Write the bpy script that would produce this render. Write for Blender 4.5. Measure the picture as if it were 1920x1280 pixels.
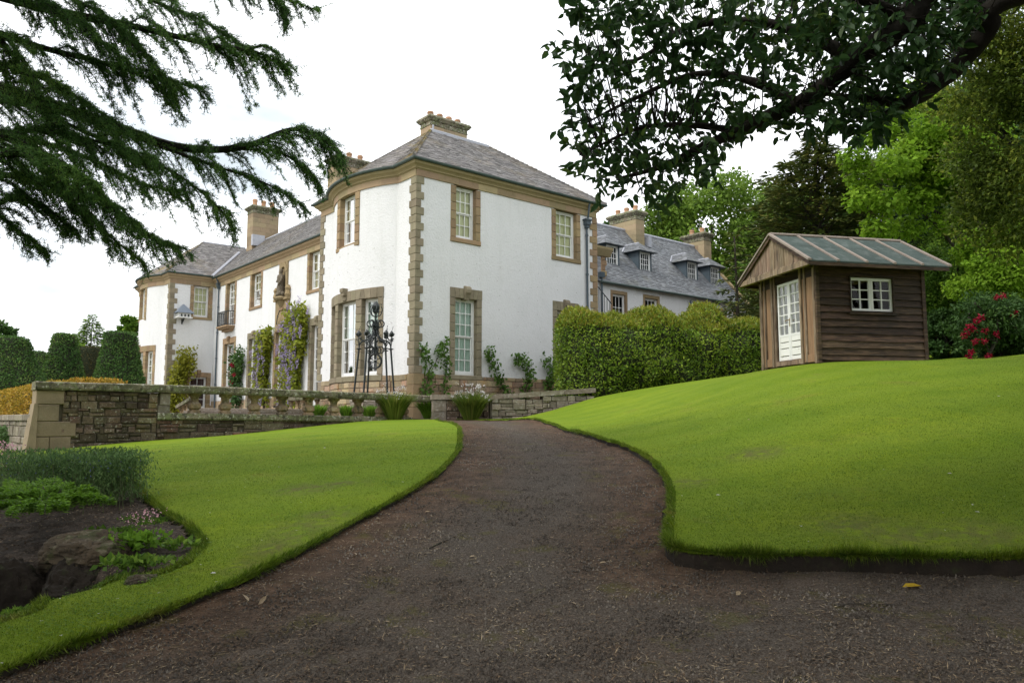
import bpy, bmesh, math, random
import numpy as np
from mathutils import Vector, Matrix, noise as mnoise
from mathutils.geometry import delaunay_2d_cdt

for o in list(bpy.data.objects): bpy.data.objects.remove(o)
SC = bpy.context.scene
COL = SC.collection
random.seed(7); RNG = np.random.default_rng(11)

# ------------------------------------------------------------------ camera
FPX, HY, EYE = 1441.0, 786.0, 1.6
PITCH = math.atan((HY - 640) / FPX)
cam = bpy.data.cameras.new('camera')
cam.sensor_width = 36.0; cam.lens = FPX / 1920 * 36.0
cam.clip_start = 0.05; cam.clip_end = 3000
camo = bpy.data.objects.new('camera', cam); COL.objects.link(camo)
camo.location = (0, 0, EYE); camo.rotation_euler = (math.pi / 2 + PITCH, 0, 0)
SC.camera = camo
SC.render.resolution_x, SC.render.resolution_y = 1024, 682

# ------------------------------------------------------------------ sky, sun, exposure
SUN_EL, SUN_AZ = math.radians(52), math.radians(-122)      # azimuth from +Y towards +X
world = bpy.data.worlds.new('World'); SC.world = world; world.use_nodes = True
nt = world.node_tree; nt.nodes.clear()
bg = nt.nodes.new('ShaderNodeBackground'); out = nt.nodes.new('ShaderNodeOutputWorld')
sky = nt.nodes.new('ShaderNodeTexSky'); sky.sky_type = 'NISHITA'; sky.sun_disc = False
sky.sun_elevation = SUN_EL; sky.sun_rotation = SUN_AZ
sky.dust_density = 4.0; sky.air_density = 1.0
tc = nt.nodes.new('ShaderNodeTexCoord'); nz = nt.nodes.new('ShaderNodeTexNoise')
nz.inputs['Scale'].default_value = 2.2; nz.inputs['Detail'].default_value = 5
mp = nt.nodes.new('ShaderNodeMapping'); mp.inputs['Scale'].default_value = (1, 1, 2.6)
rp = nt.nodes.new('ShaderNodeValToRGB')
rp.color_ramp.elements[0].position = .36; rp.color_ramp.elements[0].color = (6.6, 7.3, 7.9, 1)
rp.color_ramp.elements[1].position = .62; rp.color_ramp.elements[1].color = (15.5, 15.6, 15.8, 1)
e_ = rp.color_ramp.elements.new(.49); e_.color = (12.6, 12.9, 13.3, 1)
mx = nt.nodes.new('ShaderNodeMix'); mx.data_type = 'RGBA'; mx.inputs[0].default_value = .88
nt.links.new(tc.outputs['Generated'], mp.inputs[0]); nt.links.new(mp.outputs[0], nz.inputs['Vector'])
nt.links.new(nz.outputs['Fac'], rp.inputs[0])
nt.links.new(sky.outputs[0], mx.inputs[6]); nt.links.new(rp.outputs[0], mx.inputs[7])
nt.links.new(mx.outputs[2], bg.inputs['Color']); bg.inputs['Strength'].default_value = 0.1
nt.links.new(bg.outputs[0], out.inputs[0])
sl = bpy.data.lights.new('sun', 'SUN'); sl.energy = 1.4; sl.angle = math.radians(18); sl.color = (1, .96, .9)
so = bpy.data.objects.new('sun', sl); COL.objects.link(so)
sd = Vector((math.sin(SUN_AZ) * math.cos(SUN_EL), math.cos(SUN_AZ) * math.cos(SUN_EL), math.sin(SUN_EL)))
so.rotation_euler = sd.to_track_quat('Z', 'Y').to_euler(); so.location = (-20, -10, 40)
SC.view_settings.view_transform = 'Standard'; SC.view_settings.look = 'None'
SC.view_settings.exposure = 0.5; SC.view_settings.gamma = 1; SC.view_settings.use_curve_mapping = False

# ------------------------------------------------------------------ materials
def N(nt, t, **kw):
    n = nt.nodes.new(t)
    for k, v in kw.items(): setattr(n, k, v)
    return n
def c4(c): return (c[0], c[1], c[2], 1)
def mixc(nt, fac, a, b, mode='MIX'):
    m = N(nt, 'ShaderNodeMix', data_type='RGBA', blend_type=mode)
    for sock, v in ((m.inputs[0], fac), (m.inputs[6], a), (m.inputs[7], b)):
        if hasattr(v, 'links'): nt.links.new(v, sock)
        else: sock.default_value = v if isinstance(v, (int, float)) else c4(v)
    return m.outputs[2]
def noise(nt, vec, scale, lo, hi, detail=5, stretch=None, rough=.6):
    n = N(nt, 'ShaderNodeTexNoise'); n.inputs['Scale'].default_value = scale; n.inputs['Detail'].default_value = detail
    n.inputs['Roughness'].default_value = rough
    if stretch:
        m = N(nt, 'ShaderNodeMapping'); m.inputs['Scale'].default_value = stretch
        nt.links.new(vec, m.inputs[0]); vec = m.outputs[0]
    nt.links.new(vec, n.inputs['Vector'])
    r = N(nt, 'ShaderNodeMapRange'); r.inputs[1].default_value = lo; r.inputs[2].default_value = hi
    nt.links.new(n.outputs['Fac'], r.inputs[0]); return r.outputs[0], n.outputs['Fac']
def vary(nt, col, rnd, amt, hue=0.0):
    h = N(nt, 'ShaderNodeHueSaturation')
    r = N(nt, 'ShaderNodeMapRange'); r.inputs[3].default_value = 1 - amt; r.inputs[4].default_value = 1 + amt
    nt.links.new(rnd, r.inputs[0]); nt.links.new(r.outputs[0], h.inputs['Value'])
    if hue:
        w = N(nt, 'ShaderNodeTexWhiteNoise', noise_dimensions='1D'); nt.links.new(rnd, w.inputs['W'])
        r2 = N(nt, 'ShaderNodeMapRange'); r2.inputs[3].default_value = .5 - hue; r2.inputs[4].default_value = .5 + hue
        nt.links.new(w.outputs['Value'], r2.inputs[0]); nt.links.new(r2.outputs[0], h.inputs['Hue'])
    nt.links.new(col, h.inputs['Color']); return h.outputs[0]
def mat(name, base, rough=.85, layers=(), bump=None, island=0, objr=0, hue=0, spec=.3, metal=0, coat=0):
    """layers: (scale, colour, lo, hi, strength[, stretch])"""
    m = bpy.data.materials.new(name); m.use_nodes = True; nt = m.node_tree; b = nt.nodes['Principled BSDF']
    g = N(nt, 'ShaderNodeNewGeometry'); pos = g.outputs['Position']
    rgb = N(nt, 'ShaderNodeRGB'); rgb.outputs[0].default_value = c4(base); col = rgb.outputs[0]
    for L in layers:
        f, _ = noise(nt, pos, L[0], L[2], L[3], stretch=L[5] if len(L) > 5 else None)
        mm = N(nt, 'ShaderNodeMath', operation='MULTIPLY'); mm.inputs[1].default_value = L[4]
        nt.links.new(f, mm.inputs[0]); col = mixc(nt, mm.outputs[0], col, L[1])
    if island: col = vary(nt, col, g.outputs['Random Per Island'], island, hue)
    if objr:
        oi = N(nt, 'ShaderNodeObjectInfo'); col = vary(nt, col, oi.outputs['Random'], objr, hue)
    nt.links.new(col, b.inputs['Base Color']); b.inputs['Roughness'].default_value = rough
    b.inputs['Specular IOR Level'].default_value = spec; b.inputs['Metallic'].default_value = metal
    if bump:
        _, raw = noise(nt, pos, bump[0], 0, 1, detail=bump[2] if len(bump) > 2 else 6, stretch=bump[3] if len(bump) > 3 else None)
        bp = N(nt, 'ShaderNodeBump'); bp.inputs['Strength'].default_value = bump[1]; bp.inputs['Distance'].default_value = bump[4] if len(bump) > 4 else .02
        nt.links.new(raw, bp.inputs['Height']); nt.links.new(bp.outputs[0], b.inputs['Normal'])
    return m
BOOST = dict(holly_leaf=2.6, cedar_needle=3.6, beech_leaf=2.0, copper_hedge=1.8, grass_blade=1.45, maple_leaf=1.25, yew_spray=2.9, dark_conifer=1.7, small_dark_leaf=3.0, bush_leaf=1.6, dark_bush_leaf=2.1, laurel_leaf=1.6, laurel_shoot=1.15, clipped_yew=3.0, browned_yew=1.6, climber_leaf=1.4, wisteria_leaf=1.4, golden_shrub_leaf=1.2, fern_green=1.25, grey_green_leaf=1.55, strap_leaf=1.35)
def leafmat(name, cols, trans=.3, rough=.55, spec=.14, val=.25):
    """cols: list of (pos, colour) along the per-leaf random; a slow noise shifts it between clumps"""
    m = bpy.data.materials.new(name); m.use_nodes = True; nt = m.node_tree; b = nt.nodes['Principled BSDF']
    g = N(nt, 'ShaderNodeNewGeometry')
    f, _ = noise(nt, g.outputs['Position'], .9, .3, .7, detail=3)
    a = N(nt, 'ShaderNodeMath', operation='MULTIPLY_ADD'); a.inputs[1].default_value = .45
    nt.links.new(f, a.inputs[0])
    s = N(nt, 'ShaderNodeMath', operation='MULTIPLY'); s.inputs[1].default_value = .55
    nt.links.new(g.outputs['Random Per Island'], s.inputs[0]); nt.links.new(s.outputs[0], a.inputs[2])
    r = N(nt, 'ShaderNodeValToRGB'); el = r.color_ramp.elements
    while len(el) < len(cols): el.new(.5)
    for e, (p, c) in zip(el, cols): e.position = p; e.color = c4([min(.8, q * BOOST.get(name, 1)) for q in c])
    nt.links.new(a.outputs[0], r.inputs[0])
    w = N(nt, 'ShaderNodeTexWhiteNoise', noise_dimensions='1D'); nt.links.new(g.outputs['Random Per Island'], w.inputs['W'])
    col = vary(nt, r.outputs[0], w.outputs['Value'], val)
    nt.links.new(col, b.inputs['Base Color']); b.inputs['Roughness'].default_value = rough; b.inputs['Specular IOR Level'].default_value = spec
    t = N(nt, 'ShaderNodeBsdfTranslucent'); nt.links.new(col, t.inputs['Color'])
    ms = N(nt, 'ShaderNodeMixShader'); ms.inputs[0].default_value = trans
    nt.links.new(b.outputs[0], ms.inputs[1]); nt.links.new(t.outputs[0], ms.inputs[2])
    nt.links.new(ms.outputs[0], nt.nodes['Material Output'].inputs['Surface'])
    return m
M = {}
M['harl'] = mat('white_harl', (.755, .755, .755), .95, [(.35, (.70, .71, .72), .5, .8, .5), (2.2, (.58, .585, .55), .54, .68, .26, (1.3, 1.3, .10)), (.8, (.64, .65, .64), .5, .66, .3), (5, (.62, .63, .61), .54, .66, .25), (9, (.72, .72, .71), .45, .7, .5)], (13, 1.0, 8, None, .028), spec=.1)
M['stone_green'] = mat('weathered_sandstone', (.265, .228, .158), .9, [(2.5, (.18, .158, .105), .45, .7, .8), (7, (.26, .22, .15), .5, .75, .6), (14, (.12, .13, .075), .62, .75, .5)], (30, .5), objr=.14, hue=.012, spec=.15)
M['stone_tan'] = mat('tan_sandstone', (.30, .22, .13), .9, [(1.3, (.36, .25, .14), .45, .65, .8), (3, (.24, .19, .12), .5, .75, .7), (12, (.2, .17, .11), .58, .8, .5)], (30, .4), objr=.16, hue=.014, spec=.15)
M['stone_frieze'] = mat('ochre_frieze_stone', (.315, .24, .145), .9, [(1.6, (.35, .265, .16), .4, .65, .8), (5, (.22, .18, .10), .52, .75, .6), (2.2, (.23, .25, .16), .62, .72, .5)], (24, .35), objr=.2, hue=.018, spec=.15)
M['stone_chimney'] = mat('chimney_ashlar', (.32, .25, .155), .9, [(1.1, (.22, .18, .12), .5, .7, .8), (6, (.38, .30, .2), .5, .75, .5), (3, (.13, .11, .08), .66, .76, .7)], (25, .4), objr=.16, hue=.012, spec=.15)
M['stone_base'] = mat('warm_rubble', (.37, .285, .19), .95, [(3, (.40, .24, .11), .5, .7, .8), (9, (.23, .19, .14), .5, .7, .8), (20, (.42, .38, .30), .62, .75, .4)], (18, .9), objr=.28, hue=.022, spec=.1)
M['stone_dark'] = mat('dark_rubble', (.135, .102, .07), .95, [(1.1, (.20, .105, .05), .52, .66, .75), (.9, (.045, .037, .03), .52, .66, .8), (2.2, (.085, .066, .05), .45, .7, .6), (8, (.18, .145, .11), .5, .64, .7), (14, (.40, .39, .33), .60, .64, .7), (20, (.05, .043, .034), .52, .62, .6)], (14, 1.0), objr=.42, hue=.03, spec=.1)
M['stone_pale'] = mat('pale_rubble', (.25, .21, .17), .95, [(3, (.17, .145, .11), .45, .62, .8), (10, (.38, .35, .31), .52, .62, .7), (20, (.11, .10, .075), .54, .64, .7)], (16, .9), objr=.28, hue=.015, spec=.1)
M['coping'] = mat('lichened_coping', (.225, .195, .14), .95, [(1.5, (.115, .11, .068), .45, .56, .9), (5, (.19, .21, .105), .5, .58, .8), (11, (.44, .43, .36), .56, .61, .85), (8, (.055, .05, .038), .545, .62, .85), (30, (.09, .085, .06), .54, .6, .6)], (16, 1.0, 9), objr=.15, hue=.01, spec=.1)
M['baluster'] = mat('baluster_stone', (.30, .215, .13), .9, [(3, (.17, .14, .09), .45, .6, .9), (9, (.38, .32, .24), .52, .62, .6), (6, (.085, .08, .05), .54, .62, .8)], (26, .7), objr=.25, spec=.1)
M['mortar'] = mat('mortar', (.12, .10, .075), .95, [(6, (.07, .06, .045), .4, .7, .8)], (20, .8))
M['mortar_base'] = mat('base_mortar', (.27, .225, .165), .95, [(4, (.19, .15, .11), .4, .7, .8)], (20, .8))
M['slate'] = mat('stone_slates', (.175, .165, .158), .75, [(.5, (.20, .165, .115), .5, .68, .6), (1.8, (.25, .24, .235), .5, .7, .7), (4, (.14, .125, .05), .62, .74, .7), (7, (.10, .10, .105), .5, .7, .6)], (20, .4), island=.36, hue=.02, spec=.25)
M['slate_lichen'] = mat('lichened_slates', (.185, .17, .155), .75, [(.7, (.225, .17, .06), .48, .60, .85), (1.8, (.215, .20, .21), .52, .66, .7), (4, (.25, .16, .05), .64, .72, .6)], (20, .4), island=.3, hue=.02, spec=.25)
M['slate_blue'] = mat('blue_grey_slates', (.15, .158, .168), .6, [(.6, (.12, .12, .075), .56, .72, .6), (2, (.19, .195, .20), .5, .72, .6), (5, (.08, .085, .09), .55, .7, .5)], (20, .35), island=.34, hue=.02, spec=.35)
M['lead'] = mat('lead', (.42, .43, .47), .55, [(4, (.30, .31, .35), .45, .7, .7)], spec=.4)
M['gutter'] = mat('green_gutter', (.055, .085, .075), .5, [(6, (.04, .05, .045), .4, .7, .7)], spec=.4)
M['pipe'] = mat('blue_grey_iron', (.06, .085, .105), .5, [(5, (.09, .11, .12), .4, .7, .6)], spec=.4)
M['white'] = mat('white_paint', (.78, .78, .76), .45, [(3, (.68, .68, .64), .5, .75, .5)], spec=.4)
M['peeling'] = mat('peeling_white_paint', (.80, .79, .76), .5, [(2.5, (.7, .69, .64), .45, .7, .5), (9, (.16, .13, .10), .66, .69, .9, (1, 1, 1.8))], spec=.35)
M['pot'] = mat('chimney_pot_clay', (.48, .27, .15), .8, [(5, (.36, .24, .16), .4, .7, .7)], objr=.15)
M['blind'] = mat('yellow_blind', (.74, .72, .46), .9, [(4, (.66, .64, .40), .4, .7, .6)])
M['curtain'] = mat('pale_green_curtain', (.60, .72, .64), .9, [(1.0, (.46, .58, .50), .4, .62, .8, (14, 14, .2))])
M['curtain_dark'] = mat('dark_curtain', (.10, .05, .05), .9, [(4, (.06, .03, .03), .4, .7, .6)])
M['iron'] = mat('black_iron', (.012, .017, .018), .42, [(7, (.02, .035, .033), .5, .7, .6)], spec=.5)
M['wood_dark'] = mat('dark_stained_boards', (.060, .035, .022), .7, [(2.0, (.115, .072, .045), .46, .60, .85, (1, 1, 14)), (3, (.026, .017, .012), .50, .60, .9, (.7, .7, 9)), (5, (.15, .11, .078), .56, .63, .4, (.6, .6, 12)), (1.3, (.03, .022, .016), .5, .64, .6)], (9, .5, 6, (.7, .7, 9)), objr=.42, hue=.012, spec=.25)
M['wood_pale'] = mat('weathered_boards', (.225, .16, .105), .85, [(2.4, (.16, .115, .08), .44, .58, .85, (7, 7, .6)), (5, (.38, .31, .23), .5, .62, .6, (6, 6, .5)), (1.2, (.075, .055, .04), .52, .64, .8, (5, 5, .8))], (8, .6, 6, (8, 8, .7)), objr=.22, hue=.012, spec=.15)
M['wood_orange'] = mat('orange_brown_boards', (.27, .165, .092), .8, [(2, (.17, .10, .058), .42, .68, .85, (8, 8, .5)), (4, (.33, .22, .13), .5, .75, .5, (7, 7, .5))], (8, .5, 6, (8, 8, .7)), objr=.15, spec=.2)
M['felt'] = mat('green_mineral_felt', (.072, .092, .083), .98, [(1.4, (.055, .074, .068), .45, .62, .8), (4, (.135, .155, .145), .52, .62, .5), (40, (.07, .11, .10), .5, .7, .5), (5, (.12, .12, .10), .64, .75, .5)], (90, .4), objr=.06, spec=.08)
M['felt_batten'] = mat('roof_batten', (.30, .25, .21), .9, [(5, (.22, .18, .15), .4, .7, .8)], objr=.1)
M['bark'] = mat('bark', (.05, .042, .032), .95, [(5, (.03, .026, .02), .4, .7, .8), (3, (.06, .07, .04), .55, .75, .6)], (12, 1, 6))
M['bark_dark'] = mat('dark_bark', (.028, .024, .019), .95, [(5, (.018, .016, .012), .4, .7, .8), (3, (.034, .04, .022), .55, .75, .6)], (12, 1, 6))
M['stem'] = mat('green_stem', (.10, .12, .05), .8)
M['soil'] = mat('soil', (.046, .033, .024), .95, [(3, (.026, .019, .014), .42, .6, .8), (14, (.10, .075, .056), .53, .64, .7), (40, (.15, .12, .095), .55, .65, .5)], (25, 1.0, 8))
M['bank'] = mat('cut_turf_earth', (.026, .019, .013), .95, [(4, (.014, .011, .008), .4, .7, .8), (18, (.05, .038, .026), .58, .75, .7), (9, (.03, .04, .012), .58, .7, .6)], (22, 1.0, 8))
M['rock'] = mat('mossy_rock', (.085, .062, .038), .95, [(2, (.045, .036, .024), .42, .58, .8), (6, (.05, .062, .018), .52, .6, .7), (12, (.16, .13, .09), .55, .63, .7), (30, (.03, .024, .017), .54, .62, .7)], (9, 1.0, 10))
M['dove_roof'] = mat('grey_felt_cone', (.16, .19, .23), .8)
def glassmat():
    m = bpy.data.materials.new('window_glass'); m.use_nodes = True; nt = m.node_tree; nt.nodes.remove(nt.nodes['Principled BSDF'])
    t = N(nt, 'ShaderNodeBsdfTransparent'); t.inputs[0].default_value = (.86, .90, .88, 1)
    g = N(nt, 'ShaderNodeBsdfGlossy'); g.inputs['Roughness'].default_value = .02
    geo = N(nt, 'ShaderNodeNewGeometry'); _, raw = noise(nt, geo.outputs['Position'], 2.5, 0, 1, 2)
    bp = N(nt, 'ShaderNodeBump'); bp.inputs['Strength'].default_value = .03; bp.inputs['Distance'].default_value = .05
    nt.links.new(raw, bp.inputs['Height']); nt.links.new(bp.outputs[0], g.inputs['Normal'])
    f = N(nt, 'ShaderNodeFresnel'); f.inputs['IOR'].default_value = 1.38
    s = N(nt, 'ShaderNodeMixShader'); fm = N(nt, 'ShaderNodeMath', operation='MULTIPLY'); fm.inputs[1].default_value = .65; nt.links.new(f.outputs[0], fm.inputs[0]); nt.links.new(fm.outputs[0], s.inputs[0]); nt.links.new(t.outputs[0], s.inputs[1]); nt.links.new(g.outputs[0], s.inputs[2])
    nt.links.new(s.outputs[0], nt.nodes['Material Output'].inputs['Surface']); return m
M['glass'] = glassmat()
L = {}
L['holly'] = leafmat('holly_leaf', [(0, (.010, .022, .008)), (.6, (.018, .042, .012)), (1, (.050, .075, .014))], .36, .45, .2)
L['cedar'] = leafmat('cedar_needle', [(0, (.013, .030, .008)), (.5, (.026, .056, .014)), (1, (.075, .122, .022))], .34, .6, .2)
L['beech'] = leafmat('beech_leaf', [(0, (.034, .066, .009)), (.5, (.065, .112, .014)), (1, (.115, .165, .024))], .38)
L['maple'] = leafmat('maple_leaf', [(0, (.10, .19, .015)), (.5, (.15, .26, .02)), (1, (.23, .34, .03))], .5)
L['yew'] = leafmat('yew_spray', [(0, (.012, .022, .006)), (.45, (.028, .040, .010)), (.8, (.065, .065, .016)), (1, (.10, .085, .025))], .15, .6)
L['conifer'] = leafmat('dark_conifer', [(0, (.010, .022, .008)), (.6, (.022, .048, .014)), (1, (.045, .085, .022))], .15, .6)
L['edge'] = leafmat('small_dark_leaf', [(0, (.014, .024, .004)), (.55, (.036, .052, .008)), (1, (.12, .13, .018))], .4, .5, .1, .4)
L['bush'] = leafmat('bush_leaf', [(0, (.030, .065, .010)), (.5, (.065, .125, .016)), (1, (.14, .21, .025))], .4)
L['bushdark'] = leafmat('dark_bush_leaf', [(0, (.012, .028, .008)), (.6, (.028, .058, .014)), (1, (.055, .095, .022))], .3)
L['laurel'] = leafmat('laurel_leaf', [(0, (.030, .062, .008)), (.45, (.085, .145, .014)), (1, (.24, .29, .030))], .32, .4, .2)
L['laurel_top'] = leafmat('laurel_shoot', [(0, (.15, .19, .02)), (.6, (.24, .25, .025)), (1, (.30, .22, .04))], .4, .4, .4)
L['topiary'] = leafmat('clipped_yew', [(0, (.012, .030, .007)), (.6, (.026, .054, .012)), (1, (.065, .085, .02))], .15, .6)
L['topiary_brown'] = leafmat('browned_yew', [(0, (.025, .022, .010)), (.6, (.045, .042, .016)), (1, (.09, .075, .025))], .15, .6)
L['beech_hedge'] = leafmat('copper_hedge', [(0, (.10, .085, .012)), (.5, (.20, .135, .016)), (1, (.28, .14, .025))], .3)
L['climber'] = leafmat('climber_leaf', [(0, (.035, .075, .014)), (.5, (.06, .12, .02)), (1, (.11, .17, .035))], .35)
L['wisteria'] = leafmat('wisteria_leaf', [(0, (.10, .13, .015)), (.5, (.17, .20, .02)), (1, (.26, .25, .035))], .4)
L['gold'] = leafmat('golden_shrub_leaf', [(0, (.12, .13, .015)), (.5, (.20, .21, .02)), (1, (.30, .27, .035))], .4)
L['purple'] = leafmat('lilac_flower', [(0, (.30, .24, .44)), (.5, (.44, .37, .58)), (1, (.60, .52, .68))], .3)
L['petal_white'] = leafmat('white_petal', [(0, (.6, .55, .55)), (1, (.85, .82, .82))], .3)
L['petal_pink'] = leafmat('pink_petal', [(0, (.55, .28, .33)), (1, (.78, .5, .55))], .3)
L['petal_red'] = leafmat('red_petal', [(0, (.24, .006, .025)), (1, (.42, .012, .055))], .25)
L['blue_plant'] = leafmat('grey_green_leaf', [(0, (.038, .075, .026)), (.6, (.075, .13, .042)), (1, (.14, .20, .065))], .3)
L['juniper'] = leafmat('fern_green', [(0, (.055, .12, .012)), (.5, (.10, .20, .018)), (1, (.17, .29, .03))], .35)
L['tuft'] = leafmat('strap_leaf', [(0, (.045, .075, .014)), (.5, (.09, .13, .02)), (1, (.20, .20, .05))], .35)
L['grass'] = leafmat('grass_blade', [(0, (.060, .125, .010)), (.5, (.105, .190, .014)), (1, (.20, .25, .030))], .4, .5, .3)
def grassmat():
    m = bpy.data.materials.new('grass_blades'); m.use_nodes = True; nt = m.node_tree; b = nt.nodes['Principled BSDF']
    g = N(nt, 'ShaderNodeNewGeometry'); pos = g.outputs['Position']; rnd = g.outputs['Random Per Island']
    def sc(f, k):
        q = N(nt, 'ShaderNodeMath', operation='MULTIPLY'); q.inputs[1].default_value = k; nt.links.new(f, q.inputs[0]); return q.outputs[0]
    f1, _ = noise(nt, pos, .7, .38, .64, 5); f2, _ = noise(nt, pos, 3.2, .45, .68, 6); f3, _ = noise(nt, pos, 1.15, .585, .68, 7); f4, _ = noise(nt, pos, 9, .5, .7, 4)
    c = mixc(nt, f1, (.098, .178, .010), (.190, .248, .013)); c = mixc(nt, f2, c, (.058, .128, .010))
    wv = N(nt, 'ShaderNodeTexWave'); wv.inputs['Scale'].default_value = .22; wv.inputs['Distortion'].default_value = 1.6; mpn = N(nt, 'ShaderNodeMapping'); mpn.inputs['Rotation'].default_value = (0, 0, math.radians(82)); nt.links.new(pos, mpn.inputs[0]); nt.links.new(mpn.outputs[0], wv.inputs[0]); c = mixc(nt, sc(wv.outputs['Fac'], .3), c, (.20, .26, .03))
    def sc(f, k):
        q = N(nt, 'ShaderNodeMath', operation='MULTIPLY'); q.inputs[1].default_value = k; nt.links.new(f, q.inputs[0]); return q.outputs[0]
    f7, _ = noise(nt, pos, 24, .46, .58, 3); c = mixc(nt, sc(f7, .55), c, (.05, .105, .010)); c = mixc(nt, sc(f4, .5), c, (.15, .21, .03)); c = mixc(nt, sc(f3, .75), c, (.25, .20, .06))
    r = N(nt, 'ShaderNodeValToRGB'); r.color_ramp.elements[0].position = .86; r.color_ramp.elements[0].color = (0, 0, 0, 1); r.color_ramp.elements[1].position = .95; r.color_ramp.elements[1].color = (1, 1, 1, 1); nt.links.new(rnd, r.inputs[0])
    c = mixc(nt, sc(r.outputs[0], .4), c, (.30, .28, .10)); c = vary(nt, c, rnd, .5)
    nt.links.new(c, b.inputs['Base Color']); b.inputs['Roughness'].default_value = .6; b.inputs['Specular IOR Level'].default_value = .12
    t = N(nt, 'ShaderNodeBsdfTranslucent'); nt.links.new(c, t.inputs['Color']); ms = N(nt, 'ShaderNodeMixShader'); ms.inputs[0].default_value = .35
    nt.links.new(b.outputs[0], ms.inputs[1]); nt.links.new(t.outputs[0], ms.inputs[2]); nt.links.new(ms.outputs[0], nt.nodes['Material Output'].inputs['Surface']); return m
L['grass'] = grassmat()
L['straw'] = leafmat('dry_litter', [(0, (.05, .032, .022)), (.5, (.13, .088, .055)), (1, (.42, .34, .22))], 0, .8)
L['gravel'] = leafmat('gravel_chip', [(0, (.032, .027, .023)), (.6, (.085, .072, .060)), (1, (.22, .195, .165))], 0, .85)
L['yellow'] = leafmat('yellow_leaf', [(0, (.42, .27, .02)), (1, (.55, .38, .03))], .3)
L['dry'] = leafmat('dry_leaf', [(0, (.30, .22, .13)), (1, (.45, .36, .24))], .2)

# ------------------------------------------------------------------ mesh helpers
def link(name, me, mt, parent=None, smooth=False, **props):
    o = bpy.data.objects.new(name, me); COL.objects.link(o)
    if mt is not None and len(me.materials) == 0: me.materials.append(mt)
    if parent is not None: o.parent = parent
    for k, v in props.items(): o[k] = v
    return o
class MB:
    def __init__(s): s.v = []; s.f = []
    def add(s, vs, fs):
        b = len(s.v); s.v += [tuple(p) for p in vs]; s.f += [tuple(b + i for i in f) for f in fs]
    def hexa(s, p):   # 8 points, bottom ring then top ring
        s.add(p, [(3, 2, 1, 0), (4, 5, 6, 7), (0, 1, 5, 4), (1, 2, 6, 5), (2, 3, 7, 6), (3, 0, 4, 7)])
    def box(s, x0, x1, y0, y1, z0, z1, m=None):
        p = [(x0, y0, z0), (x1, y0, z0), (x1, y1, z0), (x0, y1, z0), (x0, y0, z1), (x1, y0, z1), (x1, y1, z1), (x0, y1, z1)]
        s.hexa([m(*q) for q in p] if m else p)
    def cbox(s, x0, x1, y0, y1, z0, z1, c, m=None, jit=0):
        """box with the edges of its outer (y1) face chamfered"""
        J = lambda: random.uniform(-jit, jit) if jit else 0
        xa, xb, za, zb = x0 + J(), x1 + J(), z0 + J(), z1 + J(); yo = y1 + (J() if jit else 0)
        p = [(xa, y0, za), (xb, y0, za + J() * .5), (xb + J() * .3, y0, zb), (xa, y0, zb + J() * .5)]
        q = [(a[0], yo - c, a[2]) for a in p]
        r = [(xa + c, yo, za + c), (xb - c, yo, za + c), (xb - c, yo, zb - c), (xa + c, yo, zb - c)]
        if m: p, q, r = ([m(*t) for t in k] for k in (p, q, r))
        F = [(0, 1, 2, 3)]
        for k in (0, 4):
            for i in range(4): j = (i + 1) % 4; F.append((k + j, k + i, k + 4 + i, k + 4 + j))
        F.append((11, 10, 9, 8)); s.add(p + q + r, F)
    def tube(s, pts, r, n=6, cap=True):
        pts = [Vector(p) for p in pts]; k = len(pts)
        rs = r if hasattr(r, '__len__') else [r] * k
        rings = []; ref = Vector((.31, .53, .79))
        for i in range(k):
            d = (pts[min(i + 1, k - 1)] - pts[max(i - 1, 0)])
            d = d.normalized() if d.length > 1e-9 else Vector((0, 0, 1))
            a = d.cross(ref)
            if a.length < .05: a = d.cross(Vector((1, 0, 0)))
            a.normalize(); b = d.cross(a); ref = b.cross(d) if False else ref
            rings.append([pts[i] + (a * math.cos(t) + b * math.sin(t)) * rs[i] for t in [2 * math.pi * j / n for j in range(n)]])
        vs = [p for R in rings for p in R]; fs = []
        for i in range(k - 1):
            for j in range(n): fs.append((i * n + j, i * n + (j + 1) % n, (i + 1) * n + (j + 1) % n, (i + 1) * n + j))
        if cap: fs += [tuple(range(n - 1, -1, -1)), tuple((k - 1) * n + j for j in range(n))]
        s.add(vs, fs)
    def lathe(s, prof, c=(0, 0, 0), n=12, sq=False):
        """prof: (radius, z); sq: square section"""
        vs = []; fs = []
        n = 4 if sq else n
        for r, z in prof:
            for j in range(n):
                a = 2 * math.pi * (j + (.5 if sq else 0)) / n; rr = r * (1.41421 if sq else 1)
                vs.append((c[0] + rr * math.cos(a), c[1] + rr * math.sin(a), c[2] + z))
        for i in range(len(prof) - 1):
            for j in range(n): fs.append((i * n + j, i * n + (j + 1) % n, (i + 1) * n + (j + 1) % n, (i + 1) * n + j))
        fs += [tuple(range(n - 1, -1, -1)), tuple((len(prof) - 1) * n + j for j in range(n))]
        s.add(vs, fs)
    def build(s, name, mt, parent=None, org=(0, 0, 0), smooth=False, **props):
        me = bpy.data.meshes.new(name)
        ox, oy, oz = org
        me.from_pydata([(a - ox, b - oy, c - oz) for a, b, c in s.v], [], s.f)
        if smooth: me.polygons.foreach_set('use_smooth', [True] * len(me.polygons))
        me.update(); return link(name, me, mt, parent, **props)
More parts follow.
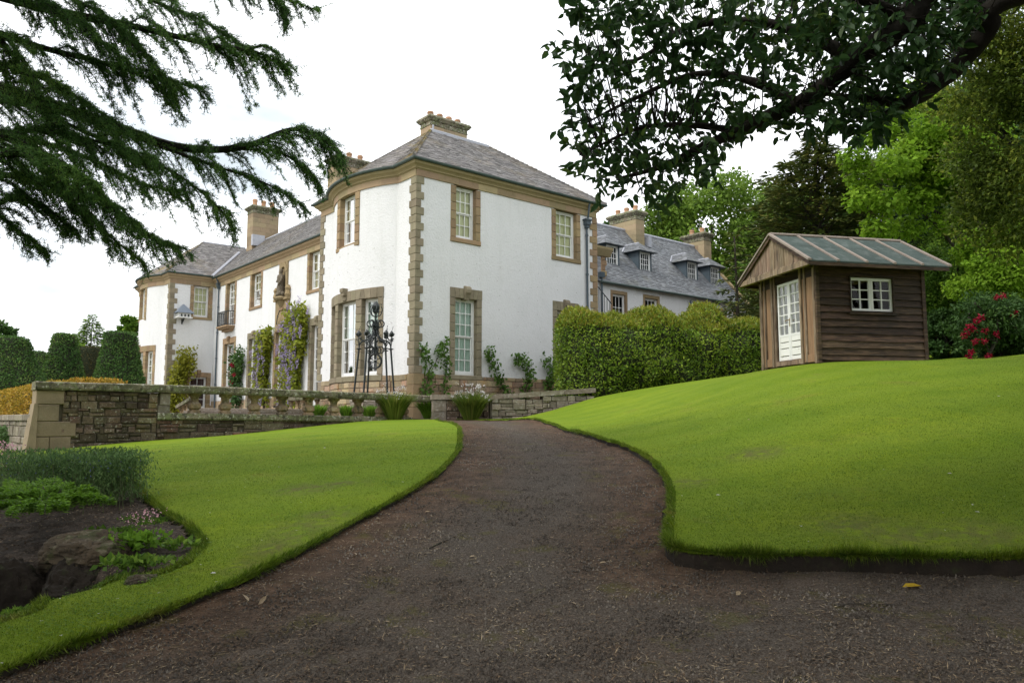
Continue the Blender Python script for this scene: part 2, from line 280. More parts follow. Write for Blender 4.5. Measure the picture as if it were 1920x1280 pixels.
def np_mesh(name, V, k, mt, parent=None, **props):
    """V (n*k,3): n faces of k vertices each"""
    n = len(V) // k; me = bpy.data.meshes.new(name)
    me.vertices.add(n * k); me.vertices.foreach_set('co', np.ascontiguousarray(V, dtype=np.float32).ravel())
    me.loops.add(n * k); me.loops.foreach_set('vertex_index', np.arange(n * k, dtype=np.int32))
    me.polygons.add(n); me.polygons.foreach_set('loop_start', np.arange(0, n * k, k, dtype=np.int32))
    me.update(calc_edges=True); me.validate()
    return link(name, me, mt, parent, **props)
def tri_mesh(name, V, F, mt, parent=None, smooth=True, **props):
    me = bpy.data.meshes.new(name); me.from_pydata([tuple(p) for p in V], [], [tuple(f) for f in F])
    if smooth: me.polygons.foreach_set('use_smooth', [True] * len(me.polygons))
    me.update(); return link(name, me, mt, parent, **props)
def unit(a): return a / np.maximum(np.linalg.norm(a, axis=-1, keepdims=True), 1e-9)
def leaves_V(P, D, Nn, Ln, Wd, fold=.18, mid=.45):
    """leaf quads: base P, direction D, normal Nn"""
    D = unit(D); S = unit(np.cross(D, Nn)); Nn = np.cross(S, D)
    Ln = np.broadcast_to(np.asarray(Ln, float), (len(P),))[:, None]; Wd = np.broadcast_to(np.asarray(Wd, float), (len(P),))[:, None]
    m = P + D * Ln * mid + Nn * Wd * fold
    V = np.stack([P, m + S * Wd / 2, P + D * Ln, m - S * Wd / 2], 1)
    return V.reshape(-1, 3)
def rdir(n): return unit(RNG.normal(size=(n, 3)))
def empty(name, loc, label, cat, group=None, rz=0):
    o = bpy.data.objects.new(name, None); COL.objects.link(o); o.location = loc; o.rotation_euler = (0, 0, rz)
    o.empty_display_size = .3; tag(o, label, cat, group); return o
def tag(o, label, cat, group=None):
    o['label'] = label; o['category'] = cat
    if group: o['group'] = group
    return o
def wait_rel(o):    # children built in world coordinates under an unrotated root
    return tuple(o.location)
CP, SP = math.cos(PITCH), math.sin(PITCH)
def ray(x, y):
    a = (x - 960) / FPX; b = (640 - y) / FPX
    return np.array([a, CP - b * SP, SP + b * CP])
def at(x, y, Y):
    d = ray(x, y); t = Y / d[1]; return np.array([d[0] * t, Y, EYE + d[2] * t])
def bez(pts, n):
    """Catmull-Rom through points"""
    P = [np.array(p, float) for p in pts]; P = [2 * P[0] - P[1]] + P + [2 * P[-1] - P[-2]]; out = []
    segs = len(P) - 3
    for i in range(n):
        t = i / (n - 1) * segs; k = min(int(t), segs - 1); t -= k
        a, b, c, d = P[k:k + 4]
        out.append(.5 * ((2 * b) + (-a + c) * t + (2 * a - 5 * b + 4 * c - d) * t * t + (-a + 3 * b - 3 * c + d) * t ** 3))
    return np.array(out)

# ------------------------------------------------------------------ terrain
def zp(Y): return float(np.interp(Y, [-40, -6, 0, 3, 4.7, 5.8, 7.1, 9, 12.2, 17, 21, 26, 34, 60], [-.6, -.12, -.02, 0, .07, .2, .4, .70, 1.06, 1.34, 1.48, 1.57, 1.6, 1.6]))
ctrl = []
for Y, xs in ((-6, (-8, 0, 8)), (-1, (-6, 0, 6)), (3, (-4, 0, 4, 9)), (4.7, (-3, 0, 4)), (5.8, (-2.4, 0, 2, 4)), (7.1, (-1.7, 0, 1.5)), (9, (-1.2, .6, 2)), (12.2, (-.9, .7, 2.2)), (17, (-1.3, 0, 1.7)), (21, (-1.5, .2, 1.2)), (26, (-2.2, -1, .2)), (30, (-3, 0))):
    for x in xs: ctrl.append((x, Y, zp(Y)))
ctrl += [(-12, 19.4, .76), (-11, 20.2, .88), (-9.8, 21.2, 1.0), (-8.6, 22.3, 1.08), (-7.3, 23.5, 1.24), (-5.9, 25, 1.43), (-4.9, 26, 1.54),
         (-3.1, 7.5, .36), (-4.5, 6.3, .2), (-6, 9, .45), (-9, 11, .5), (-14, 13, .45), (-16, 20, .6), (-25, 22, .4), (-25, 36, .6), (-45, 60, .6), (-60, 20, 0), (-60, 110, 2), (-20, 70, 2.2), (-8, 40, 1.6), (-20, 45, 1.5),
         (7.4, 18.5, 2.89), (6.9, 20.9, 2.88), (10.3, 19.1, 2.92), (9.7, 21.5, 2.93), (13.3, 20, 3.2), (16, 14, 3.0), (9.5, 12, 2.0), (4.2, 12.2, 1.55), (3.5, 17, 1.75), (3, 22, 1.9), (2.84, 27.2, 2.3), (6, 27.8, 2.85), (10.2, 30.6, 3.5), (4.4, 6.6, .42), (8, 6.3, .55), (7, 9, 1.2), (14, 8, 1.3), (22, 10, 2.0),
         (18, 26, 4), (28, 20, 5), (16, 38, 4.6), (26, 42, 7), (45, 40, 11), (20, 75, 8), (50, 90, 16), (0, 110, 4), (90, 60, 18), (60, 0, 3), (-60, -40, -1), (60, -40, 0)]
ctrl = np.array(ctrl)
def tps_fit(C, lam=.004):
    n = len(C); d = np.linalg.norm(C[:, None, :2] - C[None, :, :2], axis=2) / 10
    K = np.where(d > 0, d ** 2 * np.log(d + 1e-12), 0) + lam * np.eye(n)
    Pm = np.c_[np.ones(n), C[:, :2] / 10]; A = np.zeros((n + 3, n + 3)); A[:n, :n] = K; A[:n, n:] = Pm; A[n:, :n] = Pm.T
    return np.linalg.solve(A, np.r_[C[:, 2], np.zeros(3)])
TW = tps_fit(ctrl)
def G(X, Y):
    X = np.asarray(X, float); Y = np.asarray(Y, float); sh = X.shape
    q = np.stack([X.ravel(), Y.ravel()], 1)
    d = np.linalg.norm(q[:, None] - ctrl[None, :, :2], axis=2) / 10
    z = (np.where(d > 0, d ** 2 * np.log(d + 1e-12), 0) @ TW[:-3]) + TW[-3] + q @ TW[-2:] / 10
    z = np.clip(z, -1.5, 22)
    z = z - 1.05 * np.exp(-(((q[:, 0] + 4.40) / .78) ** 2 + ((q[:, 1] - 6.50) / .55) ** 2) ** 2)    # rockery hollow
    return z.reshape(sh)
def Gs(x, y): return float(G(np.array([x]), np.array([y]))[0])
def hl(Y): return np.interp(Y, [4, 9, 16, 26], [.07, .06, .045, .03])       # turf height of the left lawn
def hr(Y): return np.interp(Y, [5.5, 7.5, 9, 14, 22, 28], [.17, .15, .11, .08, .055, .045])   # right lawn stands higher
def ground_at(x, y, h=None, t0=2.0, t1=80.0):
    d = ray(x, y); ts = np.geomspace(t0, t1, 900); P = d[None] * ts[:, None]
    z = G(P[:, 0], P[:, 1]) + (h(P[:, 1]) if h else 0)
    k = np.argmax(EYE + P[:, 2] < z)
    return np.array([P[k, 0], P[k, 1], z[k]])

def pix_poly(pts, h): return [tuple(ground_at(x, y, h)[:2]) for x, y in pts]
left_edge = pix_poly([(130, 1205), (280, 1152), (420, 1097), (520, 1050), (600, 1010), (680, 968), (740, 935), (800, 900), (842, 866), (862, 838), (863, 812), (858, 797)], hl)
right_edge = pix_poly([(1255, 1022), (1249, 1000), (1253, 960), (1255, 920), (1243, 888), (1218, 860), (1180, 838), (1120, 818), (1060, 804)], hr)
right_bank = pix_poly([(1300, 1030), (1420, 1037), (1560, 1036), (1720, 1040), (1880, 1043)], hr)
BAL0 = np.array([-9.01, 22.0]); AU = math.radians(50.1)
Ud = np.array([math.sin(AU), math.cos(AU)]); Wd_ = np.array([-math.cos(AU), math.sin(AU)])
def balp(t, off=0): return BAL0 + Ud * t - Wd_ * off          # along the balustrade; off = towards the lawn
PIER = balp(-3.92); BEND = balp(7.1)
def smooth_poly(pts, n): return [tuple(p) for p in bez([(a, b, 0) for a, b in pts], n)[:, :2]]
left_edge_s = smooth_poly(left_edge + [(-2.3, 24.6), (-2.6, 26.3)], 70)
right_edge_s = smooth_poly(right_edge[::1] + [(.75, 22.5), (.0, 24.6), (-.9, 25.6), (-1.9, 25.95)], 70)
bed_edge = pix_poly([(-60, 1178), (60, 1142), (130, 1110), (260, 1082), (345, 1052), (380, 1014), (352, 985), (305, 958), (268, 930), (252, 905)], hl)
bed_back = pix_poly([(200, 888), (90, 876), (-40, 872)], hl)
terrace_left = [tuple(PIER + Wd_ * t) for t in (0, 8, 20, 34)]
lawn_left_poly = left_edge_s + [tuple(BEND - Wd_ * .05), tuple(balp(5, .12)), tuple(balp(0, .12)), tuple(PIER - Wd_ * .12 - Ud * .1)] + \
    [tuple(np.array(p) - Ud * .25) for p in terrace_left[1:]] + [(-60, 45), (-60, 8), (-9, 7.6)] + bed_back[::-1] + bed_edge[::-1] + [(-7, 5.1), (-7, 3.6), (-3.2, 4.3)]
lawn_right_poly = [tuple(p) for p in right_bank[::-1]] + right_edge_s + [(-.75, 26.55), (2.84, 27.5), (3.2, 31), (20, 36), (40, 46), (60, 30), (40, 8), (14, 6.2)]
def inside(poly, Q):
    P = np.array(poly); x, y = Q[:, 0], Q[:, 1]; c = np.zeros(len(Q), bool); j = len(P) - 1
    for i in range(len(P)):
        cond = ((P[i, 1] > y) != (P[j, 1] > y)) & (x < (P[j, 0] - P[i, 0]) * (y - P[i, 1]) / (P[j, 1] - P[i, 1] + 1e-12) + P[i, 0])
        c ^= cond; j = i
    return c
def edge_dist(poly, Q):
    P = np.array(poly); d = np.full(len(Q), 1e9)
    for a, b in zip(P[:-1], P[1:]):
        ab = b - a; t = np.clip(((Q - a) @ ab) / (ab @ ab + 1e-12), 0, 1)
        d = np.minimum(d, np.linalg.norm(Q - (a + t[:, None] * ab), axis=1))
    return d
def dense(poly, step):
    out = []; n = len(poly)
    for i in range(n):
        a, b = np.array(poly[i]), np.array(poly[(i + 1) % n]); l = np.linalg.norm(b - a)
        st = step if min(a[1], b[1]) < 30 and abs(a[0]) < 20 else 3
        k = max(1, int(l / st)); out += [tuple(a + (b - a) * j / k) for j in range(k)]
    return out

# lawn material: mown turf
def lawnmat():
    m = bpy.data.materials.new('mown_turf'); m.use_nodes = True; nt = m.node_tree; b = nt.nodes['Principled BSDF']
    g = N(nt, 'ShaderNodeNewGeometry'); pos = g.outputs['Position']
    f1, _ = noise(nt, pos, .45, .35, .65, 4); f2, _ = noise(nt, pos, 2.2, .4, .66, 5); f3, _ = noise(nt, pos, 55, .35, .7, 4); f4, _ = noise(nt, pos, .9, .60, .72, 6)
    f5, _ = noise(nt, pos, 14, .4, .7, 3)
    c = mixc(nt, f1, (.148, .226, .010), (.220, .286, .014))
    s = N(nt, 'ShaderNodeMath', operation='MULTIPLY'); s.inputs[1].default_value = .55; nt.links.new(f2, s.inputs[0])
    c = mixc(nt, s.outputs[0], c, (.12, .20, .012))
    s2 = N(nt, 'ShaderNodeMath', operation='MULTIPLY'); s2.inputs[1].default_value = .55; nt.links.new(f4, s2.inputs[0])
    c = mixc(nt, s2.outputs[0], c, (.20, .18, .04))
    wa = N(nt, 'ShaderNodeAttribute', attribute_name='wear'); f6, _ = noise(nt, pos, 7, .38, .55, 6); wm = N(nt, 'ShaderNodeMath', operation='MULTIPLY'); nt.links.new(wa.outputs['Fac'], wm.inputs[0]); nt.links.new(f6, wm.inputs[1])
    c = mixc(nt, wm.outputs[0], c, (.13, .095, .05))
    s4 = N(nt, 'ShaderNodeMath', operation='MULTIPLY'); s4.inputs[1].default_value = .35; nt.links.new(f5, s4.inputs[0])
    c = mixc(nt, s4.outputs[0], c, (.075, .135, .012))
    s3 = N(nt, 'ShaderNodeMath', operation='MULTIPLY'); s3.inputs[1].default_value = .5; nt.links.new(f3, s3.inputs[0])
    c = mixc(nt, s3.outputs[0], c, (.07, .125, .012))
    # mower passes
    wv = N(nt, 'ShaderNodeTexWave'); wv.inputs['Scale'].default_value = .22; wv.inputs['Distortion'].default_value = 1.2; wv.inputs['Detail'].default_value = 1
    mpn = N(nt, 'ShaderNodeMapping'); mpn.inputs['Rotation'].default_value = (0, 0, math.radians(82)); nt.links.new(pos, mpn.inputs[0]); nt.links.new(mpn.outputs[0], wv.inputs[0])
    s5 = N(nt, 'ShaderNodeMath', operation='MULTIPLY'); s5.inputs[1].default_value = .22; nt.links.new(wv.outputs['Fac'], s5.inputs[0])
    c = mixc(nt, s5.outputs[0], c, (.20, .27, .03))
    nt.links.new(c, b.inputs['Base Color']); b.inputs['Roughness'].default_value = .9; b.inputs['Specular IOR Level'].default_value = .08
    _, raw = noise(nt, pos, 45, 0, 1, 8)
    bp = N(nt, 'ShaderNodeBump'); bp.inputs['Strength'].default_value = .9; bp.inputs['Distance'].default_value = .03
    nt.links.new(raw, bp.inputs['Height']); nt.links.new(bp.outputs[0], b.inputs['Normal']); return m
M['lawn'] = lawnmat()
def pathmat():
    m = bpy.data.materials.new('path_gravel'); m.use_nodes = True; nt = m.node_tree; b = nt.nodes['Principled BSDF']
    g = N(nt, 'ShaderNodeNewGeometry'); pos = g.outputs['Position']
    at_ = N(nt, 'ShaderNodeAttribute', attribute_name='litter')
    f1, _ = noise(nt, pos, 1.1, .38, .66, 5); f2, _ = noise(nt, pos, 70, .35, .7, 5); f3, _ = noise(nt, pos, 5, .4, .66, 6); f4, _ = noise(nt, pos, 2.3, .57, .65, 6)
    c = mixc(nt, f2, (.042, .034, .027), (.165, .142, .118))
    a = N(nt, 'ShaderNodeMath', operation='MULTIPLY_ADD'); a.inputs[1].default_value = .9
    nt.links.new(at_.outputs['Fac'], a.inputs[0]); 
    s = N(nt, 'ShaderNodeMath', operation='MULTIPLY'); s.inputs[1].default_value = .24; nt.links.new(f1, s.inputs[0]); nt.links.new(s.outputs[0], a.inputs[2]); a.use_clamp = True
    lit = mixc(nt, f3, (.066, .040, .025), (.150, .092, .058))
    c = mixc(nt, a.outputs[0], c, lit)
    s2 = N(nt, 'ShaderNodeMath', operation='MULTIPLY'); s2.inputs[1].default_value = .5; nt.links.new(f4, s2.inputs[0])
    c = mixc(nt, s2.outputs[0], c, (.09, .085, .02))
    nt.links.new(c, b.inputs['Base Color']); b.inputs['Roughness'].default_value = .95; b.inputs['Specular IOR Level'].default_value = .12
    _, raw = noise(nt, pos, 60, 0, 1, 8)
    bp = N(nt, 'ShaderNodeBump'); bp.inputs['Strength'].default_value = 1; bp.inputs['Distance'].default_value = .03
    nt.links.new(raw, bp.inputs['Height']); nt.links.new(bp.outputs[0], b.inputs['Normal']); return m
M['path'] = pathmat()

xs = np.unique(np.round(np.r_[np.linspace(-400, -60, 12), np.linspace(-60, -14, 40), np.arange(-14, 14, .22), np.linspace(14, 60, 40), np.linspace(60, 400, 12)], 3))
ys = np.unique(np.round(np.r_[np.linspace(-200, -20, 8), np.linspace(-20, -2, 12), np.arange(-2, 32, .22), np.linspace(32, 110, 50), np.linspace(110, 600, 14)], 3))
XX, YY = np.meshgrid(xs, ys); ZZ = G(XX, YY)
Q = np.stack([XX.ravel(), YY.ravel()], 1)
ZZ = ZZ.ravel() + (RNG.normal(size=len(Q)) * .006)
nx, ny = len(xs), len(ys); idx = np.arange(nx * ny).reshape(ny, nx)
F = np.stack([idx[:-1, :-1], idx[:-1, 1:], idx[1:, 1:], idx[1:, :-1]], -1).reshape(-1, 4)
ZZ = ZZ - .35 * inside([tuple(p) for p in bed_edge] + [tuple(p) for p in bed_back] + [(-9, 7.6), (-9, 5.2), (-7, 5.1)], Q)
gnd = tri_mesh('ground', np.c_[Q, ZZ], F.tolist(), M['path']); gnd['kind'] = 'structure'; gnd['label'] = 'dark gravel path and bare earth with brown litter along its edges'
litter = np.minimum(edge_dist(left_edge_s, Q), edge_dist(right_edge_s, Q))
lv = np.clip(1.0 - litter / 1.1, 0, 1) ** .8
att = gnd.data.attributes.new('litter', 'FLOAT', 'POINT'); att.data.foreach_set('value', lv.astype(np.float32))

WEARS = [(*ground_at(x, y, hl)[:2], r) for x, y, r in ((515, 1030, .22), (545, 1008, .26), (580, 985, .26), (612, 965, .22), (573, 917, .30), (640, 905, .22), (470, 1062, .2), (530, 1095, .12))] + [(*ground_at(x, y, hr)[:2], r) for x, y, r in ((1600, 985, .3), (1700, 1005, .3), (1830, 1000, .35), (1290, 905, .2), (1420, 850, .3))]
def wear(Q):
    w = np.zeros(len(Q))
    for x, y, r in WEARS: w = np.maximum(w, np.exp(-(((Q[:, 0] - x) / (r * 1.3)) ** 2 + ((Q[:, 1] - y) / r) ** 2)))
    return w
def make_lawn(name, poly, h, label):
    bp_ = dense(poly, .16); bq = np.array(bp_)
    bq = bq + np.array([(.035 * mnoise.noise(Vector((x * 1.7, y * 1.7, 1))) + .016 * mnoise.noise(Vector((x * 5, y * 5, 2))), .035 * mnoise.noise(Vector((x * 1.7, y * 1.7, 7))) + .016 * mnoise.noise(Vector((x * 5, y * 5, 9)))) for x, y in bq]) + RNG.normal(size=bq.shape) * np.where((bq[:, 1:] < 20) & (np.abs(bq[:, :1]) < 9), .018, 0)
    lo, hi = bq.min(0), bq.max(0)
    gx, gy = np.meshgrid(np.arange(max(lo[0], -14), min(hi[0], 16), .22), np.arange(max(lo[1], 3), min(hi[1], 30), .22))
    pts = np.stack([gx.ravel(), gy.ravel()], 1); pts = pts + RNG.normal(size=pts.shape) * .04
    gx, gy = np.meshgrid(np.arange(lo[0], hi[0], 3.), np.arange(lo[1], hi[1], 3.)); far = np.stack([gx.ravel(), gy.ravel()], 1)
    far = far[(far[:, 0] < -14) | (far[:, 0] > 16) | (far[:, 1] > 30)]
    pts = np.r_[pts, far]; ok = inside(bq, pts) & (edge_dist(np.r_[bq, bq[:1]], pts) > .1); pts = pts[ok]
    nb = len(bq); allp = [Vector(p) for p in np.r_[bq, pts]]
    vs, es, fs, ov, oe, of = delaunay_2d_cdt(allp, [(i, (i + 1) % nb) for i in range(nb)], [], 1, 1e-5)
    V = np.array([(v.x, v.y) for v in vs]); z = G(V[:, 0], V[:, 1]) + h(V[:, 1])
    src = np.array([min(o) if len(o) else 10 ** 9 for o in ov]); isb = src < nb
    z[isb] -= .012 + .05 * np.abs(np.array([mnoise.noise(Vector((x * 2.3, y * 2.3, 4))) for x, y in V[isb]]))                                              # turf rounds off at its cut edge
    T = np.c_[V, z]; fs = [tuple(f) for f in fs]
    WEAR_AT = wear(V)
    # skirt: cut earth edge, slightly undercut
    order = np.argsort(src[isb]); bi = np.where(isb)[0][order]
    n0 = len(T); cen = V.mean(0)
    low = np.c_[V[bi], G(V[bi, 0], V[bi, 1]) - .05]
    T2 = np.r_[T, low]; fs2 = []
    k = len(bi)
    area = sum((f[1] - f[0]) if False else 0 for f in fs)
    o = tri_mesh(name, T, fs, M['lawn']); o['kind'] = 'structure'; o['label'] = label
    wa_ = o.data.attributes.new('wear', 'FLOAT', 'POINT'); wa_.data.foreach_set('value', WEAR_AT.astype(np.float32))
    sk = [(i, (i + 1) % k, k + (i + 1) % k, k + i) for i in range(k)]
    e = tri_mesh('turf_edge', np.r_[T[bi] - [0, 0, .012], low], sk, M['bank'], o, smooth=False)
    return o, T, np.array(fs)
lawn_l, TL, FL = make_lawn('lawn', lawn_left_poly, hl, 'bright green mown lawn sloping up to the stone balustrade wall')
lawn_r, TR, FR = make_lawn('lawn', lawn_right_poly, hr, 'mown green lawn bank rising beside the gravel path to the wooden shed')

# terrace behind the balustrade, under the house
MBt = MB()
tp = [tuple(balp(-3.8, -.15)), tuple(balp(7.0, -.15)), (-.9, 26.75), (2.6, 27.7), (5, 33), (16, 46), (40, 66), (30, 100), (-60, 100), (-45, 60), (-33, 44.5)]
MBt.add([(x, y, 1.62) for x, y in tp] + [(x, y, -.5) for x, y in tp], [tuple(range(len(tp)))] + [(i, len(tp) + i, len(tp) + (i + 1) % len(tp), (i + 1) % len(tp)) for i in range(len(tp))])
M['terrace'] = mat('terrace_flags', (.24, .21, .165), .9, [(2, (.15, .14, .10), .45, .7, .8), (8, (.12, .15, .06), .58, .75, .6)], (20, .6))
MBt.build('terrace', M['terrace'], kind='structure', label='stone terrace in front of the white mansion')

# ------------------------------------------------------------------ mansion (local x along the side wall, y along the garden front)
HC = np.array([-3.8234, 30.0]); HZ = 1.62; HORG = (0, 0, HZ)
mansion = empty('mansion', (HC[0], HC[1], HZ), 'large white harled mansion with two bow-fronted pavilions and sandstone quoins', 'house', rz=math.pi / 2 - AU)
def HW(u, w, z): return np.array([HC[0] + Ud[0] * u + Wd_[0] * w, HC[1] + Ud[1] * u + Wd_[1] * w, z])
def hb(mb, name, mt, parent=None, **p): return mb.build(name, M[mt] if isinstance(mt, str) else mt, parent or mansion, HORG, **p)
BR, BUC, W1, W2 = 5.44, 4.64, 8.4, 32.64
def bowmap(off):
    def f(s, d, z):
        s -= off
        if 1.36 < s < 7.04:
            c = math.sqrt(BR * BR - (s - 4.2) ** 2); n = (-c / BR, (s - 4.2) / BR)
            return (BUC - c + n[0] * d, s + n[1] * d + off, z)
        return (-d, s + off, z)
    return f
m_right = lambda s, d, z: (s, -d, z)
m_front = bowmap(0.0); m_lpf = bowmap(W2)
m_cent = lambda s, d, z: (3.2 - d, s, z)
m_lpr = lambda s, d, z: (s, W2 - d, z)
def grid_wall(mb, m, s0, s1, z0, z1, openings, step=None, flip=False):
    ss = {s0, s1}; zs = {z0, z1}
    for a, b, c, d in openings: ss |= {q for q in (a, b) if s0 < q < s1}; zs |= {q for q in (c, d) if z0 < q < z1}
    if step: ss |= set(np.arange(s0 + step, s1 - step / 2, step).tolist())
    ss = sorted(ss); zs = sorted(zs)
    for i in range(len(ss) - 1):
        for j in range(len(zs) - 1):
            cx, cz = (ss[i] + ss[i + 1]) / 2, (zs[j] + zs[j + 1]) / 2
            if any(a < cx < b and c < cz < d for a, b, c, d in openings): continue
            p = [m(ss[i], 0, zs[j]), m(ss[i + 1], 0, zs[j]), m(ss[i + 1], 0, zs[j + 1]), m(ss[i], 0, zs[j + 1])]
            mb.add(p, [(0, 3, 2, 1) if flip else (0, 1, 2, 3)])
def glazing(parent, m, a, b, z0, z1, cols, rows, split=True, back=None, depth=.22, white='white', panes=True, door=False):
    """white sash window between a..b, z0..z1; returns the window part"""
    mb = MB(); D = -depth; fr = .075
    mb.box(a - .03, a + fr, D - .10, D + .02, z0 - .02, z1 + .02, m); mb.box(b - fr, b + .03, D - .10, D + .02, z0 - .02, z1 + .02, m)
    mb.box(a + fr, b - fr, D - .10, D + .018, z1 - fr, z1 + .02, m); mb.box(a + fr, b - fr, D - .10, D + .03, z0 - .02, z0 + fr * 1.3, m)
    x0, x1, y0, y1 = a + fr, b - fr, z0 + fr * 1.3, z1 - fr
    zz = [y0 + (y1 - y0) * k / rows for k in range(rows + 1)]; half = rows // 2
    cells = []
    for part in ((0, half), (half, rows)) if split else ((0, rows),):
        low = split and part[0] == 0; dd = D - (.055 if low else .012)
        ya, yb = zz[part[0]], zz[part[1]]
        mb.box(x0, x0 + .045, dd - .04, dd, ya, yb, m); mb.box(x1 - .045, x1, dd - .04, dd, ya, yb, m)
        mb.box(x0 + .045, x1 - .045, dd - .04, dd + .002, ya, ya + (.08 if low else .05), m); mb.box(x0 + .045, x1 - .045, dd - .04, dd + .002, yb - .045, yb, m)
        xi0, xi1, yi0, yi1 = x0 + .045, x1 - .045, ya + (.08 if low else .05), yb - .045; nr = part[1] - part[0]
        for k in range(1, cols): x = xi0 + (xi1 - xi0) * k / cols; mb.box(x - .019, x + .019, dd - .032, dd - .003, yi0, yi1, m)
        for k in range(1, nr): z = yi0 + (yi1 - yi0) * k / nr; mb.box(xi0, xi1, dd - .03, dd - .005, z - .019, z + .019, m)
        for i in range(cols):
            for j in range(nr):
                cells.append((xi0 + (xi1 - xi0) * i / cols, xi0 + (xi1 - xi0) * (i + 1) / cols, yi0 + (yi1 - yi0) * j / nr, yi0 + (yi1 - yi0) * (j + 1) / nr, dd - .018))
    win = hb(mb, 'window', white, parent)
    pm = MB()
    for x0_, x1_, z0_, z1_, dd in cells:
        q = MB() if panes else pm
        q.add([m(x0_, dd, z0_), m(x1_, dd, z0_), m(x1_, dd, z1_), m(x0_, dd, z1_)], [(0, 1, 2, 3)])
        if panes: hb(q, 'pane', 'glass', win)
    if not panes: hb(pm, 'panes', 'glass', win, kind='stuff')
    if back:
        bm_ = MB(); nm, mt_, z_lo = back
        k = 15
        for i in range(k):
            s0, s1 = a - .05 + (b - a + .1) * i / k, a - .05 + (b - a + .1) * (i + 1) / k; w0 = (.02 if i % 2 else -.02) * (nm == 'curtain')
            bm_.add([m(s0, D - .13 + w0, max(z_lo, z0)), m(s1, D - .13 - w0, max(z_lo, z0)), m(s1, D - .13 - w0, z1 + .05), m(s0, D - .13 + w0, z1 + .05)], [(0, 1, 2, 3)])
        hb(bm_, nm, mt_, win)
    return win
def stone(parent, m, s0, s1, z0, z1, mt='stone_green', name='surround_stone', d0=-.24, d1=.035, c=.018, gap=.006):
    mb = MB(); mb.cbox(s0 + gap, s1 - gap, d0, d1 + random.uniform(-.004, .004), z0 + gap, z1 - gap, c, m); return hb(mb, name, mt, parent)
def voussoir(parent, m, a0, a1, b0, b1, z0, z1, mt, d1=.04, name='surround_stone'):
    """stone between bottom edge a0..a1 (z0) and top edge b0..b1 (z1)"""
    mb = MB(); g = .006
    p = [m(a0 + g, -.24, z0 + g), m(a1 - g, -.24, z0 + g), m(a1 - g, d1, z0 + g), m(a0 + g, d1, z0 + g), m(b0 + g, -.24, z1 - g), m(b1 - g, -.24, z1 - g), m(b1 - g, d1, z1 - g), m(b0 + g, d1, z1 - g)]
    mb.hexa(p); return hb(mb, name, mt, parent)
def surround(win, m, a, b, z0, z1, jw=.27, head=None, sill=.2, n=None, mt='stone_green', jw2=None, reveal=.24):
    jw2 = jw2 or jw; n = n or max(4, round((z1 - z0) / .345))
    for k in range(n):
        za, zb = z0 + (z1 - z0) * k / n, z0 + (z1 - z0) * (k + 1) / n
        stone(win, m, a - jw, a, za, zb, mt); stone(win, m, b, b + jw2, za, zb, mt)
    if sill: stone(win, m, a - jw - .01, b + jw2 + .01, z0 - sill, z0, mt, 'sill_stone', d1=.06)
    if head:
        A, B = a - jw, b + jw2; c = (a + b) / 2; kk = .13
        voussoir(win, m, A, a + .02, A, a - .08, z1, z1 + head, mt); voussoir(win, m, b - .02, B, b + .08, B, z1, z1 + head, mt)
        voussoir(win, m, a + .02, c - kk - (c - a) * .38, a - .08, c - kk - (c - a) * .45, z1, z1 + head, mt); voussoir(win, m, c - kk - (c - a) * .38, c - kk, c - kk - (c - a) * .45, c - kk - .03, z1, z1 + head, mt)
        voussoir(win, m, c + kk + (c - a) * .38, b - .02, c + kk + (c - a) * .45, b + .08, z1, z1 + head, mt); voussoir(win, m, c + kk, c + kk + (c - a) * .38, c + kk + .03, c + kk + (c - a) * .45, z1, z1 + head, mt)
        mb = MB()
        prof = [(-.05, .05), (.02, .07), (.16, .12), (.24, .20), (.36, .22), (.46, .19), (.52, .10)]
        vs = []
        for dz, d in prof:
            wd = kk + dz * .03
            vs += [m(c - wd, -.2, z1 + dz), m(c + wd, -.2, z1 + dz), m(c + wd * .9, d, z1 + dz), m(c - wd * .9, d, z1 + dz)]
        fs = [(3, 2, 1, 0)] + [(i * 4 + j, i * 4 + (j + 1) % 4, i * 4 + 4 + (j + 1) % 4, i * 4 + 4 + j) for i in range(len(prof) - 1) for j in range(4)] + [tuple(len(vs) - 4 + j for j in range(4))]
        mb.add(vs, fs); hb(mb, 'keystone', mt, win)
# window table: wall, a, b, z0, z1, cols, rows, head, split, back, material
BL, CU = ('blind', 'blind', 8.0), ('curtain', 'curtain', 2.0)
wins = [
 (m_right, 1.95, 2.97, 9.10, 11.30, 3, 4, 0, True, ('blind', 'blind', 9.1), 'stone_tan', dict(jw=.28, jw2=.26)),
 (m_right, 7.63, 8.95, 9.10, 11.30, 3, 4, 0, True, ('blind', 'blind', 9.1), 'stone_tan', dict(jw=.28, jw2=.27)),
 (m_right, 1.95, 3.05, 3.41, 6.58, 3, 6, .42, True, CU, 'stone_green', dict(jw=.28, jw2=.27)),
 (m_right, 7.68, 8.74, 3.41, 6.58, 3, 6, .42, True, ('curtain', 'blind', 3.4), 'stone_green', dict(jw=.28, jw2=.28)),
 (m_front, 3.62, 5.02, 9.16, 11.33, 3, 4, 0, True, ('curtain', 'blind', 10.2), 'stone_tan', dict(jw=.33, jw2=.42)),
]
op = {'right': [], 'front': [], 'cent': [], 'lpr': [], 'lpf': []}
key = {id(m_right): 'right', id(m_front): 'front', id(m_cent): 'cent', id(m_lpr): 'lpr', id(m_lpf): 'lpf'}
def add_window(wl, a, b, z0, z1, cols, rows, head, split, back, mt, kw, panes=True):
    op[key[id(wl)]].append((a - .1, b + .1, z0 - .1, z1 + .1))
    w = glazing(mansion, wl, a, b, z0, z1, cols, rows, split, back, panes=panes)
    surround(w, wl, a, b, z0, z1, head=head, mt=mt, **kw); return w
for t in wins: add_window(*t)
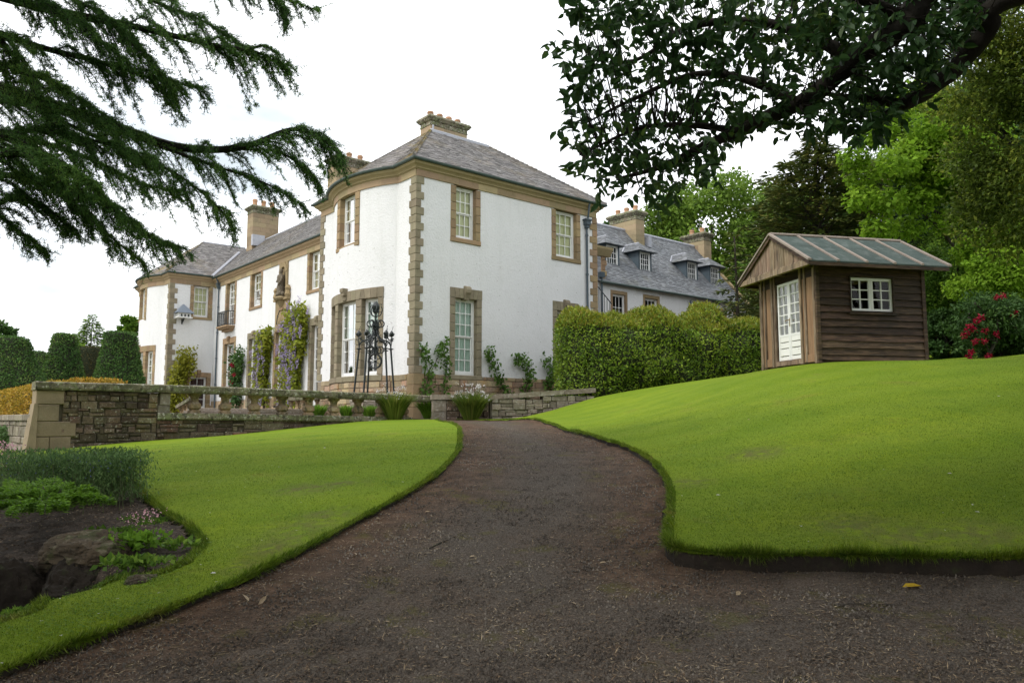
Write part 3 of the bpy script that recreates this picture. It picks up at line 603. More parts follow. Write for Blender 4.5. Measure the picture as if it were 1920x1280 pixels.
# three-light bow window of the near pavilion
def triple(m, off, panes=True):
    lights = [(2.17, 3.03), (3.42, 5.02), (5.40, 6.22)]; first = None
    for a, b in lights:
        a += off; b += off
        w = glazing(mansion, m, a, b, 3.41, 6.62, 2 if b - a < 1 else 3, 6, True, ('curtain', 'curtain', 5.0 if off == 0 else 3.4), panes=panes)
        first = first or w
    op['front' if off == 0 else 'lpf'].append((1.98 + off, 6.42 + off, 3.3, 6.95))
    for a, b in ((1.91, 2.17), (3.03, 3.42), (5.02, 5.40), (6.22, 6.50)):
        for k in range(10): stone(first, m, a + off, b + off, 3.41 + 3.21 * k / 10, 3.41 + 3.21 * (k + 1) / 10, 'stone_green' if off == 0 else 'stone_tan')
    n = 15
    for k in range(n):
        s0, s1 = 1.91 + off + 4.59 * k / n, 1.91 + off + 4.59 * (k + 1) / n; sl_ = .05 * ((k % 4) - 1.5)
        voussoir(first, m, s0, s1, s0 + (sl_ if k else 0), s1 + (.05 * (((k + 1) % 4) - 1.5) if k < n - 1 else 0), 6.62, 7.05, 'stone_green' if off == 0 else 'stone_tan', d1=.045)
    mb = MB()
    for z, d in ((6.68, .1), (6.86, .2), (7.02, .24)):
        mb.box(4.08 + off, 4.36 + off, -.1, d, z, z + .16, m)
    hb(mb, 'keystone', 'stone_green', first)
    for k in range(6): stone(first, m, 1.90 + off + 4.61 * k / 6, 1.90 + off + 4.61 * (k + 1) / 6, 3.16, 3.41, 'stone_green', 'sill_stone', d1=.07)
triple(m_front, 0.0)
DK = None
for t in [
 (m_cent, 28.5, 30.1, 8.28, 11.36, 3, 6, 0, True, ('curtain', 'white', 9.9), 'stone_tan', dict(jw=.3, sill=0)),
 (m_cent, 23.8, 25.4, 9.12, 11.36, 3, 4, 0, True, ('curtain', 'blind', 10.3), 'stone_tan', dict(jw=.3)),
 (m_cent, 14.9, 16.5, 9.12, 11.36, 3, 4, 0, True, ('blind', 'blind', 9.1), 'stone_tan', dict(jw=.3)),
 (m_cent, 28.3, 30.2, 2.42, 6.98, 3, 7, .42, True, DK, 'stone_tan', dict(jw=.32, sill=0)),
 (m_cent, 23.7, 25.5, 2.42, 6.97, 3, 7, .42, True, DK, 'stone_green', dict(jw=.32, sill=0)),
 (m_cent, 19.4, 21.1, 2.42, 7.05, 3, 7, 0, True, DK, 'stone_tan', dict(jw=.32, sill=0)),
 (m_cent, 14.4, 16.0, 2.42, 7.0, 3, 7, .42, True, DK, 'stone_green', dict(jw=.32, sill=0)),
 (m_lpr, 1.68, 2.75, 9.13, 11.42, 3, 4, 0, True, ('blind', 'blind', 9.1), 'stone_tan', dict(jw=.28)),
]: add_window(*t)
for t in [(m_lpr, 1.62, 2.82, 2.42, 4.70, 2, 4, .34, False, ('curtain', 'curtain_dark', 2.4), 'stone_tan', dict(jw=.3, sill=0)),
          (m_lpf, 36.26, 37.66, 9.2, 11.45, 3, 4, 0, True, ('curtain', 'white', 9.0), 'stone_tan', dict(jw=.36))]: add_window(*t, panes=False)
triple(m_lpf, W2, False)
# harled walls
mb = MB(); grid_wall(mb, m_right, 0, 10.3, 3.35, 11.5, op['right'])
grid_wall(mb, m_front, 0, W1, 3.35, 11.5, op['front'], .2, True)
mb.add([(0, W1, 1.6), (3.2, W1, 1.6), (3.2, W1, 11.5), (0, W1, 11.5)], [(3, 2, 1, 0)])
mb.add([(10.3, 0, 1.6), (10.3, W1, 1.6), (10.3, W1, 11.5), (10.3, 0, 11.5)], [(0, 1, 2, 3)])
hb(mb, 'harled_wall', 'harl')
mb = MB(); grid_wall(mb, m_cent, W1, W2, 2.9, 11.5, op['cent'], None, True)
grid_wall(mb, m_lpr, 0, 3.2, 2.6, 11.7, op['lpr']); grid_wall(mb, m_lpf, W2, W2 + W1, 1.6, 11.7, op['lpf'], .25, True)
mb.add([(0, W2 + W1, 1.6), (10, W2 + W1, 1.6), (10, W2 + W1, 11.7), (0, W2 + W1, 11.7)], [(3, 2, 1, 0)])
mb.add([(10, W1, 1.6), (10, W2 + W1, 1.6), (10, W2 + W1, 11.7), (10, W1, 11.7)], [(0, 1, 2, 3)])
hb(mb, 'harled_wall', 'harl')
# lower rubble walls: bedding behind, stones proud of it
def rubble(parent, m, s0, s1, z0, z1, mt, name, openings=(), hh=(.16, .26), ll=(.3, .7), d1=.05, d0=-.05, c=.015, builder=None, gap=.009, wild=False, jit=.008):
    z = z0; made = 0
    def one(a, b, za, zb):
        nonlocal made
        if any(p - .1 < (a + b) / 2 < q + .1 and r < (za + zb) / 2 < t for p, q, r, t in openings) or b - a < .05: return
        mb = MB(); mb.cbox(a + gap, b - gap, d0, d1 + random.uniform(-.022, .022), za + gap, zb - gap, c, m, jit=jit)
        (builder or hb)(mb, name, mt, parent); made += 1
    while z < z1 - .03:
        h = min(random.uniform(*hh) * (1.5 if wild else 1), z1 - z)
        if z1 - z - h < .1: h = z1 - z
        s = s0 - random.uniform(0, .2)
        while s < s1 - .02:
            l = random.uniform(*ll) * (1.3 if random.random() < .2 else 1); a, b = max(s, s0), min(s + l, s1)
            if s1 - b < .12: b = s1
            if wild and h > .2 and random.random() < .62:
                f = random.uniform(.35, .65)
                if random.random() < .5: one(a, b, z, z + h * f); one(a, b, z + h * f, z + h)
                else: mdl = a + (b - a) * random.uniform(.35, .65); one(a, mdl, z, z + h * f); one(mdl, b, z, z + h * f); one(a, b, z + h * f, z + h)
            else: one(a, b, z, z + h)
            s = b if b >= s1 else s + l
        z += h
    return made
mb = MB(); grid_wall(mb, m_right, 0, 10.3, 1.3, 3.37, []); grid_wall(mb, m_front, 0, W1, 1.3, 3.37, [], .2, True); hb(mb, 'base_wall', 'mortar_base')
rubble(mansion, m_right, .45, 7.9, 1.62, 3.38, 'stone_base', 'base_stone', [(1.65, 3.35, 3.1, 3.5)], hh=(.18, .27), ll=(.38, .8))
rubble(mansion, m_front, .45, 8.0, 1.62, 3.38, 'stone_base', 'base_stone', [(1.9, 6.5, 3.1, 3.5)], hh=(.18, .27), ll=(.38, .8))
mb = MB(); grid_wall(mb, m_cent, W1, W2, 1.3, 2.95, op['cent'], None, True); grid_wall(mb, m_lpr, 0, 3.2, 1.3, 2.65, op['lpr']); hb(mb, 'base_wall', 'stone_base')
# quoins: L-shaped corner stones
def quoin(p0, dx, dy, la, lb, z0, z1, mt='stone_green', pr=.04, c=.012):
    """corner at p0, faces along dx (outer normal -dy) and dy (outer normal -dx)"""
    mb = MB(); g = .006; p0 = np.array(p0); dx = np.array(dx); dy = np.array(dy)
    o = p0 - dx * pr - dy * pr; A = p0 + dx * la - dy * pr; B = p0 + dy * lb - dx * pr; i = p0 + (dx + dy) * .1
    A2 = p0 + dx * la + dy * .1; B2 = p0 + dy * lb + dx * .1
    ring = [o, A, A2, i, B2, B]; r2 = [o + (dx + dy) * c, A - dx * c + dy * c, A2 - dx * c, i, B2 - dy * c, B - dy * c + dx * c]
    vs = [(q[0], q[1], z0 + g) for q in r2] + [(q[0], q[1], z0 + g + c) for q in ring] + [(q[0], q[1], z1 - g - c) for q in ring] + [(q[0], q[1], z1 - g) for q in r2]
    fs = [(0, 3, 2, 1), (0, 5, 4, 3), (18, 19, 20, 21), (18, 21, 22, 23)]
    for k in range(3):
        for j in range(6): a, b = k * 6 + j, k * 6 + (j + 1) % 6; fs.append((a, b, b + 6, a + 6))
    mb.add(vs, fs); return hb(mb, 'quoin_stone', mt)
n = 25
for k in range(n):
    z0, z1 = 3.4 + (11.33 - 3.4) * k / n, 3.4 + (11.33 - 3.4) * (k + 1) / n
    e = k % 2
    quoin((0, 0), (1, 0), (0, 1), .2 if e else .34, .47 if e else .36, z0, z1)
    quoin((0, W1), (1, 0), (0, -1), .3, .27 if e else .42, z0, z1)
    quoin((10.3, 0), (-1, 0), (0, 1), .44 if e else .26, .4, z0, z1, 'stone_tan')
for k in range(4):
    z0, z1 = 1.62 + 1.78 * k / 4, 1.62 + 1.78 * (k + 1) / 4
    quoin((0, 0), (1, 0), (0, 1), .42 if k % 2 else .30, .42, z0, z1, 'stone_tan', pr=.07)
for k in range(24):
    z0, z1 = 2.5 + (11.48 - 2.5) * k / 24, 2.5 + (11.48 - 2.5) * (k + 1) / 24; e = k % 2
    quoin((0, W2), (1, 0), (0, 1), .3 if e else .5, .5 if e else .36, z0, z1)
# cornice, frieze and gutter swept round the eaves
def plan_offset(path, o):
    out = []; P = [np.array(p, float) for p in path]
    for i, p in enumerate(P):
        ns = []
        if i > 0: d = P[i] - P[i - 1]; d /= np.linalg.norm(d); ns.append(np.array([-d[1], d[0]]))
        if i < len(P) - 1: d = P[i + 1] - P[i]; d /= np.linalg.norm(d); ns.append(np.array([-d[1], d[0]]))
        n_ = sum(ns); n_ /= np.linalg.norm(n_); out.append(p + n_ * o / max(.3, n_ @ ns[0]))
    return out
def sweep(mb, path, prof, closed_prof=True):
    k = len(prof); rows = [plan_offset(path, o) for o, z in prof]; n = len(path); vs = []
    for i in range(n):
        for j in range(k): q = rows[j][i]; vs.append((q[0], q[1], prof[j][1]))
    fs = []
    for i in range(n - 1):
        for j in range(k if closed_prof else k - 1): j2 = (j + 1) % k; fs.append((i * k + j, i * k + j2, (i + 1) * k + j2, (i + 1) * k + j))
    if closed_prof: fs += [tuple(range(k)), tuple((n - 1) * k + j for j in range(k - 1, -1, -1))]
    mb.add(vs, fs)
def bowpath(off): return [m_front(s, 0, 0)[:2] if off == 0 else m_lpf(s + off, 0, 0)[:2] for s in [0, 1.36] + np.linspace(1.37, 7.03, 25).tolist() + [7.04, W1]]
near_path = [(10.3, W1), (10.3, 0)] + bowpath(0) + [(3.2, W1)]
cent_path = [(3.2, W1 + .02), (3.2, W2 - .02)]
lp_path = [(3.2, W2)] + bowpath(W2) + [(6, W2 + W1)]
def turn(a, b): return ((a[0] * b[1] - a[1] * b[0]) / (np.linalg.norm(a) * np.linalg.norm(b))) ** 2
def eaves(path, zc, zg, fmat):
    h = zg - zc
    mb = MB(); sweep(mb, path, [(-.2, zc + h * .42), (.05, zc + h * .42), (.07, zc + h * .47), (.11, zc + h * .49), (.12, zc + h * .56), (.17, zc + h * .64), (.25, zc + h * .72), (.29, zc + h * .84), (.29, zc + h * .9), (-.2, zc + h * .9)])
    hb(mb, 'cornice', 'stone_frieze')
    mb = MB(); pr = [(.34 + .075 * math.cos(a), zg + .0 + .085 * math.sin(a)) for a in np.linspace(math.pi, 2 * math.pi, 7)] + [(.40, zg + .02), (.28, zg + .02)]
    sweep(mb, path, pr); hb(mb, 'gutter', 'gutter')
    # frieze in separate stones
    pts = [np.array(p) for p in path]; cum = np.r_[0, np.cumsum([np.linalg.norm(b - a) for a, b in zip(pts[:-1], pts[1:])])]
    def P(s): return np.array([np.interp(s, cum, [p[0] for p in pts]), np.interp(s, cum, [p[1] for p in pts])])
    corners = [c for c, p in zip(cum, path)]
    s = 0
    brk = [cum[i] for i in range(1, len(pts) - 1) if turn(pts[i] - pts[i - 1], pts[i + 1] - pts[i]) > .5]
    ends = [0] + brk + [cum[-1]]
    for e0, e1 in zip(ends[:-1], ends[1:]):
        nst = max(1, round((e1 - e0) / 1.05))
        for q in range(nst):
            a, b = e0 + (e1 - e0) * q / nst, e0 + (e1 - e0) * (q + 1) / nst
            mid = [c for c in cum if a + .02 < c < b - .02]; sub = [P(a + .001)] + [P(c) for c in mid] + [P(b - .001)]
            if len(sub) < 2: continue
            mb = MB(); sweep(mb, sub, [(-.15, zc), (.05, zc), (.05, zc + h * .42 - .004), (-.15, zc + h * .42 - .004)]); hb(mb, 'frieze_stone', fmat)
eaves(near_path, 11.33, 11.95, 'stone_frieze'); eaves(cent_path, 11.38, 12.10, 'stone_frieze'); eaves(lp_path, 11.46, 12.22, 'stone_frieze')
# roofs
def slate_roof(name, surf, nrows, mt, parent, lens, width=.25, builder=None):
    """surf(s,t) -> local point, s,t in 0..1 (t up the slope)"""
    um = MB(); ns = 24
    for i in range(ns):
        for j in range(6):
            um.add([surf(i / ns, j / 6), surf((i + 1) / ns, j / 6), surf((i + 1) / ns, (j + 1) / 6), surf(i / ns, (j + 1) / 6)], [(0, 1, 2, 3)])
    u = (builder or hb)(um, name, mt, parent)
    vs = []
    for r in range(nrows):
        t0, t1 = max(0, (r - .12) / nrows), min(1, (r + 1.05) / nrows)
        Lr = lens[0] + (lens[1] - lens[0]) * (r / nrows)
        wd = width * (1.15 - .35 * r / nrows); n = max(1, int(Lr / wd)); edges = [0] + sorted(np.clip((np.arange(1, n) + (.5 if r % 2 else 0) * .9 + RNG.uniform(-.2, .2, n - 1)) / n, 0, 1).tolist()) + [1]
        for a, b in zip(edges[:-1], edges[1:]):
            if b - a < .15 / max(n, 1): continue
            g = .006 / max(Lr, .3); tt = RNG.uniform(-.006, .006); li = RNG.uniform(.011, .024)
            p = [np.array(surf(a + g, t0 + tt)), np.array(surf(b - g, t0 + tt)), np.array(surf(b - g, t1)), np.array(surf(a + g, t1))]
            nr = np.cross(p[1] - p[0], p[3] - p[0]); l = np.linalg.norm(nr)
            if l < 1e-8: continue
            nr = nr / l; nr = nr if nr[2] > 0 else -nr
            q = [p[0] + nr * (li + RNG.uniform(0, .006)), p[1] + nr * (li + RNG.uniform(0, .006)), p[2] + nr * .006, p[3] + nr * .006]
            vs.append((q, p))
    sm = MB()
    for q, p in vs: sm.add(q + [p[0], p[1]], [(0, 1, 2, 3), (0, 4, 5, 1)])
    o = (builder or hb)(sm, 'slates', mt, u); o['kind'] = 'stuff'; return u
def lerp(a, b, t): return tuple(np.array(a) + (np.array(b) - np.array(a)) * t)
def quad_surf(e0, e1, t0, t1, sag=0): return lambda s, t: lerp(lerp(e0, e1, s), lerp(t0, t1, s), t)
EV = .38; RZ = 15.27; ez = 11.97
A0, A1 = (3.4, 4.15, RZ), (6.85, 4.15, RZ)
slate_roof('roof', quad_surf((-EV, -EV, ez), (10.3 + EV, -EV, ez), A0, A1), 34, M['slate'], mansion, (11.0, 3.4))
ep = plan_offset(near_path, EV)[1:-1]      # from (10.3,0) corner round the bow to (0,W1)
ep = ep[1:]; cumE = np.r_[0, np.cumsum([np.linalg.norm(b - a) for a, b in zip(ep[:-1], ep[1:])])]; cumE /= cumE[-1]
def bow_surf(ep, cumE, apex, z):
    xs_, ys_ = [p[0] for p in ep], [p[1] for p in ep]
    return lambda s, t: lerp((np.interp(s, cumE, xs_), np.interp(s, cumE, ys_), z), apex, t)
slate_roof('roof', bow_surf(ep, cumE, A0, ez), 34, M['slate_lichen'], mansion, (9.6, .2))
mb = MB(); mb.add([(-EV, W1 + EV, ez), (10.3 + EV, W1 + EV, ez), A1, A0, (10.3 + EV, -EV, ez)], [(0, 3, 2, 1), (1, 2, 4)]); hb(mb, 'roof', 'slate')
CZ0, CZ1 = 12.10, 15.45
slate_roof('roof', quad_surf((3.2 - EV, W1 - .2, CZ0), (3.2 - EV, W2 + 3, CZ0), (6.6, W1 - .2, CZ1), (6.6, W2 + 3, CZ1)), 32, M['slate'], mansion, (27, 27), .27)
mb = MB(); mb.add([(6.6, W1 - .2, CZ1), (6.6, W2 + 3, CZ1), (10.3, W2 + 3, CZ0), (10.3, W1 - .2, CZ0)], [(0, 1, 2, 3)]); hb(mb, 'roof', 'slate')
LZ, LRZ = 12.24, 15.72; wm = W2 + 4.2
B0, B1 = (3.5, wm, LRZ), (7.0, wm, LRZ)
slate_roof('roof', quad_surf((-EV, W2 - EV, LZ), (10.3, W2 - EV, LZ), B0, (6.9, wm, LRZ)), 32, M['slate'], mansion, (10.6, 3.4), .27)
epl = plan_offset(lp_path, EV)[1:-1]; cumL = np.r_[0, np.cumsum([np.linalg.norm(b - a) for a, b in zip(epl[:-1], epl[1:])])]; cumL /= cumL[-1]
slate_roof('roof', bow_surf(epl, cumL, B0, LZ), 30, M['slate_lichen'], mansion, (9.6, .2), .27)
mb = MB(); mb.add([(-EV, W2 + W1 + EV, LZ), (10.3, W2 + W1 + EV, LZ), (6.9, wm, LRZ), B0], [(0, 3, 2, 1)]); hb(mb, 'roof', 'slate')
mb = MB(); rr = .085
mb.tube([(A0[0], A0[1], RZ + .02), (A1[0], A1[1], RZ + .02)], rr, 8); mb.tube([(A0[0] + .15, A0[1], RZ), (A0[0] + .15, A0[1], RZ + .3)], .045, 6)
mb.box(A0[0], A1[0], 4.0, 4.02, RZ - .16, RZ + .02)
mb.tube([(6.6, W1, CZ1 + .02), (6.6, 32.2, CZ1 + .02)], .07, 8); mb.tube([B0, (6.9, wm, LRZ)], .08, 8)
v0, v1 = np.array((3.2 - EV, W2 - EV, LZ - .03)), np.array((5.9, W2 + 2.75, 14.95))
mb.tube([v0, v1], .12, 6)
mb.box(5.55, 6.5, 31.7, 32.0, 14.9, 15.75)
hb(mb, 'lead_ridge', 'lead')
# slated hips
for a, b, mt in (((-EV, -EV, ez + .02), A0, 'slate_lichen'), ((10.3 + EV, -EV, ez + .02), A1, 'slate'), ((-EV, W2 - EV, LZ + .02), B0, 'slate_lichen')):
    mb = MB(); n = 26
    for k in range(n):
        p, q = np.array(lerp(a, b, k / n)), np.array(lerp(a, b, (k + 1.1) / n)); mb.tube([p + (0, 0, .025), q], [.075, .06], 5)
    hb(mb, 'hip_slates', mt, kind='stuff')
# chimneys
def chimney(x0, x1, y0, y1, z0, z1, pots, axis='x', mt='stone_chimney', par=None, builder=None, potr=.15, cap=1.0, hpot=.42):
    bld = builder or hb; par = par or mansion
    mb = MB(); cx, cy = (x0 + x1) / 2, (y0 + y1) / 2; hx, hy = (x1 - x0) / 2, (y1 - y0) / 2
    def ring(o, z): return [(cx - hx - o, cy - hy - o, z), (cx + hx + o, cy - hy - o, z), (cx + hx + o, cy + hy + o, z), (cx - hx - o, cy + hy + o, z)]
    prof = [(.0, z1 - .02), (.03, z1), (.03, z1 + .05), (.01, z1 + .07), (.01, z1 + .24 * cap), (.08, z1 + .29 * cap), (.17 * cap, z1 + .40 * cap), (.20 * cap, z1 + .42 * cap), (.20 * cap, z1 + .50 * cap), (.10, z1 + .60 * cap), (-.05, z1 + .62 * cap)]
    vs = []
    for o, z in prof: vs += ring(o, z)
    fs = [(3, 2, 1, 0)] + [(i * 4 + j, i * 4 + (j + 1) % 4, i * 4 + 4 + (j + 1) % 4, i * 4 + 4 + j) for i in range(len(prof) - 1) for j in range(4)] + [tuple(len(vs) - 4 + j for j in range(4))]
    mb.add(vs, fs); ch = bld(mb, 'chimney', 'coping', par)
    z = z0; k = 0
    while z < z1 - .05:
        h = .36 if z1 - z > .55 else z1 - z; n = 2 + k % 2
        lo, hi = (x0, x1) if hx > hy else (y0, y1); cuts = [lo] + [lo + (hi - lo) * (i + random.uniform(-.15, .15)) / n for i in range(1, n)] + [hi]
        for a, b in zip(cuts[:-1], cuts[1:]):
            q = MB(); g = .004
            if hx > hy: q.box(a + (g if a > lo else 0), b - (g if b < hi else 0), y0, y1, z + g, z + h - g)
            else: q.box(x0, x1, a + (g if a > lo else 0), b - (g if b < hi else 0), z + g, z + h - g)
            bld(q, 'ashlar_block', mt, ch)
        z += h; k += 1
    for i in range(pots):
        f = (i + .5) / pots; px, py = (x0 + (x1 - x0) * f, cy) if axis == 'x' else (cx, y0 + (y1 - y0) * f)
        q = MB(); q.lathe([(potr, 0), (potr * .93, hpot * .7), (potr * 1.08, hpot * .72), (potr * 1.08, hpot * .9), (potr * .95, hpot * .92), (potr * .95, hpot), (potr * .7, hpot), (potr * .7, hpot * .6)], (px, py, z1 + .6 * cap), 12)
        bld(q, 'chimney_pot', 'pot', ch, smooth=False)
    return ch
chimney(3.62, 5.80, 4.48, 5.35, 14.3, 15.72, 4, cap=.82, hpot=.34)
chimney(5.65, 7.72, 32.05, 33.2, 14.3, 17.55, 3, hpot=.6, potr=.18)
chimney(5.05, 7.35, 17.0, 18.2, 14.0, 17.35, 3, hpot=.5, potr=.17)
chimney(9.0, 9.9, 5.2, 6.0, 11.9, 13.6, 2)
# downpipes and hoppers
def downpipe(m, s, d, z0, z1, zh):
    mb = MB(); mb.tube([m(s, d, z0), m(s, d, zh)], .055, 8); mb.tube([m(s, d + .02, zh + .3), m(s, d + .1, zh + .5), m(s, d + .2, z1)], .05, 8)
    for z in np.arange(z0 + .5, zh, 1.9): mb.tube([m(s, d, z), m(s, d, z + .1)], .075, 8)
    mb.box(s - .14, s + .14, d - .09, d + .14, zh + .1, zh + .34, m); mb.box(s - .19, s + .19, d - .09, d + .18, zh + .30, zh + .38, m); mb.box(s - .09, s + .09, d - .08, d + .1, zh - .05, zh + .1, m)
    hb(mb, 'downpipe', 'pipe')
downpipe(m_right, 9.57, .1, 2.2, 11.9, 10.75); downpipe(m_cent, W2 - 1.05, .1, 1.7, 12.0, 11.25)
# balcony, niche with a statue
mb = MB(); m = m_cent; mb.box(28.3, 30.35, 0, .62, 8.08, 8.2, m); mb.box(28.4, 30.25, 0, .5, 7.95, 8.08, m); mb.box(28.55, 30.1, 0, .3, 7.82, 7.95, m); bal = hb(mb, 'balcony', 'stone_tan')
mb = MB()
for z in (8.28, 9.2): mb.tube([m(28.38, .02, z), m(28.38, .55, z), m(30.27, .55, z), m(30.27, .02, z)], .03, 5)
for s in np.linspace(28.38, 30.27, 15): mb.tube([m(s, .55, 8.2), m(s, .55, 9.2)], .017, 4)
for d in (.15, .3, .45):
    for s in (28.38, 30.27): mb.tube([m(s, d, 8.2), m(s, d, 9.2)], .017, 4)
hb(mb, 'railing', 'iron', bal)
mb = MB(); mb.box(19.45, 19.72, -.05, .09, 9.3, 11.38, m); mb.box(20.42, 20.69, -.05, .09, 9.3, 11.38, m); mb.box(19.72, 20.42, -.05, .012, 9.3, 11.38, m)
for k in range(9):
    a0, a1 = math.pi * k / 9, math.pi * (k + 1) / 9
    p = lambda a, r: (20.07 + r * math.cos(a), 10.75 + r * math.sin(a))
    for_ = [p(a0, .35), p(a1, .35), p(a1, .62), p(a0, .62)]
    mb.hexa([m(q[0], .0, min(q[1], 11.37)) for q in for_] + [m(q[0], .12, min(q[1], 11.37)) for q in for_])
mb.box(19.15, 21.0, -.02, .14, 7.1, 9.0, m); mb.box(19.05, 21.1, 0, .26, 8.95, 9.1, m)
for s in (19.2, 20.95): mb.lathe([(.16, 9.1), (.22, 9.25), (.14, 9.5), (.2, 9.65), (.08, 9.85)], (3.2 - .12, s, 0), 8)
nic = hb(mb, 'niche', 'stone_tan')
mb = MB(); mb.lathe([(.55, 0), (.62, .12), (.5, .22), (.38, .3)], (3.2, 20.07, 8.95), 14); mb.lathe([(.0, -.75), (.12, -.6), (.3, -.3), (.42, 0)], (3.2, 20.07, 8.95), 12); hb(mb, 'bracket', 'stone_tan', nic)
mb = MB(); mb.lathe([(.30, 0), (.27, .1), (.22, .3), (.25, .5), (.20, .75), (.22, .95), (.25, 1.12), (.22, 1.28), (.09, 1.36), (.075, 1.42), (.12, 1.48), (.13, 1.58), (.1, 1.68), (.02, 1.73)], (2.98, 20.07, 9.25), 12)
for sg in (-1, 1): mb.tube([(2.95, 20.07 + sg * .22, 10.45), (2.85, 20.07 + sg * .3, 10.15), (2.76, 20.07 + sg * .12, 10.0 + .12 * sg)], [.075, .065, .05], 6)
for q in range(5): mb.lathe([(.0, 0), (.12, .06), (.13, .18), (.05, .28)], (2.95 - .08 * (q % 2), 19.66 + .2 * q, 9.2 + .05 * (q % 3)), 8)
hb(mb, 'statue', mat('grey_statue_stone', (.17, .14, .10), .95, [(8, (.10, .085, .065), .4, .7, .8)], (20, 1.0)), nic, smooth=True)
mb = MB(); mb.box(19.35, 21.15, -.05, .1, 7.02, 7.16, m); mb.box(19.75, 20.4, 0, .2, 8.35, 8.5, m); hb(mb, 'panel_moulding', 'stone_tan', nic)
mb = MB(); mb.tube([m(20.6, .2, 7.5), m(20.2, .32, 7.95), m(19.95, .3, 8.3)], .03, 5); mb.tube([m(20.2, .32, 7.95), m(20.0, .36, 7.9)], .03, 5); hb(mb, 'lamp_bracket', 'iron', nic)
# wall hooks that once carried climbing wires
mb = MB()
for z in np.arange(3.8, 8.6, .62):
    for s in np.arange(.8, 10, 1.15):
        ss = s + random.uniform(-.1, .1)
        if not any(a < ss < b and c < z < d for a, b, c, d in op['right']): mb.box(ss - .008, ss + .008, 0, .02, z - .007, z + .007, m_right)
for z in np.arange(3.9, 8.9, .8):
    for s in np.arange(.7, 8, .85):
        if not any(a - .3 < s < b + .3 and c - .3 < z < d + .3 for a, b, c, d in op['front']): mb.box(s - .009, s + .009, 0, .02, z - .008, z + .008, m_front)
hb(mb, 'wall_hooks', 'stone_pale', kind='stuff')

# ------------------------------------------------------------------ service wing behind
WZ = 1.8; wing = empty('service_wing', tuple(HW(11, 4, WZ)), 'lower white service wing with dormers in a blue grey slate roof, behind the hedge', 'house', rz=math.pi / 2 - AU)
def wb(mb, name, mt, parent=None, **p): return mb.build(name, M[mt] if isinstance(mt, str) else mt, parent or wing, (11, 4, WZ), **p)
hb_old = hb
m_wing = lambda s, d, z: (s, 4 - d, z)
hb = wb
wop = []
for a, b, c, d in ((15.78, 16.85, 7.2, 8.72), (18.58, 19.75, 7.2, 8.76), (23.45, 24.45, 7.2, 8.60), (25.58, 26.55, 7.2, 8.58), (27.68, 28.6, 7.2, 8.52)):
    wop.append((a - .08, b + .08, c - .08, d + .08))
    w = glazing(wing, m_wing, a, b, c, d, 3, 2, False, None, depth=.12)
    for q in ((a - .18, a, c, d), (b, b + .18, c, d), (a - .18, b + .18, d, d + .2), (a - .2, b + .2, c - .16, c)): stone(w, m_wing, *q, mt='stone_tan', d0=-.14, d1=.02, c=.008, gap=.002)
mb = MB(); grid_wall(mb, m_wing, 10.3, 29.0, 1.6, 9.4, wop); mb.add([(29, 4, 1.6), (29, 12, 1.6), (29, 12, 9.4), (29, 8, 14), (29, 4, 9.4)], [(0, 1, 2, 3, 4)])
mb.add([(10.3, 12, 1.6), (29, 12, 1.6), (29, 12, 9.4), (10.3, 12, 9.4)], [(3, 2, 1, 0)]); mb.add([(10.3, 4, 1.6), (10.3, 12, 1.6), (10.3, 12, 9.4), (10.3, 8, 14), (10.3, 4, 9.4)], [(4, 3, 2, 1, 0)])
wb(mb, 'harled_wall', 'harl')
slate_roof('roof', quad_surf((10.35, 3.82, 9.30), (29.0, 3.82, 9.30), (10.35, 8, 14.0), (29.0, 8, 14.0)), 38, M['slate_blue'], wing, (18.7, 18.7), .26, wb)
mb = MB(); mb.add([(10.3, 8, 14), (29, 8, 14), (29, 12.2, 9.3), (10.3, 12.2, 9.3)], [(0, 1, 2, 3)]); wb(mb, 'roof', 'slate_blue')
mb = MB(); mb.tube([(10.3, 8, 14.03), (29, 8, 14.03)], .10, 8); wb(mb, 'lead_ridge', 'lead')
mb = MB(); mb.tube([(14.6, 3.76, 9.24), (29.1, 3.76, 9.24)], .075, 8); wb(mb, 'gutter', 'gutter')
mb = MB()   # skew stones on the far gable
for k in range(14):
    a, b = lerp((29.02, 3.75, 9.3), (29.02, 8, 14.08), k / 14), lerp((29.02, 3.75, 9.3), (29.02, 8, 14.08), (k + .95) / 14)
    p = [(a[0] - .14, a[1], a[2] - .1), (a[0] + .14, a[1], a[2] - .1), (b[0] + .14, b[1], b[2] - .1), (b[0] - .14, b[1], b[2] - .1)]; mb.hexa(p + [(x, y, z + .2) for x, y, z in p])
wb(mb, 'skew_stones', 'stone_tan', kind='stuff')
def rz_w(w): return 9.30 + (w - 3.82) * (4.7 / 4.18)
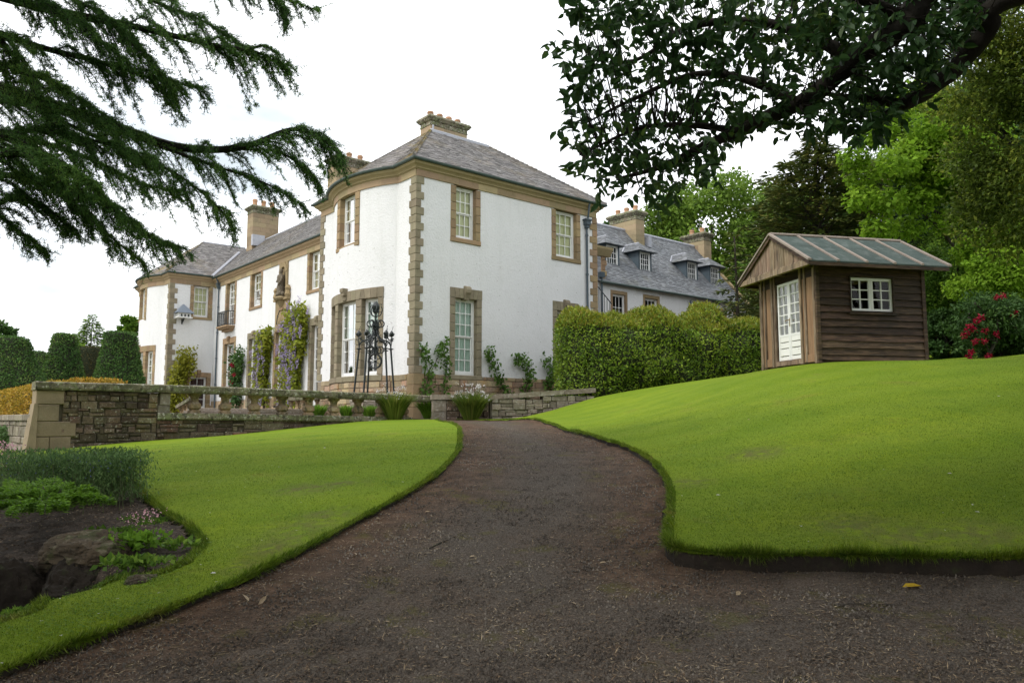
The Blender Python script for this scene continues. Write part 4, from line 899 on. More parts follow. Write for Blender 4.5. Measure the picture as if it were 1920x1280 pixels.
for ua, ub in ((16.35, 17.55), (19.35, 20.5), (24.05, 25.2), (26.55, 27.7)):
    w0 = 5.1; zs, zt = 10.62, 11.92; uc = (ua + ub) / 2
    wE = 3.82 + (zt + .02 - 9.3) / (4.7 / 4.18)
    mb = MB(); wS = 3.82 + (zs - 9.3) / (4.7 / 4.18)
    for u_ in (ua, ub): mb.add([(u_ - .03, w0, zs - .1), (u_ + .03, w0, zs - .1), (u_ + .03, w0, zt), (u_ - .03, w0, zt), (u_ - .03, wE + .1, zt), (u_ + .03, wE + .1, zt)], [(0, 1, 2, 3), (0, 3, 4), (1, 5, 2), (2, 5, 4, 3)])
    mb.box(ua - .04, ua + .1, w0 - .03, w0 + .03, zs - .08, zt); mb.box(ub - .1, ub + .04, w0 - .03, w0 + .03, zs - .08, zt); mb.box(ua - .08, ub + .08, w0 - .09, w0 + .05, zs - .12, zs - .02); mb.box(ua + .1, ub - .1, w0 - .02, w0 + .03, zt - .07, zt)
    dm = wb(mb, 'dormer', 'pipe')
    glazing(dm, lambda s, d, z: (s, w0 - d, z), ua + .1, ub - .1, zs, zt - .06, 4, 3, False, None, depth=.0, panes=False)
    # hipped slated dormer roof
    hz = zt + .62; o_ = .3; f0, f1 = (ua - o_, w0 - .34, zt - .06), (ub + o_, w0 - .34, zt - .06); top = (uc, w0 + .45, hz); wr = 3.82 + (hz - 9.3) / (4.7 / 4.18); wl_ = 3.82 + (zt - .06 - 9.3) / (4.7 / 4.18)
    slate_roof('dormer_roof', quad_surf(f0, f1, top, top), 7, M['slate_blue'], dm, (1.7, .1), .22, wb)
    slate_roof('dormer_roof', quad_surf(f1, (ub + o_, wl_, zt - .06), top, (uc, wr, hz)), 7, M['slate_blue'], dm, (1.5, 1.), .22, wb)
    slate_roof('dormer_roof', quad_surf((ua - o_, wl_, zt - .06), f0, (uc, wr, hz), top), 7, M['slate_blue'], dm, (1.5, 1.), .22, wb)
    mb = MB(); mb.tube([top, (uc, wr, hz)], .05, 6); mb.tube([(uc, wr, hz), (ua - o_ - .05, wl_, zt)], .05, 5); mb.tube([(uc, wr, hz), (ub + o_ + .05, wl_, zt)], .05, 5); wb(mb, 'lead_flashing', 'lead', dm)
    mb = MB(); mb.add([f0, f1, (ub + o_, wl_, zt - .07), (ua - o_, wl_, zt - .07)], [(0, 1, 2, 3)]); wb(mb, 'soffit', 'pipe', dm)
chimney(21.36, 22.2, 7.0, 9.3, 12.5, 14.62, 3, 'y', par=wing, builder=wb, potr=.17)
chimney(30.0 - 1.2, 30.0 - .35, 7.1, 8.9, 12.6, 14.35, 2, 'y', par=wing, builder=wb, potr=.17)
mb = MB(); mb.box(22.5, 22.8, 6.9, 7.9, 12.9, 13.6); wb(mb, 'skylight', 'lead')
mb = MB(); mb.tube([(22.75, 3.85, 9.0), (22.75, 3.85, 8.5), (22.68, 3.85, 8.3), (22.75, 3.85, 8.0), (22.75, 3.85, 6.5)], .07, 8); mb.box(22.86, 23.1, 3.9, 4.05, 7.9, 8.3); wb(mb, 'vent_pipe', 'pipe')
mb = MB(); mb.tube([(25.1, 3.85, 9.2), (25.1, 3.85, 6.2)], .05, 8); wb(mb, 'downpipe', 'pipe')
mb = MB(); mb.tube([(14.75, 3.85, 9.6), (14.75, 3.85, 5.2)], .06, 8); mb.box(14.62, 14.9, 3.75, 4.0, 9.5, 9.8); wb(mb, 'downpipe', 'pipe')
for k in range(5): stone(wing, m_wing, 14.95, 15.2 + .12 * (k % 2), 9.35 + .3 * k, 9.65 + .3 * k, 'stone_tan', 'quoin_stone', d0=-.1, d1=.03)
mb = MB(); sweep(mb, [(15.5, 4.0), (13.0, 4.0)], [(-.1, 10.75), (.1, 10.75), (.35, 11.1), (.38, 11.22), (-.1, 11.3)]); wb(mb, 'cornice', 'stone_frieze')
hb = hb_old

# ------------------------------------------------------------------ wooden shed
def builder(root):
    org = tuple(root.location)
    return lambda mb, name, mt, parent=None, **p: mb.build(name, M[mt] if isinstance(mt, str) else mt, parent or root, org, **p)
SZ = 2.97; SA = math.radians(12)
shed = empty('garden_shed', (7.40, 18.5, SZ), 'small brown timber shed with white glazed doors and green felt roof on the lawn', 'shed', rz=SA)
def sb(mb, name, mt, parent=None, **p): return mb.build(name, M[mt] if isinstance(mt, str) else mt, parent or shed, (0, 0, SZ), **p)
# local x = along the boarded side, y = along the door front
m_ss = lambda s, d, z: (s, -d, z); m_sf = lambda s, d, z: (-d, s, z)
SL, SWD = 3.0, 2.55
mb = MB(); mb.box(.03, SL - .03, .03, SWD - .03, 2.93, 3.06); sb(mb, 'floor', 'wood_dark')
grid = [3.03, 3.16, 3.33, 3.5, 3.68, 3.86, 4.03, 4.21, 4.38, 4.56, 4.74, 4.92, 5.10, 5.28, 5.42]
wo = (.90, 2.14, 4.22, 5.11)
def plank(s0, s1, z0, z1):
    mb = MB(); q = []; w = random.uniform(-.006, .006)
    n = max(2, int((s1 - s0) / .3)); 
    for i in range(n + 1):
        s = s0 + (s1 - s0) * i / n; wv = .006 * math.sin(s * 5 + z0 * 9) + random.uniform(-.004, .004)
        q += [(s, .012, z1 + .02), (s, -.006, z1 + .02), (s, -.046 + w, z0 + wv), (s, .0, z0 + wv)]
    fs = [(3, 2, 1, 0), tuple(4 * n + j for j in range(4))] + [(i * 4 + j, i * 4 + (j + 1) % 4, i * 4 + 4 + (j + 1) % 4, i * 4 + 4 + j) for i in range(n) for j in range(4)]
    mb.add(q, fs); sb(mb, 'plank', 'wood_dark')
for z0, z1 in zip(grid[:-1], grid[1:]):
    if z1 <= wo[2] + .05 or z0 >= wo[3] - .02: plank(.06, SL - .06, z0, z1)
    else: plank(.06, wo[0], z0, z1); plank(wo[1], SL - .06, z0, z1)
for x0, x1 in ((-.03, .06), (SL - .06, SL + .04)):
    mb = MB(); mb.box(x0, x1, -.055, .05, 2.95, 5.42); sb(mb, 'corner_post', 'wood_dark')
mb = MB(); mb.box(SL, SL + .03, .05, SWD, 2.97, 5.42); mb.box(.03, SL, SWD, SWD + .03, 2.97, 5.42)
mb.box(-.02, .0, .05, .66, 5.1, 5.45); mb.box(-.02, 0, .66, 1.8, 5.16, 5.45); mb.box(-.02, 0, 1.8, SWD, 5.1, 5.45); sb(mb, 'back_boarding', 'wood_dark')
def shed_window(m, a, b, z0, z1, cols, rows, name='window', kick=None, mt='white', dd=0.0):
    mb = MB(); f = .055; y0 = z0 if kick is None else kick
    mb.box(a, a + f, dd - .05, dd, z0, z1, m); mb.box(b - f, b, dd - .05, dd, z0, z1, m); mb.box(a + f, b - f, dd - .05, dd - .001, z1 - f * 1.2, z1, m); mb.box(a + f, b - f, dd - .05, dd - .001, y0, y0 + f, m)
    xi, xj, zi, zj = a + f, b - f, y0 + f, z1 - f * 1.2
    for k in range(1, cols): x = xi + (xj - xi) * k / cols; mb.box(x - .013, x + .013, dd - .045, dd - .008, zi, zj, m)
    for k in range(1, rows): z = zi + (zj - zi) * k / rows; mb.box(xi, xj, dd - .043, dd - .01, z - .013, z + .013, m)
    w = sb(mb, name, mt)
    for i in range(cols):
        for j in range(rows):
            q = MB(); x0, x1, za, zb = xi + (xj - xi) * i / cols, xi + (xj - xi) * (i + 1) / cols, zi + (zj - zi) * j / rows, zi + (zj - zi) * (j + 1) / rows
            q.add([m(x0, dd - .03, za), m(x1, dd - .03, za), m(x1, dd - .03, zb), m(x0, dd - .03, zb)], [(0, 1, 2, 3)]); sb(q, 'pane', 'glass', w)
    return w
shed_window(m_ss, .93, 1.515, 4.26, 5.08, 2, 3, 'casement', dd=.0); shed_window(m_ss, 1.525, 2.11, 4.26, 5.08, 2, 3, 'casement', dd=.0)
mb = MB(); mb.box(.90, .93, -.06, .05, 4.2, 5.12); mb.box(2.11, 2.14, -.06, .05, 4.2, 5.12); mb.box(.86, 2.18, -.085, .05, 4.16, 4.22); mb.box(.9, 2.14, -.055, .05, 5.09, 5.13); sb(mb, 'window_surround', 'wood_dark')
# pair of doors
for a, b in ((.70, 1.215), (1.225, 1.74)):
    dw = shed_window(m_sf, a, b, 3.12, 5.14, 2, 5, 'door', 3.74, 'white', dd=-.015)
    for z0, z1 in ((3.12, 3.22), (3.24, 3.42), (3.44, 3.58), (3.60, 3.74)):
        q = MB(); q.cbox(a + .055, b - .055, -.06, -.022, z0, z1, .008, m_sf); sb(q, 'lower_panel', 'peeling', dw)
q = MB(); q.tube([m_sf(1.2, 0, 4.15), m_sf(1.2, .05, 4.15), m_sf(1.3, .055, 4.13)], .012, 6); q.box(1.185, 1.215, -.016, -.008, 3.98, 4.2, m_sf); sb(q, 'door_handle', mat('brass', (.30, .21, .08), .4, metal=.8))
for s0, s1, d0, d1, z0, z1, mt, nm in ((-.0, .085, -.03, .05, 2.95, 5.42, 'wood_pale', 'post'), (.40, .475, -.03, .035, 3.0, 5.42, 'wood_pale', 'post'), (.575, .66, -.03, .045, 2.97, 5.42, 'wood_pale', 'post'), (1.78, 1.86, -.03, .04, 2.97, 5.42, 'wood_pale', 'post'), (1.90, 2.0, -.03, .045, 2.97, 5.42, 'wood_pale', 'post'), (2.27, 2.34, -.03, .04, 2.97, 5.42, 'wood_pale', 'post'), (2.44, 2.55, -.03, .05, 2.93, 5.42, 'wood_pale', 'post'),
        (.085, .40, -.03, .0, 3.1, 5.1, 'wood_orange', 'board_panel'), (2.0, 2.27, -.03, .0, 3.1, 5.1, 'wood_orange', 'board_panel'), (2.34, 2.44, -.03, .002, 3.0, 5.1, 'wood_orange', 'board_panel'), (.475, .575, -.03, .0, 3.0, 5.15, 'wood_orange', 'board_panel'), (1.86, 1.90, -.03, .0, 3.0, 5.15, 'wood_orange', 'board_panel'),
        (.085, .40, -.03, .03, 2.99, 3.18, 'wood_orange', 'plinth_board'), (2.0, 2.27, -.03, .03, 2.99, 3.2, 'wood_orange', 'plinth_board'), (.66, 1.78, -.06, .05, 2.98, 3.10, 'wood_pale', 'threshold'), (.66, 1.78, -.04, .02, 5.15, 5.24, 'wood_dark', 'door_head')):
    q = MB(); q.cbox(s0, s1, d0, d1, z0, z1, .006, m_sf); sb(q, nm, mt)
# roof
RY, RZs, E0, E1, EZ = 1.27, 6.37, -.42, 2.96, 5.37
def rs(x, y, z): return (x, y, z)
X0r, X1r = -.42, 3.47
for ya, yb in ((E0, RY), (E1, RY)):
    for k in range(5):
        xa, xb = X0r + (X1r - X0r) * k / 5, X0r + (X1r - X0r) * (k + 1) / 5
        for t0, t1 in ((0, .56), (.56, 1)):
            q = MB(); p = []
            for dz in (-.03, .012 + (.004 if t0 else 0)):
                p += [(xa + .004, ya + (yb - ya) * t0, EZ + (RZs - EZ) * t0 + dz), (xb - .004, ya + (yb - ya) * t0, EZ + (RZs - EZ) * t0 + dz), (xb - .004, ya + (yb - ya) * t1, EZ + (RZs - EZ) * t1 + dz), (xa + .004, ya + (yb - ya) * t1, EZ + (RZs - EZ) * t1 + dz)]
            if ya > yb: p = p[:4][::-1] + p[4:][::-1]
            q.hexa(p); sb(q, 'felt_sheet', 'felt')
    for k in range(6):
        x = X0r + (X1r - X0r) * k / 5; wdt = .035 if 0 < k < 5 else .05
        q = MB(); p = []
        for dz in (.0, .05):
            p += [(x - wdt, ya - .01 * (1 if ya < yb else -1), EZ + dz), (x + wdt, ya - .01 * (1 if ya < yb else -1), EZ + dz), (x + wdt, yb, RZs + dz), (x - wdt, yb, RZs + dz)]
        if ya > yb: p = p[:4][::-1] + p[4:][::-1]
        q.hexa(p); sb(q, 'roof_batten', 'felt_batten')
    q = MB(); s_ = 1 if ya < yb else -1; q.box(X0r + .02, X1r - .02, min(ya, ya + .03 * s_), max(ya, ya + .03 * s_), EZ - .11, EZ - .02); sb(q, 'fascia', 'wood_dark')
    q = MB(); q.add([(X0r + .03, ya, EZ - .06), (X1r - .03, ya, EZ - .06), (X1r - .03, RY, RZs - .05), (X0r + .03, RY, RZs - .05)], [(0, 1, 2, 3)]); sb(q, 'soffit', 'wood_dark')
q = MB(); q.tube([(X0r, RY, RZs + .03), (X1r, RY, RZs + .03)], .045, 8); sb(q, 'ridge_roll', 'felt_batten')
# gable front hung forward of the doors
xg = -.36
ng = 15
for k in range(ng):
    y0, y1 = E0 + .10 + (E1 - E0 - .2) * k / ng, E0 + .10 + (E1 - E0 - .2) * (k + 1) / ng; yc = (y0 + y1) / 2
    def rh(y): return RZs - .07 - abs(y - RY) / (RY - E0) * (RZs - EZ)
    d = random.uniform(0, .012) + (.014 if k % 2 else 0); q = MB()
    if min(rh(y0), rh(y1)) < 5.44: continue
    p = [(xg - d, y1, 5.40), (xg - d, y0, 5.40), (xg + .02, y0, 5.40), (xg + .02, y1, 5.40), (xg - d, y1, rh(y1)), (xg - d, y0, rh(y0)), (xg + .02, y0, rh(y0)), (xg + .02, y1, rh(y1))]
    if y0 < RY < y1:
        pass
    q.hexa(p); sb(q, 'gable_board', 'wood_pale')
q = MB(); q.box(xg - .06, xg + .05, E0 + .02, E1 - .02, 5.28, 5.41); q.box(xg - .03, xg + .02, E0 + .1, E1 - .1, 5.41, 5.45); sb(q, 'tie_beam', 'wood_pale')
for y in (.05, 1.27, 2.5):
    q = MB(); q.box(xg, .02, y - .04, y + .04, 5.3, 5.4); sb(q, 'bracket', 'wood_dark')
for ya in (E0, E1):
    q = MB(); sg = 1 if ya < RY else -1
    p = [(X0r - .02, ya, EZ - .10), (X0r + .02, ya, EZ - .10), (X0r + .02, RY, RZs - .10), (X0r - .02, RY, RZs - .10)]; p2 = [(a, b, c + .1) for a, b, c in p]
    if sg < 0: p, p2 = p[::-1], p2[::-1]
    q.hexa(p + p2); sb(q, 'barge_board', 'wood_dark')

# ------------------------------------------------------------------ balustrade wall
m_bal = lambda s, d, z: (*(BAL0 + Ud * s - Wd_ * d), z)           # s along, d towards the lawn
balw = empty('balustrade_wall', (*balp(-3.9), .7), 'long rubble retaining wall with a row of stone balusters under lichened coping', 'wall')
bb = builder(balw)
def ztop(s): return 2.56 - max(0, s) * .0165
def zstr(s): return 1.78 - max(0, s) * .0150
mb = MB(); grid_wall(mb, m_bal, -3.6, 7.0, .3, 1.6, [], 1.); 
mb.add([m_bal(-3.6, 0, 1.6), m_bal(-.75, 0, 1.6), m_bal(-.75, 0, 2.33), m_bal(-3.6, 0, 2.33)], [(0, 1, 2, 3)]); mb.add([m_bal(-3.6, -.34, 1.6), m_bal(-.75, -.34, 1.6), m_bal(-.75, -.34, 2.33), m_bal(-3.6, -.34, 2.33)], [(3, 2, 1, 0)])
mb.add([m_bal(-3.6, 0, 1.6), m_bal(-.75, 0, 1.6), m_bal(-.75, -.34, 1.6), m_bal(-3.6, -.34, 1.6)], [(0, 1, 2, 3)])
bb(mb, 'wall_core', 'mortar')
rubble(None, m_bal, -3.35, -1.05, .55, 2.32, 'stone_dark', 'wall_stone', hh=(.12, .19), ll=(.2, .44), d1=.055, builder=bb, gap=.008, wild=True, jit=.02)
rubble(None, m_bal, -1.05, 7.0, .75, 1.58, 'stone_dark', 'wall_stone', hh=(.13, .21), ll=(.25, .55), d1=.05, builder=bb, gap=.008, wild=True, jit=.02)
for z0, z1, s0 in ((1.60, 2.0, -.75), (2.0, 2.33, -.78)): stone(None, m_bal, -1.05, s0, z0, z1, 'stone_tan', 'pier_stone', d0=-.36, d1=.06) if False else None
def bstone(s0, s1, z0, z1, mt, name, d0=-.36, d1=.07, c=.015, m=m_bal, gap=.006, bld=None, jit=0):
    q = MB(); q.cbox(s0 + gap, s1 - gap, d0, d1, z0 + gap, z1 - gap, c, m, jit); return (bld or bb)(q, name, mt)
bstone(-1.05, -.72, 1.60, 1.98, 'stone_pale', 'pier_stone'); bstone(-1.0, -.72, 1.98, 2.33, 'stone_pale', 'pier_stone')
# battered end pier
M['pier'] = mat('pier_sandstone', (.255, .195, .13), .9, [(2, (.18, .14, .095), .45, .7, .8), (7, (.30, .25, .18), .55, .75, .6)], (22, .6), objr=.15)
for s0, s1, z0, z1 in ((-3.96, -3.32, 1.98, 2.34), (-3.96, -3.42, 1.55, 1.98), (-4.0, -3.02, 1.16, 1.55), (-4.06, -3.6, .4, 1.16), (-3.6, -3.12, .4, 1.16)): bstone(s0, s1, z0, z1, 'pier', 'pier_stone', d0=-.5, d1=.09)
q = MB(); q.hexa([m_bal(-4.16, .16, .4), m_bal(-3.9, .16, .4), m_bal(-3.9, -.55, .4), m_bal(-4.16, -.55, .4), m_bal(-3.98, .1, 2.0), m_bal(-3.9, .1, 2.0), m_bal(-3.9, -.5, 2.0), m_bal(-3.98, -.5, 2.0)]); bb(q, 'buttress', 'pier')
# coping stones and string course
cs = [-3.99, -2.4, -.9, .75, 2.3, 3.8, 5.3, 6.6, 8.35]
for a, b in zip(cs[:-1], cs[1:]):
    q = MB(); za, zb = ztop(a), ztop(b); g = .004; th = .215; f = lambda s, d, z: m_bal(s, d, z)
    p = []
    for d, z in ((-.46, -th), (.15, -th), (.17, -th + .05), (.17, -.03), (.12, 0), (-.44, 0)): p.append((d, z))
    vs = [m_bal(a + g, d, za + z + random.uniform(-.003, .003)) for d, z in p] + [m_bal(b - g, d, zb + z + random.uniform(-.003, .003)) for d, z in p]
    q.add(vs, [tuple(range(6)), tuple(range(11, 5, -1))] + [(j, 6 + j, 6 + (j + 1) % 6, (j + 1) % 6) for j in range(6)]); bb(q, 'coping_stone', 'coping')
ss = [-1.05, .3, 1.9, 3.3, 4.8, 6.0, 7.2]
for a, b in zip(ss[:-1], ss[1:]):
    q = MB(); za, zb = zstr(a), zstr(b); g = .004
    p = [(-.42, -.19), (.09, -.19), (.12, -.15), (.12, -.02), (.10, 0), (-.42, 0)]
    vs = [m_bal(a + g, d, za + z) for d, z in p] + [m_bal(b - g, d, zb + z) for d, z in p]
    q.add(vs, [tuple(range(6)), tuple(range(11, 5, -1))] + [(j, 6 + j, 6 + (j + 1) % 6, (j + 1) % 6) for j in range(6)]); bb(q, 'string_course', 'coping')
def baluster_mb(c, z0, z1, w=.16, ang=0):
    H = z1 - z0; q = MB()
    prof = [(w, 0), (w, .12), (w * .72, .15), (w * .72, .18), (w * 1.02, .26), (w * 1.02, .42), (w * .95, .47), (w * .6, .58), (w * .58, .70), (w * .68, .78), (w * .68, .82), (w, .87), (w, 1.0)]
    ca, sa = math.cos(ang), math.sin(ang); vs = []; fs = []
    for r, z in prof:
        for x, y in ((-1, -1), (-.55, -1.15), (.55, -1.15), (1, -1), (1.15, -.55), (1.15, .55), (1, 1), (.55, 1.15), (-.55, 1.15), (-1, 1), (-1.15, .55), (-1.15, -.55)):
            x, y = x * r * .88, y * r * .88; vs.append((c[0] + x * ca - y * sa, c[1] + x * sa + y * ca, z0 + z * H))
    n = 12
    for i in range(len(prof) - 1):
        for j in range(n): fs.append((i * n + j, i * n + (j + 1) % n, (i + 1) * n + (j + 1) % n, (i + 1) * n + j))
    q.add(vs, fs); return q
for k in range(9):
    s = .873 * k; bb(baluster_mb(m_bal(s, -.16, 0)[:2], zstr(s) - .002, ztop(s) - .213, ang=math.pi / 2 - AU), 'baluster', 'baluster', smooth=False)
# stub of drain brick at the wall foot
dp = ground_at(393, 813, hl); q = MB(); q.cbox(1.05, 1.45, -.1, .14, 1.12, 1.2, .02, m_bal, .01)
bb(q, 'drain_stone', mat('drain_brick', (.20, .085, .06), .9))

# low wall and copper hedge left of the pier
m_lw = lambda s, d, z: (*(PIER + Wd_ * s - Ud * d), z)
lw = empty('garden_wall', (*PIER, .5), 'low pale rubble wall below the copper hedge, left of the balustrade pier', 'wall'); lb = builder(lw)
q = MB(); q.box(.1, 14, -.3, 0, .2, 1.62, m_lw); lb(q, 'wall_core', 'mortar_base')
rubble(None, m_lw, .3, 9, .5, 1.56, 'stone_pale', 'wall_stone', hh=(.18, .3), ll=(.35, .8), d1=.04, builder=lb)
for k in range(9): bstone(.25 + 1.3 * k, .25 + 1.3 * (k + 1), 1.56, 1.74, 'stone_pale', 'coping_stone', d0=-.4, d1=.1, m=m_lw, bld=lb)

# low wall beside the head of the path
pw = [np.array(p) for p in ((-2.62, 26.35), (-.78, 26.75), (2.95, 27.75))]
def m_pw(s, d, z):
    l0 = np.linalg.norm(pw[1] - pw[0])
    if s < l0: dr = (pw[1] - pw[0]) / l0; p = pw[0] + dr * s
    else: dr = (pw[2] - pw[1]); dr = dr / np.linalg.norm(dr); p = pw[1] + dr * (s - l0)
    n = np.array([dr[1], -dr[0]]); return (p[0] + n[0] * d, p[1] + n[1] * d, z)
pth = empty('path_wall', (*pw[0], 1.5), 'low grey rubble wall with flat coping at the top of the path below the house', 'wall'); pb = builder(pth)
PL = np.linalg.norm(pw[1] - pw[0]) + np.linalg.norm(pw[2] - pw[1])
def zpw(s): return np.interp(s, [0, 1.9, PL], [2.44, 2.45, 2.73])
q = MB()
for a, b in ((.0, 1.8), (1.9, 3.8), (3.8, PL)): q.box(a, b, -.28, 0, 1.2, float(zpw(a)) - .16, m_pw)
pb(q, 'wall_core', 'mortar')
z = 1.55
rubble(None, m_pw, .38, 1.85, 1.5, 2.27, 'stone_dark', 'wall_stone', hh=(.15, .25), ll=(.3, .6), builder=pb)
rubble(None, m_pw, 1.95, 3.8, 1.5, 2.30, 'stone_pale', 'wall_stone', hh=(.11, .18), ll=(.2, .5), builder=pb, wild=True, jit=.015); rubble(None, m_pw, 3.8, PL, 1.8, 2.43, 'stone_pale', 'wall_stone', hh=(.11, .18), ll=(.2, .5), builder=pb, wild=True, jit=.015)
for z0, z1 in ((1.45, 1.86), (1.86, 2.26)): bstone(-.1, .38, z0, z1, 'stone_pale', 'pier_stone', d0=-.36, d1=.05, m=m_pw, bld=pb)
cc = [-.14, .85, 1.86, 2.9, 3.7, 4.6, PL + .05]
for a, b in zip(cc[:-1], cc[1:]):
    q = MB(); p = [m_pw(a + .006, d, float(zpw(max(a, 0))) + z) for d, z in ((-.38, -.17), (.09, -.17), (.09, 0), (-.38, 0))] + [m_pw(b - .006, d, float(zpw(min(b, PL))) + z) for d, z in ((-.38, -.17), (.09, -.17), (.09, 0), (-.38, 0))]
    q.add(p, [(0, 1, 2, 3), (7, 6, 5, 4)] + [(j, 4 + j, 4 + (j + 1) % 4, (j + 1) % 4) for j in range(4)]); pb(q, 'coping_stone', 'stone_pale')

# ------------------------------------------------------------------ terrace furniture
# wellhead with wrought iron overthrow
wc = at(702, 735, 29.0); wx, wy = wc[0], wc[1]
curb = empty('well_curb', (wx, wy, 1.62), 'round rubble well curb with stone rim behind the balusters', 'well'); cb = builder(curb)
m_wc = lambda s, d, z: (wx + (.82 + d) * math.cos(s), wy + (.82 + d) * math.sin(s), z)
q = MB(); q.lathe([(.8, 1.5), (.8, 2.25), (.5, 2.25), (.5, 1.6)], (wx, wy, 0), 24); cb(q, 'curb_core', 'mortar_base')
for zz in ((1.62, 1.92), (1.92, 2.22)):
    for k in range(12): a = k * math.tau / 12 + (.26 if zz[0] > 1.7 else 0); bstone(a, a + math.tau / 12, *zz, 'stone_pale', 'curb_stone', d0=-.1, d1=.05, m=m_wc, gap=.012, bld=cb, jit=.012)
for k in range(6): a = k * math.tau / 6; bstone(a, a + math.tau / 6, 2.22, 2.36, 'stone_pale', 'rim_stone', d0=-.35, d1=.12, m=m_wc, gap=.006, bld=cb)
iron = empty('iron_overthrow', (wx, wy, 2.36), 'black wrought iron wellhead frame with scrolls, pulley wheel and flower finial', 'ironwork'); ib = builder(iron)
def leafblade(q, base, d, L_, w, up=(0, 0, 1)):
    b = Vector(base); d = Vector(d).normalized(); s = d.cross(Vector((.3, .5, .2))).normalized(); n = d.cross(s)
    q.add([b, b + d * L_ * .45 + s * w + n * .02, b + d * L_, b + d * L_ * .45 - s * w + n * .02, b + d * L_ * .45 + n * .05], [(0, 1, 4), (1, 2, 4), (2, 3, 4), (3, 0, 4)])
def zpx(y): return float(at(702, y, 29.0)[2])
zj, zc_, zt_ = zpx(655), zpx(615), zpx(575)
angs = [math.radians(a) for a in (200, 245, 300, 345, 30, 80, 130)]
for a in [math.radians(v) for v in (205, 250, 318, 350, 60, 120)]:
    ca, sa = math.cos(a), math.sin(a); r0, r1 = .80, .62
    q = MB(); q.tube([(wx + r0 * ca, wy + r0 * sa, 2.3), (wx + r1 * ca, wy + r1 * sa, zj)], .036, 7); lg = ib(q, 'leg', 'iron')
    q = MB(); q.lathe([(.05, -.03), (.13, 0), (.05, .03)], (wx + r1 * ca, wy + r1 * sa, zj), 8)
    arc = [(wx + r * ca, wy + r * sa, zj + dz) for r, dz in ((r1, 0), (r1 - .02, .16), (r1 - .14, .30), (r1 - .33, .36), (.14, .5), (.04, .75))]
    q.tube(bez(arc, 14), .03, 6)
    q.tube(bez([(wx + r1 * ca, wy + r1 * sa, zj + .05), (wx + (r1 + .03) * ca, wy + (r1 + .03) * sa, zj + .3), (wx + (r1 + .02) * ca, wy + (r1 + .02) * sa, zj + .5)], 6), .018, 5)
    cx, cy, cz = wx + (r1 + .02) * ca, wy + (r1 + .02) * sa, zj + .5
    q.lathe([(.0, -.03), (.07, .02), (.09, .09), (.05, .16), (.01, .2)], (cx, cy, cz), 8); q.tube([(cx, cy, cz + .15), (cx + .05, cy, cz + .33)], .008, 4); q.lathe([(0, -.02), (.022, 0), (0, .02)], (cx + .05, cy, cz + .34), 6)
    for t in range(4): b = a + t * 1.57; leafblade(q, (cx, cy, cz - .05), (math.cos(b), math.sin(b), 1.1), .2, .045)
    for sg in (-1, 1): q.tube(bez([(wx + r1 * ca, wy + r1 * sa, zj + .12), (wx + r1 * ca - sa * sg * .12, wy + r1 * sa + ca * sg * .12, zj + .3), (wx + r1 * ca - sa * sg * .26, wy + r1 * sa + ca * sg * .26, zj + .34)], 6), .014, 4); leafblade(q, (wx + r1 * ca - sa * sg * .22, wy + r1 * sa + ca * sg * .22, zj + .34), (-sa * sg, ca * sg, .6), .18, .05)
    ib(q, 'scroll', 'iron', lg)
def ringtube(q, c, r, ax, t=.022, n=14):
    q.tube([(c[0] + r * math.cos(k * math.tau / n) * ax[0], c[1] + r * math.cos(k * math.tau / n) * ax[1], c[2] + r * math.sin(k * math.tau / n)) for k in range(n + 1)], t, 5, False)
q = MB(); q.tube([(wx, wy, zj - .25), (wx, wy, zc_ + .75)], .035, 7)
for k in range(6):
    a = k * math.tau / 6; ax = (math.cos(a), math.sin(a)); 
    for zc2 in (zj - .02, zc_ + .16): ringtube(q, (wx + .2 * ax[0], wy + .2 * ax[1], zc2), .13, ax)
    q.tube(bez([(wx, wy, zc_ - .35), (wx + .14 * ax[0], wy + .14 * ax[1], zc_ - .2), (wx + .05 * ax[0], wy + .05 * ax[1], zc_ + .02)], 8), .02, 5)
    for dz in (-.12, 0): leafblade(q, (wx, wy, zc_ + dz), (ax[0], ax[1], .9), .22, .06)
ib(q, 'scrollwork', 'iron')
zf = zc_ + .42
q = MB()
for k in range(5):
    a = k * math.tau / 5; ax = (math.cos(a), math.sin(a))
    q.tube(bez([(wx, wy, zf), (wx + .18 * ax[0], wy + .18 * ax[1], zf + .08), (wx + .24 * ax[0], wy + .24 * ax[1], zf + .28), (wx + .2 * ax[0], wy + .2 * ax[1], zf + .42)], 8), .02, 5)
    q.lathe([(0, -.03), (.03, 0), (0, .03)], (wx + .22 * ax[0], wy + .22 * ax[1], zf + .48), 6)
    leafblade(q, (wx, wy, zf + .1), (ax[0] * .6, ax[1] * .6, 1), .3, .07)
q.lathe([(.03, .2), (.13, .32), (.15, .42), (.10, .52), (.02, .60)], (wx, wy, zf), 10)
ib(q, 'finial', 'iron')
q = MB(); zw = zpx(677); ax = (.95, -.3)
for dd in (-.03, .03): ringtube(q, (wx + .3 * dd, wy + dd, zw), .27, ax, .026, 20)
for k in range(3): a = k * math.pi / 3 + math.pi / 2; q.tube([(wx - .27 * math.cos(a) * ax[0], wy - .27 * math.cos(a) * ax[1], zw - .27 * math.sin(a)), (wx + .27 * math.cos(a) * ax[0], wy + .27 * math.cos(a) * ax[1], zw + .27 * math.sin(a))], .016, 5)
q.tube([(wx, wy, zw), (wx, wy, zj - .2)], .02, 5); ib(q, 'pulley_wheel', 'iron')

